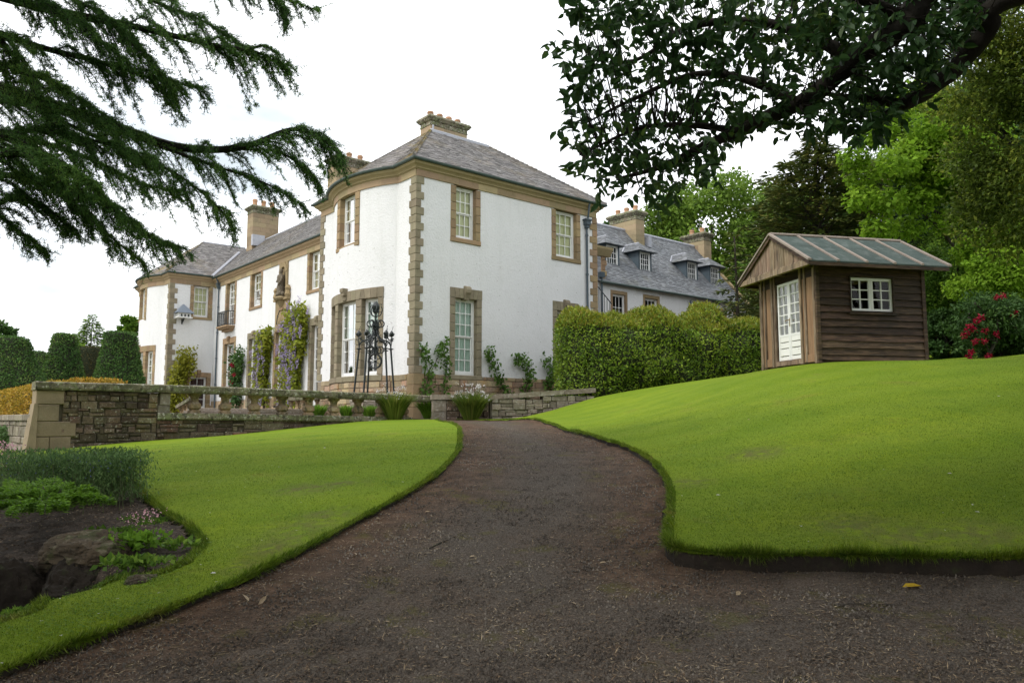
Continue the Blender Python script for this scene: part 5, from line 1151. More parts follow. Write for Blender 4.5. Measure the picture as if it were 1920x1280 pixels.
# dovecote on the left return wall
dq = HW(.9, W2, 9.1); dove = empty('dovecote', tuple(dq), 'white wooden dovecote with grey pitched roof bracketed on the left pavilion wall', 'dovecote'); db = builder(dove)
m_dv = lambda s, d, z: tuple(HW(s, W2 - d, z))
q = MB(); q.box(.48, 1.34, .02, .62, 8.98, 9.28, m_dv); q.box(.38, 1.42, 0, .74, 8.90, 8.98, m_dv); db(q, 'box', 'white')
q = MB(); ap = m_dv(.9, .02, 9.95); ap2 = m_dv(.9, .25, 9.95); r4 = [m_dv(.28, 0, 9.26), m_dv(1.52, 0, 9.26), m_dv(1.52, .84, 9.26), m_dv(.28, .84, 9.26)]; q.add(r4 + [ap, ap2], [(3, 2, 1, 0), (2, 3, 5), (1, 2, 5, 4), (3, 0, 4, 5)]); db(q, 'pitched_roof', 'dove_roof')
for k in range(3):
    q = MB(); q.add([m_dv(.62 + .24 * k, .625, 9.0), m_dv(.74 + .24 * k, .625, 9.0), m_dv(.74 + .24 * k, .625, 9.14), m_dv(.68 + .24 * k, .625, 9.2), m_dv(.62 + .24 * k, .625, 9.14)], [(0, 1, 2, 3, 4)]); db(q, 'pigeon_hole', 'iron')  # flat black faces stand in for the shade inside the openings
q = MB(); q.tube(bez([m_dv(.9, .5, 8.92), m_dv(.9, .3, 8.75), m_dv(.9, .02, 8.6)], 6), .05, 6); q.tube([m_dv(.9, .02, 8.92), m_dv(.9, .02, 8.5)], .05, 6); db(q, 'bracket', 'iron')

# inner flight of steps with its own small balustrades
st = empty('terrace_steps', tuple(at(455, 778, 31)), 'worn stone steps on the terrace seen between the balusters', 'steps'); sbd = builder(st)
sx = at(455, 775, 33)
for k in range(4):
    c = sx + np.array([0, .35 * k, 0]); z0 = 1.6 + .12 * k
    p = lambda s, d, z: (c[0] + Ud[0] * s + Wd_[0] * d, c[1] + Ud[1] * s + Wd_[1] * d, z)
    for a in (-2.6, 0): q = MB(); q.cbox(a, a + 2.59, -.4, 0, z0, z0 + .12, .015, lambda s, d, z: p(s, -d, z)); sbd(q, 'step_stone', 'stone_pale')
for nm, lab, a, b, n_, zt2 in (('stair_balustrade', 'short pale balustrade sloping down beside the golden shrub, seen under the coping', at(338, 760, 38), at(362, 745, 36), 4, 2.75), ('terrace_balustrade', 'inner stone balustrade on the terrace in front of the wisteria windows', at(540, 745, 36.5), at(601, 742, 35.0), 5, 2.75)):
    r = empty(nm, (a[0], a[1], 1.6), lab, 'balustrade'); rb = builder(r); d = (b - a)[:2]; l = np.linalg.norm(d); d /= l; nn = np.array([-d[1], d[0]])
    ta, tb = (a[2] if nm[0] == 's' else a[2]), b[2]
    mm = lambda s, e, z: (a[0] + d[0] * s + nn[0] * e, a[1] + d[1] * s + nn[1] * e, z)
    q = MB(); p = [mm(-.1, -.2, ta - .15), mm(l + .1, -.2, tb - .15), mm(l + .1, .2, tb - .15), mm(-.1, .2, ta - .15)]; q.hexa(p + [(x, y, z + .15) for x, y, z in p]); rb(q, 'handrail', 'coping')
    q = MB(); p = [mm(-.1, -.2, 1.5), mm(l + .1, -.2, 1.5), mm(l + .1, .2, 1.5), mm(-.1, .2, 1.5)]; q.hexa(p + [(x, y, (ta if i in (0, 3) else tb) - .85) for i, (x, y, z) in enumerate(p)]); rb(q, 'base_course', 'stone_pale')
    for k in range(n_): s = l * (k + .5) / n_; zz = ta + (tb - ta) * s / l; rb(baluster_mb(mm(s, 0, 0)[:2], zz - .86, zz - .14, .11), 'baluster', 'baluster')
# outside stair railing at the back corner of the house
ra, rbp = HW(12.2, 1.6, 0), HW(13.6, 1.3, 0)
A_, B_ = at(1121, 537, 41), at(1147, 570, 41); rl = empty('stair_railing', tuple(B_ - [0, 0, 1.2]), 'black iron stair railing descending between mansion corner and laurel hedge', 'railing'); rb = builder(rl)
q = MB(); q.tube([A_, B_], .03, 6); rb(q, 'handrail', 'iron')
for k in range(5):
    p = A_ + (B_ - A_) * (k + .3) / 5; q = MB(); q.tube([p, p - [0, 0, 2.6]], .016, 5); rb(q, 'rail_bar', 'iron')

# ================================================================== planting
def sample_mesh(V, F, n):
    """area-weighted points and normals on triangles"""
    V = np.asarray(V, float); F = np.asarray(F); a, b, c = V[F[:, 0]], V[F[:, 1]], V[F[:, 2]]
    cr = np.cross(b - a, c - a); ar = np.linalg.norm(cr, axis=1); k = RNG.choice(len(F), n, p=ar / ar.sum())
    u, v = RNG.random(n), RNG.random(n); m = u + v > 1; u[m], v[m] = 1 - u[m], 1 - v[m]
    return a[k] + (b[k] - a[k]) * u[:, None] + (c[k] - a[k]) * v[:, None], unit(cr[k])
def revolve(prof, c, n=28, wob=.05, sq=0.0, seed=0, sx=1, sy=1, rot=0):
    """closed lumpy solid of revolution; sq>0 squares its plan"""
    r_ = np.random.default_rng(seed); V = []; F = []; ph = r_.random(6) * 6.28
    for i, (r, z) in enumerate(prof):
        for j in range(n):
            a = 2 * math.pi * j / n; q = 1.0
            if sq: q = (1 - sq) + sq / max(abs(math.cos(a)), abs(math.sin(a)))
            rr = r * q * (1 + wob * (math.sin(3 * a + ph[0] + z) + .6 * math.sin(5 * a + ph[1] - 2 * z) + .5 * math.sin(4 * z + ph[2] + a)))
            x, y = rr * math.cos(a) * sx, rr * math.sin(a) * sy; cr, sr = math.cos(rot), math.sin(rot)
            V.append((c[0] + x * cr - y * sr, c[1] + x * sr + y * cr, c[2] + z))
    for i in range(len(prof) - 1):
        for j in range(n):
            a, b, d, e = i * n + j, i * n + (j + 1) % n, (i + 1) * n + (j + 1) % n, (i + 1) * n + j; F += [(a, b, d), (a, d, e)]
    t = len(V); V.append((c[0], c[1], c[2] + prof[-1][1])); F += [((len(prof) - 1) * n + j, (len(prof) - 1) * n + (j + 1) % n, t) for j in range(n)]
    return np.array(V), np.array(F)
def coat_leaves(V, F, n, Ln, Wd, out=.5, jit=.06, up=.3, droop=0):
    P, Nn = sample_mesh(V, F, n); P = P + Nn * RNG.uniform(-jit, jit, (n, 1))
    D = unit(rdir(n) + Nn * out + np.array([0, 0, up])); D[:, 2] -= droop
    nn = unit(Nn + rdir(n) * .7 + np.array([0, 0, .3])); ln = Ln * RNG.uniform(.6, 1.3, n)
    return leaves_V(P, D, nn, ln, ln * Wd / Ln)
def loc(V, root): return np.asarray(V) - np.array(root.location)
def clumps(center, radii, n, seed, shell=.55, flat=0.0):
    r_ = np.random.default_rng(seed); d = unit(r_.normal(size=(n, 3))); r = (shell + (1 - shell) * r_.random(n)) ** .6
    p = d * r[:, None] * np.array(radii)
    if flat: p[:, 2] = np.where(p[:, 2] < 0, p[:, 2] * (1 - flat), p[:, 2])
    return p + np.array(center)
def crown_leaves(cs, rad, nper, Ln, Wd, droop=.25, squash=.75):
    k = len(cs); rad = np.broadcast_to(np.asarray(rad, float), (k,)); P = []; 
    idx = np.repeat(np.arange(k), nper); n = len(idx); d = rdir(n); d[:, 2] *= squash; d[:, 2] += .12
    rr = rad[idx] * RNG.uniform(.35, 1.08, n) ** .7
    P = cs[idx] + d * rr[:, None]
    nn = unit(d * .6 + np.array([0, 0, .8]) + rdir(n) * .6); D = unit(rdir(n) + d * .6 + np.array([0, 0, -droop])); ln = Ln * RNG.uniform(.6, 1.35, n)
    return leaves_V(P, D, nn, ln, ln * Wd / Ln)
def trunk_part(root, base, top, r0, r1, mt='bark', cs=None, nl=10, name='trunk', lr=.25, bend=.3):
    base, top = np.array(base, float), np.array(top, float); mid = (base + top) / 2 + np.array([random.uniform(-bend, bend), random.uniform(-bend, bend), 0])
    pts = bez([base - [0, 0, .3], base + (mid - base) * .3, mid, top], 10); q = MB(); q.tube(pts, np.linspace(r0, r1, 10) * np.r_[1.35, 1.1, np.ones(8)], 9)
    t = q.build(name, M[mt], root, tuple(root.location), True)
    if cs is not None and len(cs):
        for c in cs[:: max(1, len(cs) // nl)]:
            b = MB(); f = random.uniform(.35, .95); p = pts[int(f * 9)]; m = p + (c - p) * .5 + np.array([0, 0, .12 * np.linalg.norm(c - p)])
            b.tube(bez([p, m, c], 6), np.linspace(r0 * lr * 1.2, .03, 6), 6)
            b.build('limb', M[mt], root, tuple(root.location), True)
    return t
def broad_tree(name, label, cat, base, center, radii, ncl, nper, Ln, mt, seed, clr=None, trunk_r=.3, group=None, bark='bark', shell=.5, flat=.3, wd=.62, droop=.25, extra=None):
    root = empty(name, tuple(base), label, cat, group); cs = clumps(center, radii, ncl, seed, shell, flat)
    if extra is not None: cs = np.r_[cs, extra]
    rad = np.random.default_rng(seed + 1).uniform(.7, 1.25, len(cs)) * (clr or min(radii) * .38)
    V = crown_leaves(cs, rad, nper, Ln, Ln * wd, droop)
    np_mesh('crown', loc(V, root), 4, L[mt], root)
    if trunk_r: trunk_part(root, base, np.array(center) + [0, 0, radii[2] * .35], trunk_r, trunk_r * .35, bark, cs)
    return root
def spray_tree(name, label, cat, base, height, profile, nbr, mt, seed, Ln=.22, per=70, droop=.25, rise=.25, trunk_r=.3, group=None, wd=.34, twig=.55, sx=1.0, z0f=.05):
    """conifer: branches from a central trunk carrying flat sprays; profile(f) gives the reach at height fraction f"""
    r_ = np.random.default_rng(seed); root = empty(name, tuple(base), label, cat, group); base = np.array(base, float); P = []; D = []; S = []; bm_ = MB()
    for k in range(nbr):
        f = z0f + (1 - z0f) * (k + r_.random()) / nbr; az = k * 2.399 + r_.uniform(-.3, .3); reach = profile(f) * r_.uniform(.72, 1.1); h = height * f
        o = np.array([math.cos(az) * sx, math.sin(az) * sx, 0]); n = max(8, int(per * reach / max(profile(.3), .1)))
        t = r_.uniform(.12, 1, n) ** .75; z = h + reach * (rise * t - droop * t * t) ; side = r_.normal(0, 1, n) * reach * .13 * (1.15 - t) + r_.normal(0, .05, n)
        pr = np.array([-o[1], o[0], 0]); p = base + o * (reach * t)[:, None] + pr * side[:, None]; p[:, 2] += z - np.abs(side) * .25 + r_.normal(0, .04 * reach ** .5, n)
        P.append(p); D.append(o + pr * np.sign(side)[:, None] * twig + np.c_[np.zeros(n), np.zeros(n), rise - 2 * droop * t - .15] + r_.normal(0, .22, (n, 3))); S.append(np.full(n, 1.0))
        tt = np.linspace(0, .85, 5); bm_.tube([base + o * reach * x + [0, 0, h + reach * (rise * x - droop * x * x)] for x in tt], np.linspace(max(.02, trunk_r * .22 * (1.1 - f)), .01, 5), 4)
    P = np.concatenate(P); D = np.concatenate(D); n = len(P); nn = np.array([0, 0, 1.]) + r_.normal(0, .35, (n, 3)); ln = Ln * r_.uniform(.6, 1.35, n)
    np_mesh('crown', loc(leaves_V(P, D, nn, ln, ln * wd, .1), root), 4, L[mt], root)
    trunk_part(root, base, base + [0, 0, height * .97], trunk_r, .03, 'bark', bend=.05); bm_.build('limb', M['bark'], root, tuple(root.location))
    return root

# ---- laurel hedge
def hedge(name, label, a, b, thick, za, zb, ztop_a, ztop_b, mt, mttop, n, Ln, wd, seed, rnd=.35, topn=0, wob=.10, cat='hedge'):
    """clipped hedge from a to b; lumpy rounded box core coated with leaves"""
    r_ = np.random.default_rng(seed); a, b = np.array(a, float), np.array(b, float); l = np.linalg.norm(b - a); d = (b - a) / l; nrm = np.array([d[1], -d[0]])
    ns, nc = max(12, int(l / .25)), 30; V = []; F = []
    for i in range(ns + 1):
        f = i / ns; s = f * l; z0, z1 = za + (zb - za) * f, ztop_a + (ztop_b - ztop_a) * f; endf = min(1, (s / rnd) if s < rnd else 1, ((l - s) / rnd) if l - s < rnd else 1); endf = math.sqrt(max(0, 1 - (1 - endf) ** 2)) * .75 + .25 if endf < 1 else 1
        for j in range(nc):
            t = 2 * math.pi * j / nc; cx, cz = math.cos(t), math.sin(t); e = .38 if thick < 1.5 else .74
            px, pz = math.copysign(abs(cx) ** e, cx), math.copysign(abs(cz) ** e, cz)
            w = 1 + wob * (math.sin(s * 1.9 + j * .8 + seed) * .5 + math.sin(s * 3.7 - j * .5) * .35 + math.sin(s * .8 + j * 1.7) * .4)
            if thick > 1.5: z1 += .16 * mnoise.noise(Vector((s * .9, 0, seed))) + .08 * mnoise.noise(Vector((s * 2.6, 4, seed)))
            x = px * thick / 2 * w * endf; z = (z0 + z1) / 2 + pz * (z1 - z0) / 2 * (1 + (w - 1) * .4) * (.8 + .2 * endf)
            p = a + d * s + nrm * x; V.append((p[0], p[1], z))
    for i in range(ns):
        for j in range(nc):
            q = (i * nc + j, i * nc + (j + 1) % nc, (i + 1) * nc + (j + 1) % nc, (i + 1) * nc + j); F += [(q[0], q[2], q[1]), (q[0], q[3], q[2])]
    for e in (0, ns):
        c = len(V); V.append(tuple(np.mean(V[e * nc:(e + 1) * nc], 0))); F += [(e * nc + j, e * nc + (j + 1) % nc, c) if e == 0 else (e * nc + (j + 1) % nc, e * nc + j, c) for j in range(nc)]
    V, F = np.array(V), np.array(F); m = (a + b) / 2; root = empty(name, (m[0], m[1], (za + zb) / 2), label, cat)
    cn = V.mean(0); inner = V.copy(); inner[:, :2] = inner[:, :2]; 
    tri_mesh('core', loc(V, root) * [1, 1, 1], F.tolist(), mat(name + '_twigs', (.022, .026, .012), .95), root).scale = (.985, .985, .985)
    fz = V[F].mean(1)[:, 2]
    np_mesh('foliage', loc(coat_leaves(V, F, n, Ln, wd, .55, .10 if thick < 1.5 else .19), root), 4, L[mt], root)
    if topn:
        zt = np.interp(((V[F].mean(1)[:, :2] - a) @ d) / l, [0, 1], [ztop_a, ztop_b]); tf = F[fz > zt - (.28 if thick < 1.5 else .5)]
        W = coat_leaves(V, tf, topn, Ln * 1.1, wd * .8, .6, .16, 1.1); np_mesh('young_shoots', loc(W + [0, 0, .05], root), 4, L[mttop], root)
    return root
hedge('laurel_hedge', 'large clipped laurel hedge with yellow green young shoots along its top', (1.9, 28.95), (11.6, 32.5), 2.8, 1.8, 3.2, 5.42, 5.5, 'laurel', 'laurel_top', 80000, .115, .048, 3, 2.2, 32000, .16)
np_h1 = HW(0, 0, 0)
hedge('copper_hedge', 'orange brown clipped hedge above the low garden wall by the pier', tuple(PIER + Wd_ * .3 + Ud * .75), tuple(PIER + Wd_ * 13 + Ud * .75), .9, 1.5, 1.5, 2.52, 2.55, 'beech_hedge', None, 30000, .08, .045, 5, .2, 0, .03)
hedge('copper_hedge', 'thin orange hedge top showing just above the balustrade coping', tuple(balp(-3.0, -1.5)), tuple(balp(-1.5, -2.0)), .8, 1.6, 1.6, 2.62, 2.66, 'beech_hedge', None, 7000, .08, .045, 6, .3, 0, .05)

# ---- topiary
def topiary(px, py, Y, prof, mt, label, seed, n=9000, sq=.25, sx=1, sy=1):
    p = at(px, 786, Y); c = (p[0], p[1], 1.6); zt = float(at(px, py, Y)[2]) - 1.6; s = zt / prof[-1][1]
    pr = [(r * Y / 1448, z * s) for r, z in prof]
    V, F = revolve(pr, c, 28, .018, sq, seed, sx, sy, .4); root = empty('topiary_yew', c, label, 'topiary', 'clipped yews on the terrace')
    tri_mesh('core', loc(V, root), F.tolist(), mat('yew_twigs', (.018, .024, .010), .95), root); area = 1
    np_mesh('foliage', loc(coat_leaves(V, F, n, .10, .04, .5, .035, .5), root), 4, L[mt], root)
bell = [(42, 0), (40, 20), (35, 45), (28, 75), (23, 105), (20, 130), (17, 140), (0, 146)]
topiary(8, 634, 30, [(80, 0), (76, 40), (66, 68), (52, 95), (40, 118), (35, 138), (31, 150), (26, 154), (0, 155)], 'topiary', 'broad dark clipped yew farthest left, behind the copper hedge', 1, 16000)
topiary(65, 659, 40, [(30, 0), (29, 40), (27, 66), (22, 95), (17, 116), (13, 126), (0, 129)], 'topiary', 'smaller round topped yew between two big dark ones', 2, 8000)
topiary(113, 628, 33, [(46, 0), (44, 40), (39, 66), (32, 90), (25, 118), (21, 140), (19, 157), (17, 159), (0, 160)], 'topiary', 'tall flat topped yew left of the browned one', 3, 14000)
topiary(161, 652, 44, [(24, 0), (24, 40), (24, 90), (23, 131), (21, 134), (0, 135)], 'topiary_brown', 'browned square yew between two taller green ones', 4, 8000, .6)
topiary(218, 625, 32, [(52, 0), (49, 40), (44, 68), (37, 95), (31, 125), (28, 148), (27, 159), (25, 162), (0, 163)], 'topiary', 'tall bell shaped yew beside the left pavilion', 5, 16000)
# ---- background trees on the left
def bt(px, py, Y, rx, rz, label, mt, seed, name='garden_tree', ncl=24, nper=160, Ln=.35, **k):
    c = at(px, py, Y); s = Y / 1448; b = (c[0], c[1], min(Gs(c[0], c[1]), c[2] - rz * s)); return broad_tree(name, label, 'tree', b, c, (rx * s, rx * s, rz * s), ncl, nper, Ln, mt, seed, **k)
bt(158, 680, 62, 40, 34, 'bright green shrub behind the browned yew', 'bush', 21, 'garden_shrub', trunk_r=.15)
bt(238, 640, 60, 13, 55, 'golden green tree against the left edge of the mansion', 'bush', 22, trunk_r=.15)
bt(-6, 640, 70, 26, 30, 'dark tree cut by the left edge beyond the yews', 'bushdark', 23, trunk_r=.2, Ln=.4)
lp_ = at(170, 650, 95); spray_tree('larch', 'feathery open conifer rising behind the clipped yews', 'tree', (lp_[0], lp_[1], 2), 12.6, lambda f: max(.3, 3.4 * min(1, (1 - f) * 2.4)), 150, 'beech', 24, .6, 90, .15, .22, .3, wd=.22, z0f=.35)

# ---- woodland behind the house and shed
wood = [(1335, 470, 66, 118, 150, 'beech', 'big pale green beech behind the service wing chimneys', 31, 70, 420, .36),
        (1235, 520, 74, 60, 110, 'beech', 'beech crown between the two service wing chimneys', 32, 36, 380, .36),
        (1470, 500, 70, 95, 165, 'beech', 'tall beech half hidden behind the brown yew', 33, 60, 380, .36),
        (1400, 600, 58, 60, 100, 'bush', 'light green tree low behind the far gable', 34, 34, 300, .3),
        (1150, 470, 90, 22, 62, 'bushdark', 'small dark conifer like tree rising beside the first wing chimney', 35, 16, 260, .4),
        (1640, 480, 60, 90, 160, 'bushdark', 'dark broadleaf tree behind the layered conifer', 36, 60, 300, .32),
        (1790, 420, 52, 110, 170, 'beech', 'green woodland tree behind the pale maple', 37, 70, 340, .3),
        (1850, 330, 33, 130, 190, 'bushdark', 'dense dark tree directly behind the edge tree and maple', 39, 80, 420, .24),
        (1720, 300, 47, 85, 150, 'beech', 'green crown seen through the maple boughs', 30, 60, 380, .28),
        (1900, 420, 44, 100, 210, 'bushdark', 'tall dark tree at the right edge of the wood', 38, 70, 340, .28)]
for px, py, Y, rx, rz, mt, lab, sd_, ncl, nper, Ln in wood: bt(px, py, Y, rx, rz, lab, mt, sd_, 'woodland_tree', ncl, nper, Ln, group='trees of the wood on the slope', trunk_r=.35)
yb = at(1545, 690, 37); yh = float(at(1545, 255, 37)[2]); yz = Gs(yb[0], yb[1])
spray_tree('yew_tree', 'large dark brown tinged yew with feathery branch tips behind the shed', 'tree', (yb[0], yb[1], yz), yh - yz, lambda f: max(.5, 4.7 * (1 - f ** 3.2) * (.86 + .14 * math.sin(11 * f))), 330, 'yew', 41, .34, 150, .22, .42, .45, wd=.30, twig=.7)
cb_ = at(1735, 690, 42); chh = float(at(1735, 300, 42)[2]); cz0 = Gs(cb_[0], cb_[1])
spray_tree('layered_conifer', 'dark conifer with level layered branches right of the brown yew', 'tree', (cb_[0], cb_[1], cz0), chh - cz0, lambda f: max(.6, 6.0 * (1 - f ** 2 * .8)), 230, 'conifer', 42, .34, 150, .12, .10, .45, wd=.30, twig=.8)
kb = at(1432, 620, 29.5); kz = Gs(kb[0], kb[1])
spray_tree('young_spruce', 'small olive conifer with drooping tips between hedge and shed', 'tree', (kb[0] + .3, kb[1] + 4.5, kz), 6.6, lambda f: max(.25, 1.9 * (1 - f * .85)), 60, 'yew', 43, .26, 60, .15, .10, .15, wd=.32, twig=.7)
# pale maple with hanging boughs
mc = at(1735, 330, 25); s25 = 25 / 1448
ex = np.array([at(x, y, 25 + dy) for x, y, dy in ((1650, 250, 0), (1620, 330, .5), (1665, 380, 0), (1700, 430, 1), (1640, 200, 0), (1720, 170, 1), (1780, 260, 0), (1690, 300, -1), (1615, 375, .3), (1645, 430, .4), (1760, 360, .8), (1800, 190, 1), (1740, 240, -.6), (1860, 250, 2), (1680, 215, .5), (1760, 200, .5), (1800, 240, .4), (1840, 300, .8), (1600, 300, .2), (1630, 260, 0), (1720, 380, .4), (1770, 420, .8), (1700, 200, .8))])
broad_tree('maple', 'bright yellow green maple boughs hanging between oak limb and dark conifer', 'tree', (mc[0] + 3.2, mc[1] + 1.5, Gs(mc[0] + 3.2, mc[1] + 1.5)), mc + [1.2, .5, .6], (2.0, 1.4, 2.4), 34, 420, .15, 'maple', 51, .6, .28, shell=.2, wd=.85, droop=.5, extra=ex)
# bushes along the right of the shed
for px, py, Y, rx, rz, mt, lab, sd_, n_, Ln in (
    (1800, 540, 27, 75, 85, 'bush', 'fresh green shrub directly right of the shed roof', 61, 420, .13),
    (1895, 520, 24, 95, 95, 'maple', 'large light green shrub above the red rhododendron', 62, 460, .13),
    (1880, 650, 22.6, 70, 70, 'bushdark', 'dark shrub standing behind the red rhododendron flowers', 63, 420, .12),
    (1775, 660, 25.5, 42, 60, 'bushdark', 'shaded dark bush against the right wall of the shed', 64, 420, .12),
    (1820, 470, 34, 95, 90, 'bush', 'pale feathery bush rising above the shed roof end', 65, 420, .16),
    (1700, 560, 31, 90, 90, 'bushdark', 'dark undergrowth bush hidden behind the shed', 66, 300, .16)):
    c = at(px, py, Y); s = Y / 1448; b = (c[0], c[1], Gs(c[0], c[1])); c[2] = max(c[2], b[2] + rz * s * .55)
    broad_tree('garden_shrub', lab, 'shrub', b, c, (rx * s, rx * s * .9, rz * s), 40, n_, Ln, mt, sd_, rx * s * .33, .08, 'shrubs beside the shed', shell=.45, wd=.55)
rc = at(1845, 615, 21.6); rgz = Gs(rc[0], rc[1])
rh = broad_tree('rhododendron', 'rhododendron with deep red flower trusses near the right edge', 'shrub', (rc[0], rc[1], rgz), (rc[0] + .5, rc[1] + .2, rgz + 1.05), (1.1, .8, .95), 26, 200, .13, 'bushdark', 71, .38, .06, wd=.38)
fl = [at(x, y, 21.0) for x, y in ((1818, 612), (1830, 603), (1812, 622), (1838, 596), (1826, 618), (1847, 622), (1822, 660), (1817, 668), (1870, 558), (1880, 555), (1853, 668), (1868, 628), (1902, 590), (1846, 640), (1830, 640), (1808, 630))]
np_mesh('flower_trusses', loc(crown_leaves(np.array(fl), .068, 34, .07, .05, 0, 1), rh), 4, L['petal_red'], rh, kind='stuff')
# small leaved dark tree along the right edge
ecs = np.array([at(x, y, 15 + dy) for x, y, dy in ((1890, 60, 0), (1850, 120, .5), (1905, 150, 0), (1870, 200, .6), (1825, 235, .3), (1905, 250, .5), (1860, 290, .3), (1830, 330, .5), (1900, 340, 0), (1875, 380, .4), (1915, 420, 0), (1850, 420, .6), (1890, 460, .5), (1820, 290, .8), (1800, 170, .9), (1940, 300, 0), (1940, 200, 0), (1840, 60, .5), (1800, 100, .8), (1920, 20, 0), (1860, 10, .5), (1880, 120, .9), (1900, 200, 1.2), (1870, 340, 1.2), (1915, 380, 1), (1835, 380, 1.1), (1830, 170, 1.3), (1900, 100, 1.4))])
er = broad_tree('dark_leaved_tree', 'dark small leaved tree hanging down the right edge of the view', 'tree', (12.6, 16, Gs(12.6, 16)), (11.6, 15.5, 9.2), (1.9, 1.6, 2.6), 26, 420, .10, 'edge', 81, .62, .26, bark='bark_dark', shell=.2, wd=.5, extra=np.r_[ecs, ecs + RNG.normal(0, .25, ecs.shape)])

# ---- climbers and wall plants on the mansion
def climber(name, label, m, pts, n, Ln, mt, spread=.16, d=.16, wd=.6, flowers=None, group=None, cat='climber', base_z=None, stem_r=.014):
    """pts: (s, z) wall points along stems; leaves cluster round them"""
    pts = [list(p) for p in pts]; z0 = base_z if base_z is not None else 1.62
    b = m(pts[0][0], d, z0) if m is not None else None; w = lambda p: HW(*p)
    root = empty(name, tuple(w(b)), label, cat, group); q = MB()
    q.tube(bez([w(m(pts[0][0], d * .6, z0))] + [w(m(s, d * .7, z)) for s, z in pts], 14), np.linspace(stem_r * 1.6, stem_r * .6, 14), 5); q.build('stem', M['bark'], root, tuple(root.location))
    P = bez([(s, z, 0) for s, z in pts], n)[:, :2] + np.clip(RNG.normal(0, 1, (n, 2)), -1.5, 1.5) * spread; P = np.array([w(m(s, abs(random.gauss(d, d * .55)) + .02, z)) for s, z in P])
    D = rdir(n) + np.array([.1, -.3, -.35]); nn = unit(np.array([.1, -.7, .45]) + rdir(n) * .6); ln = Ln * RNG.uniform(.6, 1.3, n)
    np_mesh('foliage', loc(leaves_V(P, D, nn, ln, ln * wd), root), 4, L[mt], root); return root
g_ = 'young climbers on the side wall'
climber('wall_climber', 'climbing plant on the side wall nearest the corner quoins', m_right, [(.55, 1.9), (.45, 2.6), (.6, 3.3), (.4, 4.0), (.25, 4.5)], 260, .17, 'climber', .14, group=g_)
climber('wall_climber', 'tall thin climber beside the left jamb of the tall ground floor window', m_right, [(1.45, 2.2), (1.35, 3.0), (1.5, 3.9), (1.2, 4.5), (1.5, 4.8)], 240, .15, 'climber', .11, group=g_)
climber('wall_climber', 'sparse drooping climber midway between quoins and window', m_right, [(.95, 3.9), (1.05, 4.1), (1.1, 4.3)], 70, .15, 'climber', .16, group=g_, base_z=3.6)
climber('wall_climber', 'climber right of the tall window with a stem leaning left', m_right, [(5.0, 2.0), (4.4, 2.9), (4.0, 3.6), (3.7, 4.2), (3.6, 4.5)], 300, .17, 'climber', .15, group=g_)
climber('wall_climber', 'arching climber in the middle of the four on the right', m_right, [(5.4, 2.1), (5.7, 3.0), (5.9, 3.7), (5.4, 4.2), (5.0, 4.2)], 320, .17, 'climber', .17, group=g_)
climber('wall_climber', 'bushy climber closest to the laurel hedge', m_right, [(7.1, 2.2), (7.2, 2.9), (7.0, 3.4), (7.3, 3.9), (6.8, 4.2)], 320, .17, 'climber', .19, group=g_)
def wisteria(label, pts, n, spread, nfl, seed):
    r = climber('wisteria', label, m_cent, pts, n, .30, 'wisteria', spread, .32, .5, group='wisteria flanking the garden door', base_z=2.3, stem_r=.05)
    P = []; D = []
    cc = bez([(s, z, 0) for s, z in pts], nfl)[:, :2] + RNG.normal(0, spread * .9, (nfl, 2))
    for s, z in cc:
        k = 26; o = np.array(HW(*m_cent(s, random.uniform(.35, .8), z))); t = RNG.random(k)
        P.append(o + np.c_[RNG.normal(0, .05, k) * (1.2 - t), RNG.normal(0, .05, k) * (1.2 - t), -.5 * t]); D.append(rdir(k) + np.array([0, -.2, -.3]))
    P = np.concatenate(P); D = np.concatenate(D); np_mesh('racemes', loc(leaves_V(P, D, rdir(len(P)), .085, .07), r), 4, L['purple'], r, kind='stuff')
wisteria('dense lilac wisteria right of the stone niche', [(18.3, 3.0), (18.1, 4.4), (18.1, 5.4), (17.7, 6.2), (17.5, 6.9), (17.3, 7.3)], 5200, .72, 190, 1)
wisteria('thinner lilac wisteria left of the garden door', [(22.2, 3.0), (22.6, 4.2), (22.4, 5.0), (22.4, 5.8), (22.1, 6.5), (22.0, 6.9)], 2500, .40, 95, 2)
rs_ = climber('climbing_rose', 'dark green climbing rose with a few red blooms between two tall windows', m_cent, [(27.0, 2.6), (26.9, 3.6), (27.1, 4.6), (26.7, 5.4), (26.6, 6.0)], 1500, .22, 'bushdark', .42, .3, base_z=2.3)
np_mesh('blooms', loc(crown_leaves(np.array([HW(*m_cent(26.5 + random.uniform(-.5, .9), .65, z)) for z in (4.1, 4.6, 5.2, 5.3, 3.4, 2.6)]), .1, 40, .09, .07, 0, 1), rs_), 4, L['petal_red'], rs_, kind='stuff')
gs_ = climber('golden_shrub', 'golden green wall shrub beside the white door of the left pavilion', m_lpr, [(.55, 2.4), (.4, 3.0), (.75, 3.7), (.6, 4.5), (1.0, 5.1), (1.1, 5.7), (1.3, 6.35)], 2200, .22, 'gold', .42, .45, base_z=1.9, cat='shrub', stem_r=.03)

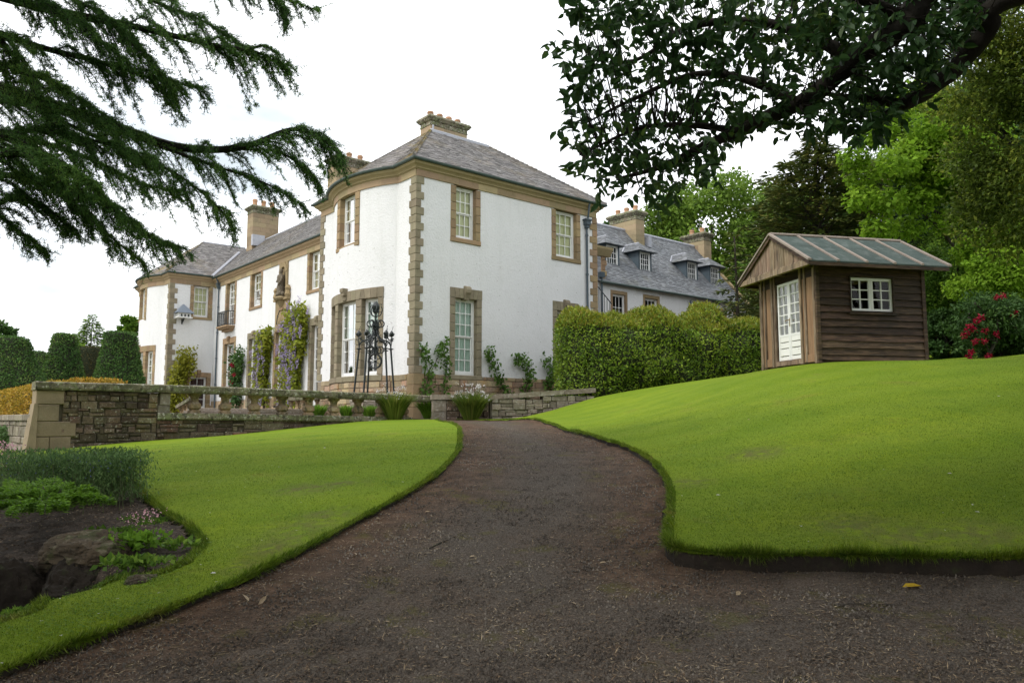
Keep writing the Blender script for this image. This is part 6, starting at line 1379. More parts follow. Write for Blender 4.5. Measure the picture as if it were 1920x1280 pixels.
# ---- tufts of strap leaves
def tuft(label, c, n, h, r, mt, flowers=None, name='flower_tuft', group='strap leaved tufts by the path head', nf=0, wide=.022):
    root = empty(name, tuple(c), label, 'plant', group); a = RNG.random(n) * math.tau; rr = RNG.random(n) ** .6; V = []
    P = np.array(c) + np.c_[np.cos(a) * rr * r * .35, np.sin(a) * rr * r * .35, np.zeros(n)]
    out_ = np.c_[np.cos(a), np.sin(a), np.zeros(n)] * (rr * .75)[:, None]; hh = h * RNG.uniform(.65, 1.1, n)
    up = np.array([0, 0, 1.]); S = unit(np.cross(out_ + rdir(n) * .4, up)) * wide * RNG.uniform(.6, 1.2, (n, 1))
    P1 = P + (out_ * .45 + up * .62) * hh[:, None]; P2 = P + (out_ * 1.0 + up * .92) * hh[:, None]
    V = np.concatenate([np.stack([P - S, P + S, P1 + S * .8, P1 - S * .8], 1), np.stack([P1 - S * .8, P1 + S * .8, P2 + S * .1, P2 - S * .1], 1)], 1).reshape(-1, 3)
    np_mesh('strap_leaves', loc(V, root), 4, L[mt], root)
    if flowers:
        fa = RNG.random(nf) * math.tau; fr = RNG.random(nf) ** .5 * r * 1.05; T = np.array(c) + np.c_[np.cos(fa) * fr, np.sin(fa) * fr, h * RNG.uniform(.72, 1.3, nf)]; q = MB()
        for t in T: q.tube([np.array(c) + (t - c) * [.3, .3, .0], np.array(c) + (t - c) * [.75, .75, .65], t], .005, 3)
        q.build('flower_stems', M['stem'], root, tuple(root.location)); np_mesh('flowers', loc(crown_leaves(T, .055, 9, .04, .034, 0, 1), root), 4, L[flowers], root, kind='stuff')
    return root
tc1 = ground_at(733, 786, hl); tuft('strap leaved tuft with sparse white flowers at the balustrade end', (-3.95, 25.95, Gs(-3.95, 25.95)), 900, .95, .62, 'tuft', 'petal_white', nf=34)
tuft('strap leaved tuft crowned with white blossom in front of the low path wall', (-1.38, 26.05, Gs(-1.38, 26.05)), 900, .95, .62, 'tuft', 'petal_white', nf=60)
tuft('bright green low grass tuft between the house corner and the path wall', (-3.0, 27.3, 1.62), 500, .62, .3, 'juniper', name='grass_tuft')
for k, x in enumerate((-6.6, -5.75, -5.1)): tuft(('bright grass tuft behind the left of the three balusters near the well', 'bright grass tuft behind the middle balusters near the well', 'bright grass tuft beside the well curb behind the balusters')[k], (x, 26.2 + .7 * k, 1.62), 400, .5, .4, 'juniper', name='grass_tuft', group='grass tufts behind the balusters')

# ---- rockery bed, lower left
bed_poly = [tuple(p) for p in bed_edge] + [tuple(p) for p in bed_back] + [(-9, 7.6), (-9, 5.2), (-7, 5.1)]
bx, by = np.meshgrid(np.arange(-9, -2.4, .06), np.arange(4.6, 11, .06)); qq = np.stack([bx.ravel(), by.ravel()], 1)
gz = G(qq[:, 0], qq[:, 1]) + .02 + np.array([.05 * mnoise.noise(Vector((x * 3, y * 3, 0))) + .03 * mnoise.noise(Vector((x * 9, y * 9, 5))) for x, y in qq]) + .012 * RNG.random(len(qq)); ok = inside(bed_poly, qq); nx_ = bx.shape[1]
fs = []
for j in range(bx.shape[0] - 1):
    for i in range(nx_ - 1):
        a = j * nx_ + i; f = (a, a + 1, a + nx_ + 1, a + nx_)
        if all(ok[k] for k in f): fs.append(f)
bed = tri_mesh('flower_bed', np.c_[qq, gz], fs, M['soil']); bed['kind'] = 'structure'; bed['label'] = 'bare rockery soil bed cut into the left lawn'
ci = RNG.integers(0, len(fs), 9000); cp = np.c_[qq, gz][np.array(fs)[ci]].mean(1) + RNG.uniform(-.06, .06, (9000, 3)) * [1, 1, 0]; cp[:, 2] += .012
g = np_mesh('bark_chips', leaves_V(cp, rdir(9000) * [1, 1, .3], np.array([0, 0, 1.]) + rdir(9000) * .5, RNG.uniform(.015, .05, 9000), RNG.uniform(.006, .02, 9000)), 4, L['straw'], None, kind='stuff'); g['label'] = 'brown chips and dead leaves on the rockery soil'
wk = rng_w = np.random.default_rng(5); cw = np.c_[qq, gz][np.array(fs)[wk.integers(0, len(fs), 60)]].mean(1); cw = cw[cw[:, 0] > -4.6]; wi = wk.integers(0, len(cw), 2600); wp = cw[wi] + wk.normal(0, .07, (2600, 3)) * [1, 1, .15]; wp[:, 2] = G(wp[:, 0], wp[:, 1]) + .03
g = np_mesh('weeds', leaves_V(wp, rdir(2600) + [0, 0, .5], rdir(2600) * .6 + [0, 0, 1.], RNG.uniform(.02, .05, 2600), RNG.uniform(.01, .024, 2600)), 4, L['bush'], None, kind='stuff'); g['label'] = 'small green weeds seeded over the rockery soil'
def rock(px, py, size, label, seed, flat=.7, sink=.3, Yo=None):
    p = ground_at(px, py) if Yo is None else np.array([*at(px, py, Yo)[:2], 0]); p[2] = Gs(p[0], p[1]) if Yo is None else at(px, py, Yo)[2]
    bm_ = bmesh.new(); bmesh.ops.create_icosphere(bm_, subdivisions=5, radius=1); r_ = random.Random(seed); pl = [(Vector((r_.gauss(0, 1), r_.gauss(0, 1), r_.gauss(0, .8))).normalized(), r_.uniform(.55, .85)) for _ in range(9)]
    for v in bm_.verts:
        for n_, d in pl:
            t = v.co.dot(n_)
            if t > d: v.co -= n_ * (t - d)
        v.co += v.co.normalized() * (.10 * mnoise.noise(v.co * 2.1 + Vector((seed, 0, 0))) + .09 * mnoise.noise(v.co * 6 + Vector((seed, 3, 0))) + .05 * mnoise.noise(v.co * 15)); v.co.x *= size[0]; v.co.y *= size[1]; v.co.z *= size[2]
    me = bpy.data.meshes.new('rock'); bm_.to_mesh(me); bm_.free(); o = link('rock', me, M['rock']); o.location = (p[0], p[1], p[2] + size[2] * sink); o.rotation_euler = (0, 0, seed); tag(o, label, 'rock', 'rockery stones'); return o
rock(165, 1048, (.44, .38, .24), 'broad brown rockery stone in front of the bright juniper', 3, sink=.1)
rock(262, 1118 - 20, (.2, .13, .10), 'small mossy stone at the lower edge of the rockery soil', 8, sink=.2)
for x_, y_, sz, lab, sd_ in ((-3.95, 7.0, (.5, .3, .42), 'near black stone added at the back of the rockery hollow, standing in for its shade', 21), (-4.6, 7.05, (.45, .3, .45), 'near black stone added at the left of the rockery hollow, standing in for its shade', 25), (-3.72, 6.62, (.2, .26, .2), 'dark wedge of stone below the brown rockery boulder', 29)):
    r_k = rock(300, 1000, sz, lab, sd_); r_k.location = (x_, y_, Gs(x_, y_) + sz[2] * .02); r_k.data.materials[0] = M['bank']  # hollow's shade put into the colour: near-black earth material on added stones
def mound(name, label, pts, n, Ln, wd, mt, h, spread, cat='plant', up=.6, group=None, stems=0):
    c = np.mean(pts, 0); root = empty(name, tuple(c), label, cat, group); pts = np.array(pts); k = RNG.integers(0, len(pts), n)
    P = pts[k] + RNG.normal(0, 1, (n, 3)) * np.array([spread, spread, 0]); P[:, 2] += h * RNG.random(n) ** .7
    D = rdir(n) * .8 + np.array([0, 0, up]); ln = Ln * RNG.uniform(.6, 1.3, n); np_mesh('foliage', loc(leaves_V(P, D, unit(rdir(n) * .6 + [0, -.2, .8]), ln, ln * wd), root), 4, L[mt], root)
    if stems:
        q = MB(); 
        for p in P[:stems]: b = np.array([p[0] + random.uniform(-.05, .05), p[1], pts[0][2] - .1]); q.tube([b, (b + p) / 2 + [random.uniform(-.02, .02), 0, 0], p], .004, 3)
        q.build('stems', M['stem'], root, tuple(root.location), kind='stuff')
    return root
gp = lambda x, y: ground_at(x, y, hl)
bl = [gp(x, y) for x, y in ((30, 940), (70, 945), (110, 940), (150, 942), (190, 944), (225, 942), (240, 935), (130, 925), (180, 925), (80, 925), (20, 925), (215, 925))]
cm = mound('catmint', 'grey green catmint clump with tiny blue flowers at the back of the rockery', bl, 15000, .055, .26, 'blue_plant', .56, .14, up=.9, stems=260)
Pf = np.array(bl)[RNG.integers(0, len(bl), 420)] + RNG.normal(0, .14, (420, 3)) * [1, 1, 0] + np.c_[np.zeros(420), np.zeros(420), RNG.uniform(.30, .54, 420)]
L['blue'] = leafmat('blue_flower', [(0, (.07, .08, .22)), (1, (.16, .17, .36))], .2)
np_mesh('flowers', loc(leaves_V(Pf, rdir(420) + [0, 0, .6], rdir(420), .02, .014), cm), 4, L['blue'], cm, kind='stuff')
# tall bending grass stalks over the catmint
root = empty('tall_grass', tuple(gp(150, 930)), 'loose tall seed grass bending above the catmint', 'grass plant'); q = MB(); hd = []
for k in range(26):
    x = random.uniform(70, 262); b = gp(x, 935); t = at(x + random.uniform(-10, 35), random.uniform(835, 885), b[1] - .1); q.tube(bez([b, b + (t - b) * [.25, .25, .6], t, t + [.06, 0, -.03]], 7), .003, 3)
    for _ in range(9): hd.append(t + RNG.normal(0, .02, 3) - (t - b) * random.uniform(0, .18))
q.build('stalks', M['stem'], root, tuple(root.location)); hd = np.array(hd); np_mesh('seed_heads', loc(leaves_V(hd, rdir(len(hd)) * .5 + [0.3, 0, .8], rdir(len(hd)), .035, .008), root), 4, L['blue_plant'], root)
# bright prostrate juniper: flat ferny sprays
def sprays(name, label, tips, n, mt, Ln, h, cat='shrub', fan=1.0):
    c = np.mean(tips, 0); root = empty(name, tuple(c), label, cat); P = []; D = []; q = MB()
    for t in tips:
        o = c + (np.array(t) - c) * .15; o[2] -= h * .5; ax = np.array(t) - o; l = np.linalg.norm(ax); ax = ax / l; sd = unit(np.cross(ax, [0, 0, 1.])); k = n; f = RNG.random(k) ** .6; sgn = RNG.choice([-1, 1], k); w = (1.05 - f) * .26 * l * RNG.random(k)
        P.append(o + ax * (l * f)[:, None] + sd * (sgn * w)[:, None] + np.c_[np.zeros(k), np.zeros(k), h * (f - f * f) * 1.2 + RNG.normal(0, .02, k) - w * .3]); D.append(ax * .8 + sd * (sgn * .7 * fan)[:, None] + RNG.normal(0, .25, (k, 3)) + [0, 0, .1]); q.tube([o, o + ax * l * .5 + [0, 0, h * .25], np.array(t)], [.014, .008, .003], 4)
    P = np.concatenate(P); D = np.concatenate(D); q.build('twigs', M['bark'], root, tuple(root.location)); np_mesh('foliage', loc(leaves_V(P, D, np.array([0, -.2, 1.]) + RNG.normal(0, .35, P.shape), Ln * RNG.uniform(.6, 1.3, len(P)), Ln * .34), root), 4, L[mt], root)
jt = [gp(x, y + 36) + [0, 0, .34] for x, y in ((10, 925), (40, 930), (75, 925), (100, 920), (130, 935), (160, 945), (185, 965), (205, 970), (150, 965), (120, 970), (60, 955), (20, 960), (95, 945), (0, 945), (175, 950), (45, 985), (-30, 960), (15, 1000), (80, 992), (115, 985), (-10, 985))]
sprays('juniper', 'bright green ferny juniper overhanging the dark rockery hollow', jt, 420, 'juniper', .055, .2)
for (x, y, lab, mt, n_, sp, h_) in ((245, 1030, 'low leafy green plant in the middle of the rockery soil', 'juniper', 420, .09, .12), (232, 1068, 'small plant nearest the lower edge of the bed', 'bush', 160, .05, .07), (280, 1062, 'tiny scattered seedlings right of the smallest plant', 'bush', 120, .06, .05), (185, 1010, 'thin weeds growing over the brown stone', 'bush', 110, .06, .06), (335, 1028, 'small weed near the tip of the bed', 'bush', 110, .05, .05)):
    p = gp(x, y); mound('rockery_plant', lab, [p, p + [.1, .02, 0], p + [-.09, .03, 0]], n_, .07, .6, mt, h_, sp, up=.5, group='small plants in the rockery')
p = gp(272, 985); mound('pink_flower', 'pale pink flowers spilling over the right edge of the rockery', [p, p + [.06, .1, .02], p + [-.05, -.12, 0]], 110, .022, .8, 'petal_pink', .14, .05)
p = gp(12, 905) + [0, 0, .1]; mound('pink_flower', 'taller pink flower spike at the left edge by the lawn', [p, p + [-.1, 0, .05]], 260, .035, .8, 'petal_pink', .45, .09, up=.8, stems=20)
p = ground_at(30, 838, hl); mound('border_plant', 'grey green border plant at the foot of the low garden wall', [p + [dx, dy, -.05] for dx in (-.9, -.5, -.1, .3) for dy in (0, .4)], 3600, .10, .3, 'blue_plant', .62, .2, up=.8, stems=60)

# ---- cedar reaching in from the left
cedar = empty('cedar_tree', (-13.2, 12.5, Gs(-13.2, 12.5)), 'dark cedar with long drooping boughs reaching in from the upper left', 'tree')
trunk_part(cedar, (-13.2, 12.5, Gs(-13.2, 12.5)), (-13.0, 12.3, 17), .62, .2, 'bark_dark', bend=.1)
def needle_tufts(C, k, ln, wd):
    n = len(C) * k; P = np.repeat(C, k, 0) + RNG.normal(0, .006, (n, 3)); D = rdir(n) + np.array([.1, -.1, .35])
    return leaves_V(P, D, rdir(n), ln * RNG.uniform(.7, 1.25, n), wd, .05)
def bough(pts, r0=.06, nsec=16, slen=1.0, s0=.12, dens=1.0, down=.5, seed=0, root_to=None, coarse=1.0):
    r_ = np.random.default_rng(seed + 100); W = [np.array(p, float) for p in pts]
    if root_to is not None: W = [np.array(root_to, float), W[0] + (np.array(root_to) - W[0]) * .4 + [0, 0, .15]] + W
    sp = bez(W, 60); q = MB(); q.tube(sp, np.linspace(r0, .006, 60) if root_to is None else np.linspace(r0 * 1.8, .006, 60), 6); T = []
    i0 = 0 if root_to is None else 18
    def along(a, b, n): return a + (b - a) * np.linspace(.0, 1, n)[:, None]
    for s in range(i0, 59): T.append(along(sp[s], sp[s + 1], max(2, int(np.linalg.norm(sp[s + 1] - sp[s]) / .05 * dens))) + r_.normal(0, .02, (1, 3)) + [0, 0, .015])
    nsec = int(nsec * 1.4)
    for k in range(nsec):
        f = s0 + (1 - s0) * (k + r_.random()) / nsec; i = i0 + int(f * (58 - i0)); p = sp[i]; d = unit(sp[min(i + 2, 59)] - sp[max(i - 2, 0)]); side = unit(np.cross(d, [0, 0, 1.])) * (1 if k % 2 else -1)
        L_ = slen * .86 * (.45 + .75 * math.sin(math.pi * min(1, .25 + f * .75))) * r_.uniform(.65, 1.2); v = d * r_.uniform(.35, .9) + side * r_.uniform(.1, 1.0) + np.array([0, 0, -r_.uniform(.05, .9) * down * 1.4])
        e = p + unit(v) * L_; mid = (p + e) / 2 + [0, 0, .10 * L_]; e = e - [0, 0, .16 * L_ * down * 2]
        sec = bez([p, mid, e], 12); q.tube(sec, np.linspace(.014, .003, 12), 4)
        for s in range(11): T.append(along(sec[s], sec[s + 1], max(2, int(np.linalg.norm(sec[s + 1] - sec[s]) / .058 * dens))))
        for m in range(int(19 * L_ + 6)):
            j = r_.integers(1, 12); ds = unit(sec[min(j + 1, 11)] - sec[j - 1]); s2 = unit(np.cross(ds, [0, 0, 1.])) * r_.choice([-1, 1]); l2 = r_.uniform(.10, .34) * (1.1 - j / 16)
            te = sec[j] + unit(ds * .8 + s2 * r_.uniform(.1, 1.1) + r_.normal(0, .25, 3) + np.array([0, 0, -r_.uniform(-.2, .9) * down * 1.6])) * l2; q.tube([sec[j], te], .004, 3); T.append(along(sec[j], te, max(3, int(l2 / .052 * dens))))
    b = q.build('bough', M['bark_dark'], cedar, tuple(cedar.location)); T = np.concatenate(T); T = T + r_.normal(0, .012, T.shape)
    np_mesh('needles', loc(needle_tufts(T, 8, .047 * coarse, .0095 * coarse), cedar), 4, L['cedar'], b)
def pxs(pts, Y0, Y1): n = len(pts); return [at(x, y, Y0 + (Y1 - Y0) * i / (n - 1)) for i, (x, y) in enumerate(pts)]
CED = [
 ([(-60, 150), (60, 185), (200, 232), (330, 275), (450, 277), (545, 243), (600, 258), (640, 292)], 12.2, 13.2, .09, 34, 1.15, 1),
 ([(120, 230), (220, 275), (320, 320), (395, 375), (440, 425)], 11.8, 12.6, .035, 16, .85, 0),
 ([(300, 275), (400, 310), (500, 345), (570, 388)], 12.5, 12.8, .03, 14, .6, 0),
 ([(440, 280), (520, 285), (575, 320), (600, 350)], 13, 13.2, .02, 10, .45, 0),
 ([(-60, 230), (60, 280), (150, 330), (225, 400), (285, 445), (345, 466)], 11.2, 12, .06, 26, .8, 1),
 ([(60, 300), (130, 370), (185, 425), (275, 498)], 11.2, 11.6, .03, 16, .6, 0),
 ([(-60, 345), (0, 405), (45, 440), (92, 478)], 10.8, 11.2, .03, 12, .4, 1),
 ([(-60, -20), (100, 20), (250, 50), (400, 85), (480, 98), (546, 134)], 11.5, 12.5, .07, 32, 1.0, 1),
 ([(-60, 50), (80, 90), (200, 120), (290, 148), (388, 168)], 11, 11.8, .05, 24, .9, 1),
 ([(-60, 110), (60, 140), (140, 180), (225, 236)], 10.6, 11, .04, 20, .75, 1),
 ([(330, -60), (420, -25), (510, -8), (602, 22)], 12.2, 12.6, .03, 12, .5, 0),
 ([(430, -40), (500, -15), (525, 10), (537, 46)], 11.8, 12, .02, 8, .35, 0),
 ([(-20, -40), (150, 5), (250, 80), (335, 186)], 11, 11.6, .04, 24, .8, 0),
 ([(150, -50), (280, 0), (380, 40), (470, 95)], 12.5, 12.8, .04, 20, .8, 0),
 ([(-60, 270), (60, 245), (180, 265), (300, 300)], 10.5, 11.3, .05, 26, .9, 1),
 ([(-60, 330), (40, 330), (130, 350), (240, 395)], 10.2, 10.8, .05, 24, .75, 1),
 ([(-60, 30), (20, 100), (70, 170), (120, 235)], 10, 10.5, .04, 18, .7, 1),
 ([(-60, 180), (40, 195), (150, 215), (260, 262)], 11.5, 12.2, .05, 24, .9, 1),
 ([(-60, 400), (20, 375), (90, 395), (150, 440)], 10.5, 10.8, .03, 14, .5, 1),
 ([(-60, -60), (60, -10), (170, 60), (250, 130)], 10.4, 11, .04, 22, .8, 1),
 ([(-60, 255), (50, 262), (150, 290), (270, 345), (350, 360)], 12.6, 13, .05, 26, .9, 1),
 ([(-60, 300), (30, 290), (110, 310), (190, 352)], 9.6, 10, .04, 20, .6, 1)]
for i, (pt, y0, y1, r0, ns, sl_, tr) in enumerate(CED):
    w = pxs(pt, y0, y1); bough(w, r0, ns, sl_, seed=i, root_to=(-13.1, 12.4, min(16, float(w[0][2]) + .5)) if tr else None)
# higher plates of the same cedar, above the frame
V = []
for k in range(44):
    x, y = RNG.uniform(-13, -2.2), RNG.uniform(2.5, 11.5); z = max(1.6 + .60 * y + 1.4, 6.5) + RNG.uniform(0, 2.5)
    cs = clumps((x, y, z), (1.9, 1.7, .35), 9, k, .1); V.append(crown_leaves(cs, .5, 150, .16, .05, .4, .4))
np_mesh('upper_boughs', loc(np.concatenate(V), cedar), 4, L['cedar'], cedar)

# ---- dark broadleaf limb reaching in from the upper right
oak = empty('overhanging_tree', (7.6, 5.0, Gs(7.6, 5.0)), 'dark glossy leaved tree whose bare limbs sweep across the upper right', 'tree')
ol = tuple(oak.location)
trunk_part(oak, ol, (7.0, 5.4, 6.2), .42, .26, 'bark_dark', bend=.1)
def limb(pts, r0, r1, n=26, nm='limb'):
    q = MB(); p = bez(pts, n); rr = np.linspace(r0, r1, n) * (1 + .08 * np.sin(np.arange(n) * 1.7)); q.tube(p, rr, 9); q.build(nm, M['bark_dark'], oak, ol, True); return p
top = np.array([7.0, 5.4, 6.1])
la = limb([top, at(1830, -60, 6.0), at(1700, 45, 6.1), at(1610, 105, 6.2), at(1520, 182, 6.3), at(1420, 228, 6.4), at(1330, 270, 6.4), at(1240, 312, 6.5), at(1160, 335, 6.5)], .135, .012, 40)
lb = limb([top - [0, 0, .5], at(1935, -20, 5.9), at(1850, 62, 6.1), at(1790, 130, 6.3), at(1725, 180, 6.4), at(1690, 197, 6.4)], .10, .055, 26)
lc = limb([at(1690, 197, 6.4), at(1640, 186, 6.4), at(1580, 182, 6.5), at(1530, 170, 6.6)], .045, .015, 12)
ld = limb([at(1690, 197, 6.4), at(1640, 225, 6.5), at(1600, 250, 6.6), at(1580, 262, 6.6)], .03, .008, 12)
le = limb([at(1600, 110, 6.2), at(1500, 60, 6.4), at(1400, 40, 6.5), at(1290, 52, 6.6), at(1200, 110, 6.7), at(1110, 130, 6.8)], .06, .008, 24)
lf = limb([at(1500, 195, 6.3), at(1400, 150, 6.5), at(1300, 140, 6.7), at(1180, 190, 6.8), at(1100, 230, 6.8)], .045, .008, 24)
lg_ = limb([at(1380, 245, 6.4), at(1300, 235, 6.3), at(1200, 240, 6.2), at(1090, 290, 6.2)], .035, .007, 20)
lh = limb([at(1700, 40, 6.1), at(1600, -10, 6.0), at(1450, -50, 6.0), at(1250, -40, 6.2)], .06, .02, 20)
limbpts = np.concatenate([la[8:], lb, lc, ld, le, lf, lg_, lh])
OUT = [(1120, -40), (1075, 20), (1090, 70), (1045, 100), (1085, 150), (1062, 200), (1085, 235), (1068, 270), (1090, 300), (1085, 330), (1140, 350), (1235, 372), (1268, 350), (1320, 330), (1345, 300), (1385, 262), (1430, 240), (1475, 230), (1520, 245), (1545, 225), (1580, 250), (1600, 262), (1640, 235), (1690, 215), (1740, 165), (1800, 100), (1860, 40), (1900, -40)]
pts = np.c_[RNG.uniform(1030, 1910, 14000), RNG.uniform(-40, 375, 14000)]; pts = pts[inside(OUT, pts)]
# leave sky gaps where the photo's crown opens
for gx, gy, gr in ((1440, 170, 16), (1345, 170, 18), (1265, 190, 15), (1400, 120, 12), (1330, 235, 14), (1480, 150, 14), (1230, 120, 10), (1280, 100, 10), (1560, 150, 12), (1440, 90, 10), (1180, 300, 9), (1140, 215, 12), (1620, 150, 10), (1380, 200, 12), (1500, 110, 12), (1420, 195, 14), (1310, 275, 8)):
    pts = pts[np.hypot(pts[:, 0] - gx, (pts[:, 1] - gy) * 1.3) > gr * 1.5]
keep = []
for p in pts:
    if len(keep) >= (1000): break
    dm = 13.2 if p[0] < 1500 else 10.5
    if all((p[0] - k[0]) ** 2 + (p[1] - k[1]) ** 2 > dm ** 2 for k in keep): keep.append(p)
P = []; D = []; q = MB()
for x, y in keep:
    Y = RNG.uniform(5.7, 7.3); c = at(x, y, Y); j = np.argmin(np.linalg.norm(limbpts - c, axis=1)); b = limbpts[j]; d = c - b; l = np.linalg.norm(d)
    if l > .05: q.tube(bez([b, b + d * .5 + RNG.normal(0, .05 * l + .01, 3) + [0, 0, -.05 * l], c], 5), np.linspace(.004 + .005 * min(1, l), .002, 5), 4, False)
    dv = unit(d + np.array([-.25, -.05, -.1]) * l + RNG.normal(0, .1, 3)); k = int(RNG.integers(6, 10)); f = np.linspace(0, 1, k)
    tw = dv * RNG.uniform(.12, .22); P.append(c + f[:, None] * tw + RNG.normal(0, .012, (k, 3))); D.append(dv * .7 + rdir(k) * .85 + [0, 0, -.15])
P = np.concatenate(P); D = np.concatenate(D); n = len(P); q.build('twigs', M['bark_dark'], oak, ol)
def folded_leaves(P, D, Nn, Ln, Wd):
    """broad pointed leaf of two folded halves (2 quads)"""
    D = unit(D); S = unit(np.cross(D, Nn)); Nn = np.cross(S, D); Ln = Ln[:, None]; Wd = Wd[:, None]
    a, b, t = P, P + D * Ln * .5 - Nn * Wd * .08, P + D * Ln - Nn * Wd * .15
    H = []
    for sg in (1, -1):
        m1 = P + D * Ln * .30 + S * sg * Wd * .44 + Nn * Wd * .14; m2 = P + D * Ln * .68 + S * sg * Wd * .36 + Nn * Wd * .10
        H += [np.stack([a, m1, m2, t], 1)] if sg > 0 else [np.stack([a, t, m2, m1], 1)]
    return np.concatenate(H, 1).reshape(-1, 3)
nn = unit(np.array([0, -.25, .8]) + rdir(n) * .75); ln = RNG.uniform(.07, .125, n)
np_mesh('leaves', loc(folded_leaves(P, D, nn, ln, ln * RNG.uniform(.48, .66, n)), oak), 4, L['holly'], oak)
cs = np.c_[RNG.uniform(-1.5, 12, 130), RNG.uniform(-4, 8.2, 130), np.zeros(130)]; cs[:, 2] = np.maximum(1.6 + .60 * np.maximum(cs[:, 1], 0) + 1.5, 6.2) + RNG.uniform(0, 2.6, 130)
cs2 = np.c_[RNG.uniform(4.5, 15, 70), RNG.uniform(5, 12.5, 70), np.zeros(70)]; cs2[:, 2] = 1.6 + .60 * cs2[:, 1] + 1.6 + RNG.uniform(0, 3, 70); cs = np.r_[cs, cs2]
cs = cs[~((cs[:, 1] > 4.2) & (cs[:, 0] < 2.4))]
np_mesh('upper_crown', loc(crown_leaves(cs, 1.15, 520, .17, .10, .3, .5), oak), 4, L['holly'], oak)
broad_tree('unseen_shade_tree', 'tall tree standing behind the viewpoint on the left', 'tree', (-6.5, -7, -.2), (-5.5, -5.5, 8.0), (5.2, 4.6, 3.0), 60, 260, .3, 'beech', 91, 1.3, .4)
broad_tree('unseen_shade_tree', 'tall tree standing behind the viewpoint on the right', 'tree', (7, -8, -.2), (5.5, -6, 8.2), (5.5, 4.6, 3.0), 60, 260, .3, 'beech', 92, 1.3, .4)

broad_tree('unseen_shade_tree', 'unseen broad tree added right of the path to shade the near lawn', 'tree', (12.5, 4.5, Gs(12.5, 4.5)), (11.6, 4.8, 7.2), (4.2, 4.4, 4.6), 70, 300, .26, 'bushdark', 93, 1.3, .4)  # unseen trees added at the sides and back to darken the foreground
broad_tree('unseen_shade_tree', 'unseen low wide tree added close behind the viewpoint for shade', 'tree', (.6, -4.6, -.2), (.4, -3.6, 5.2), (5.5, 2.4, 2.6), 70, 300, .26, 'bushdark', 95, 1.2, .3)
broad_tree('unseen_shade_tree', 'unseen broad tree added left of the rockery for shade', 'tree', (-12, 2.5, Gs(-12, 2.5)), (-10.6, 2.6, 6.0), (3.8, 3.4, 4.2), 60, 280, .26, 'bushdark', 94, 1.2, .35)
# ------------------------------------------------------------------ grass blades, path litter, fallen leaves
def grass(T, Fc, n, name, far=19.5, parent=None):
    T = np.asarray(T); Fc = Fc[T[Fc].mean(1)[:, 1] < far]; Fc = Fc[np.abs(T[Fc].mean(1)[:, 0]) < 13]
    c = T[Fc].mean(1); a = T[Fc]; ar = np.linalg.norm(np.cross(a[:, 1] - a[:, 0], a[:, 2] - a[:, 0]), axis=1)
    w = ar * np.clip(7 / np.maximum(c[:, 1], 4), 0, 1.6) ** 2 * (np.abs(c[:, 0]) < .75 * c[:, 1] + .8) * np.clip((19.5 - c[:, 1]) / 8, .02, 1)
    k = RNG.choice(len(Fc), n, p=w / w.sum()); u, v = RNG.random(n), RNG.random(n); m = u + v > 1; u[m], v[m] = 1 - u[m], 1 - v[m]
    A = a[k]; P = A[:, 0] + (A[:, 1] - A[:, 0]) * u[:, None] + (A[:, 2] - A[:, 0]) * v[:, None]; return P[RNG.random(len(P)) > .8 * wear(P[:, :2])]
def blades(P, h, w, lean=.5):
    n = len(P); az = RNG.random(n) * math.tau; s = np.c_[np.cos(az), np.sin(az), np.zeros(n)] * w; d = rdir(n) * lean + [0, 0, 1.0]; d[:, 2] = np.abs(d[:, 2]); hh = (h * RNG.uniform(.5, 1.25, n))[:, None]
    P = P - [0, 0, .006]; return np.stack([P - s, P + s, P + unit(d) * hh], 1).reshape(-1, 3)
for lw_, T, Fc, n in ((lawn_l, TL, FL, 170000), (lawn_r, TR, FR, 300000)):
    g = np_mesh('grass', np.concatenate([blades(grass(T, Fc, n, 'grass'), .021, .003, 1.0), blades(grass(T, Fc, n // 12, 'grass'), .026, .0048, 1.6)]), 3, L['grass'], None, kind='stuff'); g['label'] = 'short mown grass blades of the ' + ('left lawn' if T is TL else 'right lawn')
def clover(T, Fc, npatch, per):
    C = grass(T, Fc, npatch, ''); P = np.repeat(C, per, 0); r = RNG.uniform(.08, .34, len(C)).repeat(per)[:, None]; P = P + RNG.normal(0, 1, P.shape) * r * [1, 1, 0]; keep = inside(lawn_left_poly if T is TL else lawn_right_poly, P[:, :2]); P = P[keep]
    P[:, 2] = G(P[:, 0], P[:, 1]) + (hl if T is TL else hr)(P[:, 1]) + RNG.uniform(.006, .022, len(P)); n = len(P)
    return leaves_V(P, rdir(n) * [1, 1, .3], np.array([0, 0, 1.]) + rdir(n) * .4, RNG.uniform(.010, .022, n), RNG.uniform(.008, .016, n), .05)
for T, Fc, nm in ((TL, FL, 'left'), (TR, FR, 'right')):
    g = np_mesh('clover', clover(T, Fc, 110, 90), 4, L['bush'], None, kind='stuff'); g['label'] = 'loose patches of clover leaves in the ' + nm + ' lawn'
    C = grass(T, Fc, 70, ''); C[:, 2] = G(C[:, 0], C[:, 1]) + (hl if T is TL else hr)(C[:, 1]) + .02; n = len(C)
    g = np_mesh('daisies', leaves_V(np.repeat(C, 4, 0), rdir(n * 4) * [1, 1, .1], np.tile([0, 0, 1.], (n * 4, 1)), .012, .009, 0), 4, L['petal_white'], None, kind='stuff'); g['label'] = 'tiny white daisies dotted over the ' + nm + ' lawn'
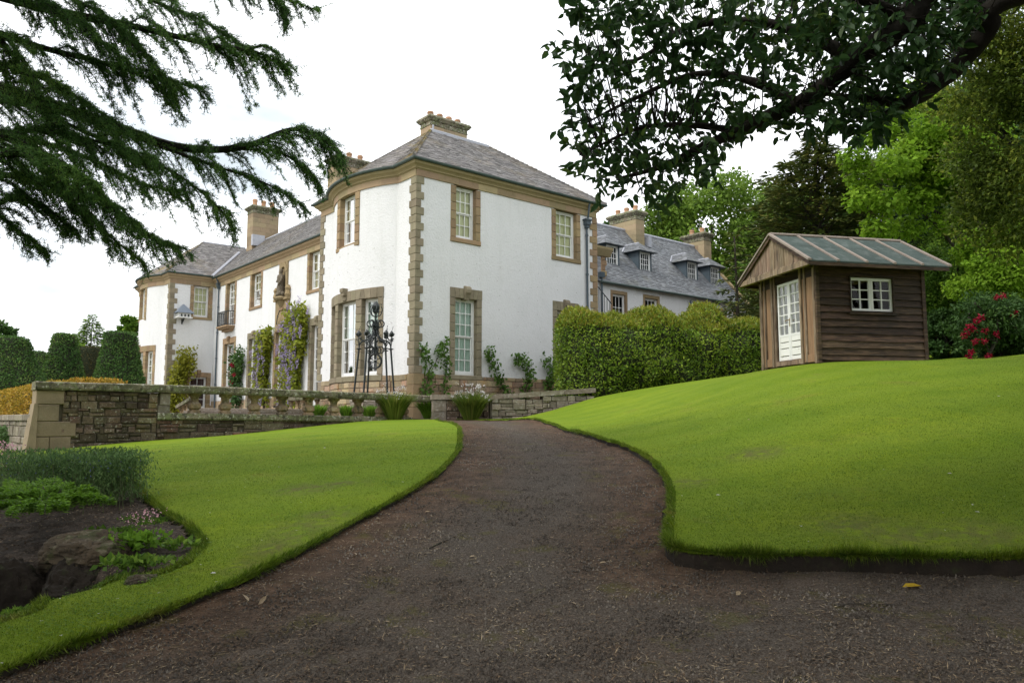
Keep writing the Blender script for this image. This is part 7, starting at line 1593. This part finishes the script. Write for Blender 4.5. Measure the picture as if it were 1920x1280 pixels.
def fringe(poly, n, h, hgt, outward):
    p = np.array(poly); seg = np.linalg.norm(np.diff(p, axis=0), axis=1); cum = np.r_[0, np.cumsum(seg)]; wgt = 1 / np.clip(p[:-1, 1], 5, 30) * seg; k = RNG.choice(len(seg), n, p=wgt / wgt.sum()); t = RNG.random(n)[:, None]
    q = p[k] + (p[k + 1] - p[k]) * t; d = p[k + 1] - p[k]; nr = np.c_[d[:, 1], -d[:, 0]] * outward; nr /= np.linalg.norm(nr, axis=1, keepdims=True) + 1e-9
    q = q - nr * RNG.uniform(-.015, .07, (n, 1)); z = G(q[:, 0], q[:, 1]) + h(q[:, 1]) - .012
    hgt = hgt * np.clip(.75 + 1.1 * np.array([mnoise.noise(Vector((a * 2.6, b * 2.6, 3))) for a, b in q]), .5, 1.6); P = np.c_[q, z]; az = RNG.random(n) * math.tau; s = np.c_[np.cos(az), np.sin(az), np.zeros(n)] * .0038; D = unit(np.c_[nr * RNG.uniform(.1, 1.1, (n, 1)), RNG.uniform(-.35, .9, n)] + rdir(n) * .35)
    return np.stack([P - s, P + s, P + D * (hgt * RNG.uniform(.4, 1.3, n))[:, None]], 1).reshape(-1, 3)
V = np.concatenate([fringe([(-6.8, 3.65), (-3.2, 4.3), left_edge_s[0], left_edge_s[2]], 9000, hl, .07, 1), fringe(left_edge_s, 26000, hl, .06, 1), fringe(right_edge_s, 22000, hr, .065, -1), fringe([right_edge_s[3], right_edge_s[1]] + right_bank + [(10, 6.25)], 34000, hr, .10, 1), fringe(bed_edge, 14000, hl, .07, -1)])
g = np_mesh('grass', V, 3, L['grass'], None, kind='stuff'); g['label'] = 'ragged longer grass fringe hanging over the cut turf edges'
n = 300000; t = RNG.random(n); Yp = 3.6 + 15 * t ** 1.9; Xp = RNG.uniform(-.78, .78, n) * (Yp + .6); Qp = np.c_[Xp, Yp]
ok = ~inside(lawn_left_poly, Qp) & ~inside(lawn_right_poly, Qp) & ~inside(bed_poly, Qp); Qp = Qp[ok]; de = np.minimum(edge_dist(left_edge_s, Qp), edge_dist(right_edge_s, Qp)); n = len(Qp)
patch = np.sin(Qp[:, 0] * 2.1 + 1.3 * np.sin(Qp[:, 1] * 1.1)) * np.sin(Qp[:, 1] * 1.7 + Qp[:, 0]) * .5 + .5
keep_ = RNG.random(n) < np.clip(.16 + .5 * np.exp(-de / .6) + .35 * patch * (Qp[:, 1] < 9), 0, 1); Ql = Qp[keep_]; n = len(Ql)
P = np.c_[Ql, G(Ql[:, 0], Ql[:, 1]) + RNG.uniform(.004, .016, n)]; D = rdir(n); D[:, 2] *= .18
g = np_mesh('leaf_litter', leaves_V(P, D, np.array([0, 0, 1.]) + rdir(n) * .4, RNG.uniform(.016, .062, n), RNG.uniform(.003, .0085, n)), 4, L['straw'], None, kind='stuff'); g['label'] = 'dry brown needles and straw scattered over the gravel path'
Qg = Qp[RNG.random(len(Qp)) < .6][:60000]; n = len(Qg); c = np.c_[Qg, G(Qg[:, 0], Qg[:, 1])]; s = RNG.uniform(.005, .015, n)[:, None]; a = [unit(rdir(n)) for _ in range(3)]
tp_ = c + np.c_[np.zeros(n), np.zeros(n), np.ones(n)] * s * 1.2; b3 = [c + np.c_[np.cos(RNG.random(n) * .8 + k * 2.1), np.sin(RNG.random(n) * .8 + k * 2.1), np.full(n, -.2)] * s for k in range(3)]
V4 = np.stack([*b3, tp_], 1).reshape(-1, 3); me = bpy.data.meshes.new('gravel'); F4 = (np.arange(n)[:, None, None] * 4 + np.array([[0, 1, 3], [1, 2, 3], [2, 0, 3]])[None]).reshape(-1, 3)
me.vertices.add(n * 4); me.vertices.foreach_set('co', V4.astype(np.float32).ravel()); me.loops.add(n * 9); me.loops.foreach_set('vertex_index', F4.astype(np.int32).ravel()); me.polygons.add(n * 3); me.polygons.foreach_set('loop_start', np.arange(0, n * 9, 3, dtype=np.int32)); me.update(calc_edges=True)
link('gravel', me, L['gravel'], None, kind='stuff', label='loose dark gravel chips on the path surface')
def fallen(px, py, ln, wd, mt, label, az, h=None, group=None, tilt=.2):
    p = ground_at(px, py, h) + [0, 0, .012]; d = np.array([[math.cos(az), math.sin(az), tilt * .4]]); V = folded_leaves(np.zeros((1, 3)), d, np.array([[tilt, -.2, 1.]]), np.array([ln]), np.array([wd]))
    o = np_mesh('fallen_leaf', V, 4, L[mt]); o.location = p; tag(o, label, 'leaf', group); return o
fallen(1692, 1104, .17, .075, 'yellow', 'bright yellow fallen leaf on the dark path below the right lawn bank', .1)
fallen(466, 1131, .12, .045, 'dry', 'larger pale curled dry leaf near the left edge of the path', 2.3, None, None, .9)
fallen(484, 1136, .11, .035, 'dry', 'upright split dry leaf beside the larger curled one', 1.2, None, None, 1.2)
fallen(1380, 1118, .06, .04, 'dry', 'small pale twisted leaf on the path below the lawn corner', .6, None, None, .9)
for i, (x, y, lab) in enumerate(((1343, 930, 'pale petal on the right lawn nearest the path bend'), (1502, 990, 'pale petal low on the right lawn above the bank edge'), (1785, 890, 'pale petal far out on the right lawn'), (1826, 950, 'upper of two close petals on the right lawn'), (1828, 962, 'lower of two close petals on the right lawn'), (1402, 788, 'dry leaf on the upper right lawn'), (1560, 835, 'dry leaf in the middle of the right lawn'), (1876, 744, 'pale petal high on the right lawn below the red flowers'))):
    fallen(x, y, .045, .03, 'dry' if 'dry' in lab else 'petal_white', lab, i * 1.3, hr, 'petals and leaves on the right lawn')
for i, (x, y, lab) in enumerate(((606, 841, 'single pale petal at the top of the left lawn'), (755, 906, 'pale petal on the left lawn beside the path'), (405, 1077, 'pale petal on the left lawn near the rockery tip'))): fallen(x, y, .045, .03, 'petal_white', lab, i * 1.7, hl, 'petals on the left lawn')
for i, (x, y, lab) in enumerate(((796, 962, 'left of a close pair of dry leaves on the path'), (810, 970, 'right of a close pair of dry leaves on the path'), (712, 975, 'dry leaf tucked under the left turf edge'), (880, 1047, 'dry leaf in the middle of the path near the twig'), (668, 1043, 'dry leaf on the left side of the path below the turf'), (1142, 914, 'dry leaf on the bend of the path at the right'), (1124, 1058, 'dry leaf on the path left of the bank corner'), (1080, 1137, 'lowest dry leaf on the middle of the path'))): fallen(x, y, .06, .03, 'dry', lab, i * 2.1, None, 'dry leaves scattered on the path', .5)
tw = MB(); a = ground_at(805, 1030); b = ground_at(845, 1014); tw.tube(bez([a + [0, 0, .012], (a + b) / 2 + [.01, .03, .02], b + [0, 0, .012]], 6), [.006, .008, .007, .006, .005, .003], 5); o = tw.build('twig', M['bark'], None, tuple(a)); o.location = a; tag(o, 'short dark twig lying in the middle of the path', 'twig')
tw = MB(); a = ground_at(1565, 1138); b = ground_at(1690, 1137); tw.tube(bez([a + [0, 0, .01], (a + b) / 2 + [0, .03, .012], b + [0, 0, .01]], 8), .004, 5); o = tw.build('twig', M['bark'], None, tuple(a)); o.location = a; tag(o, 'long thin twig on the dark path below the right bank', 'twig')
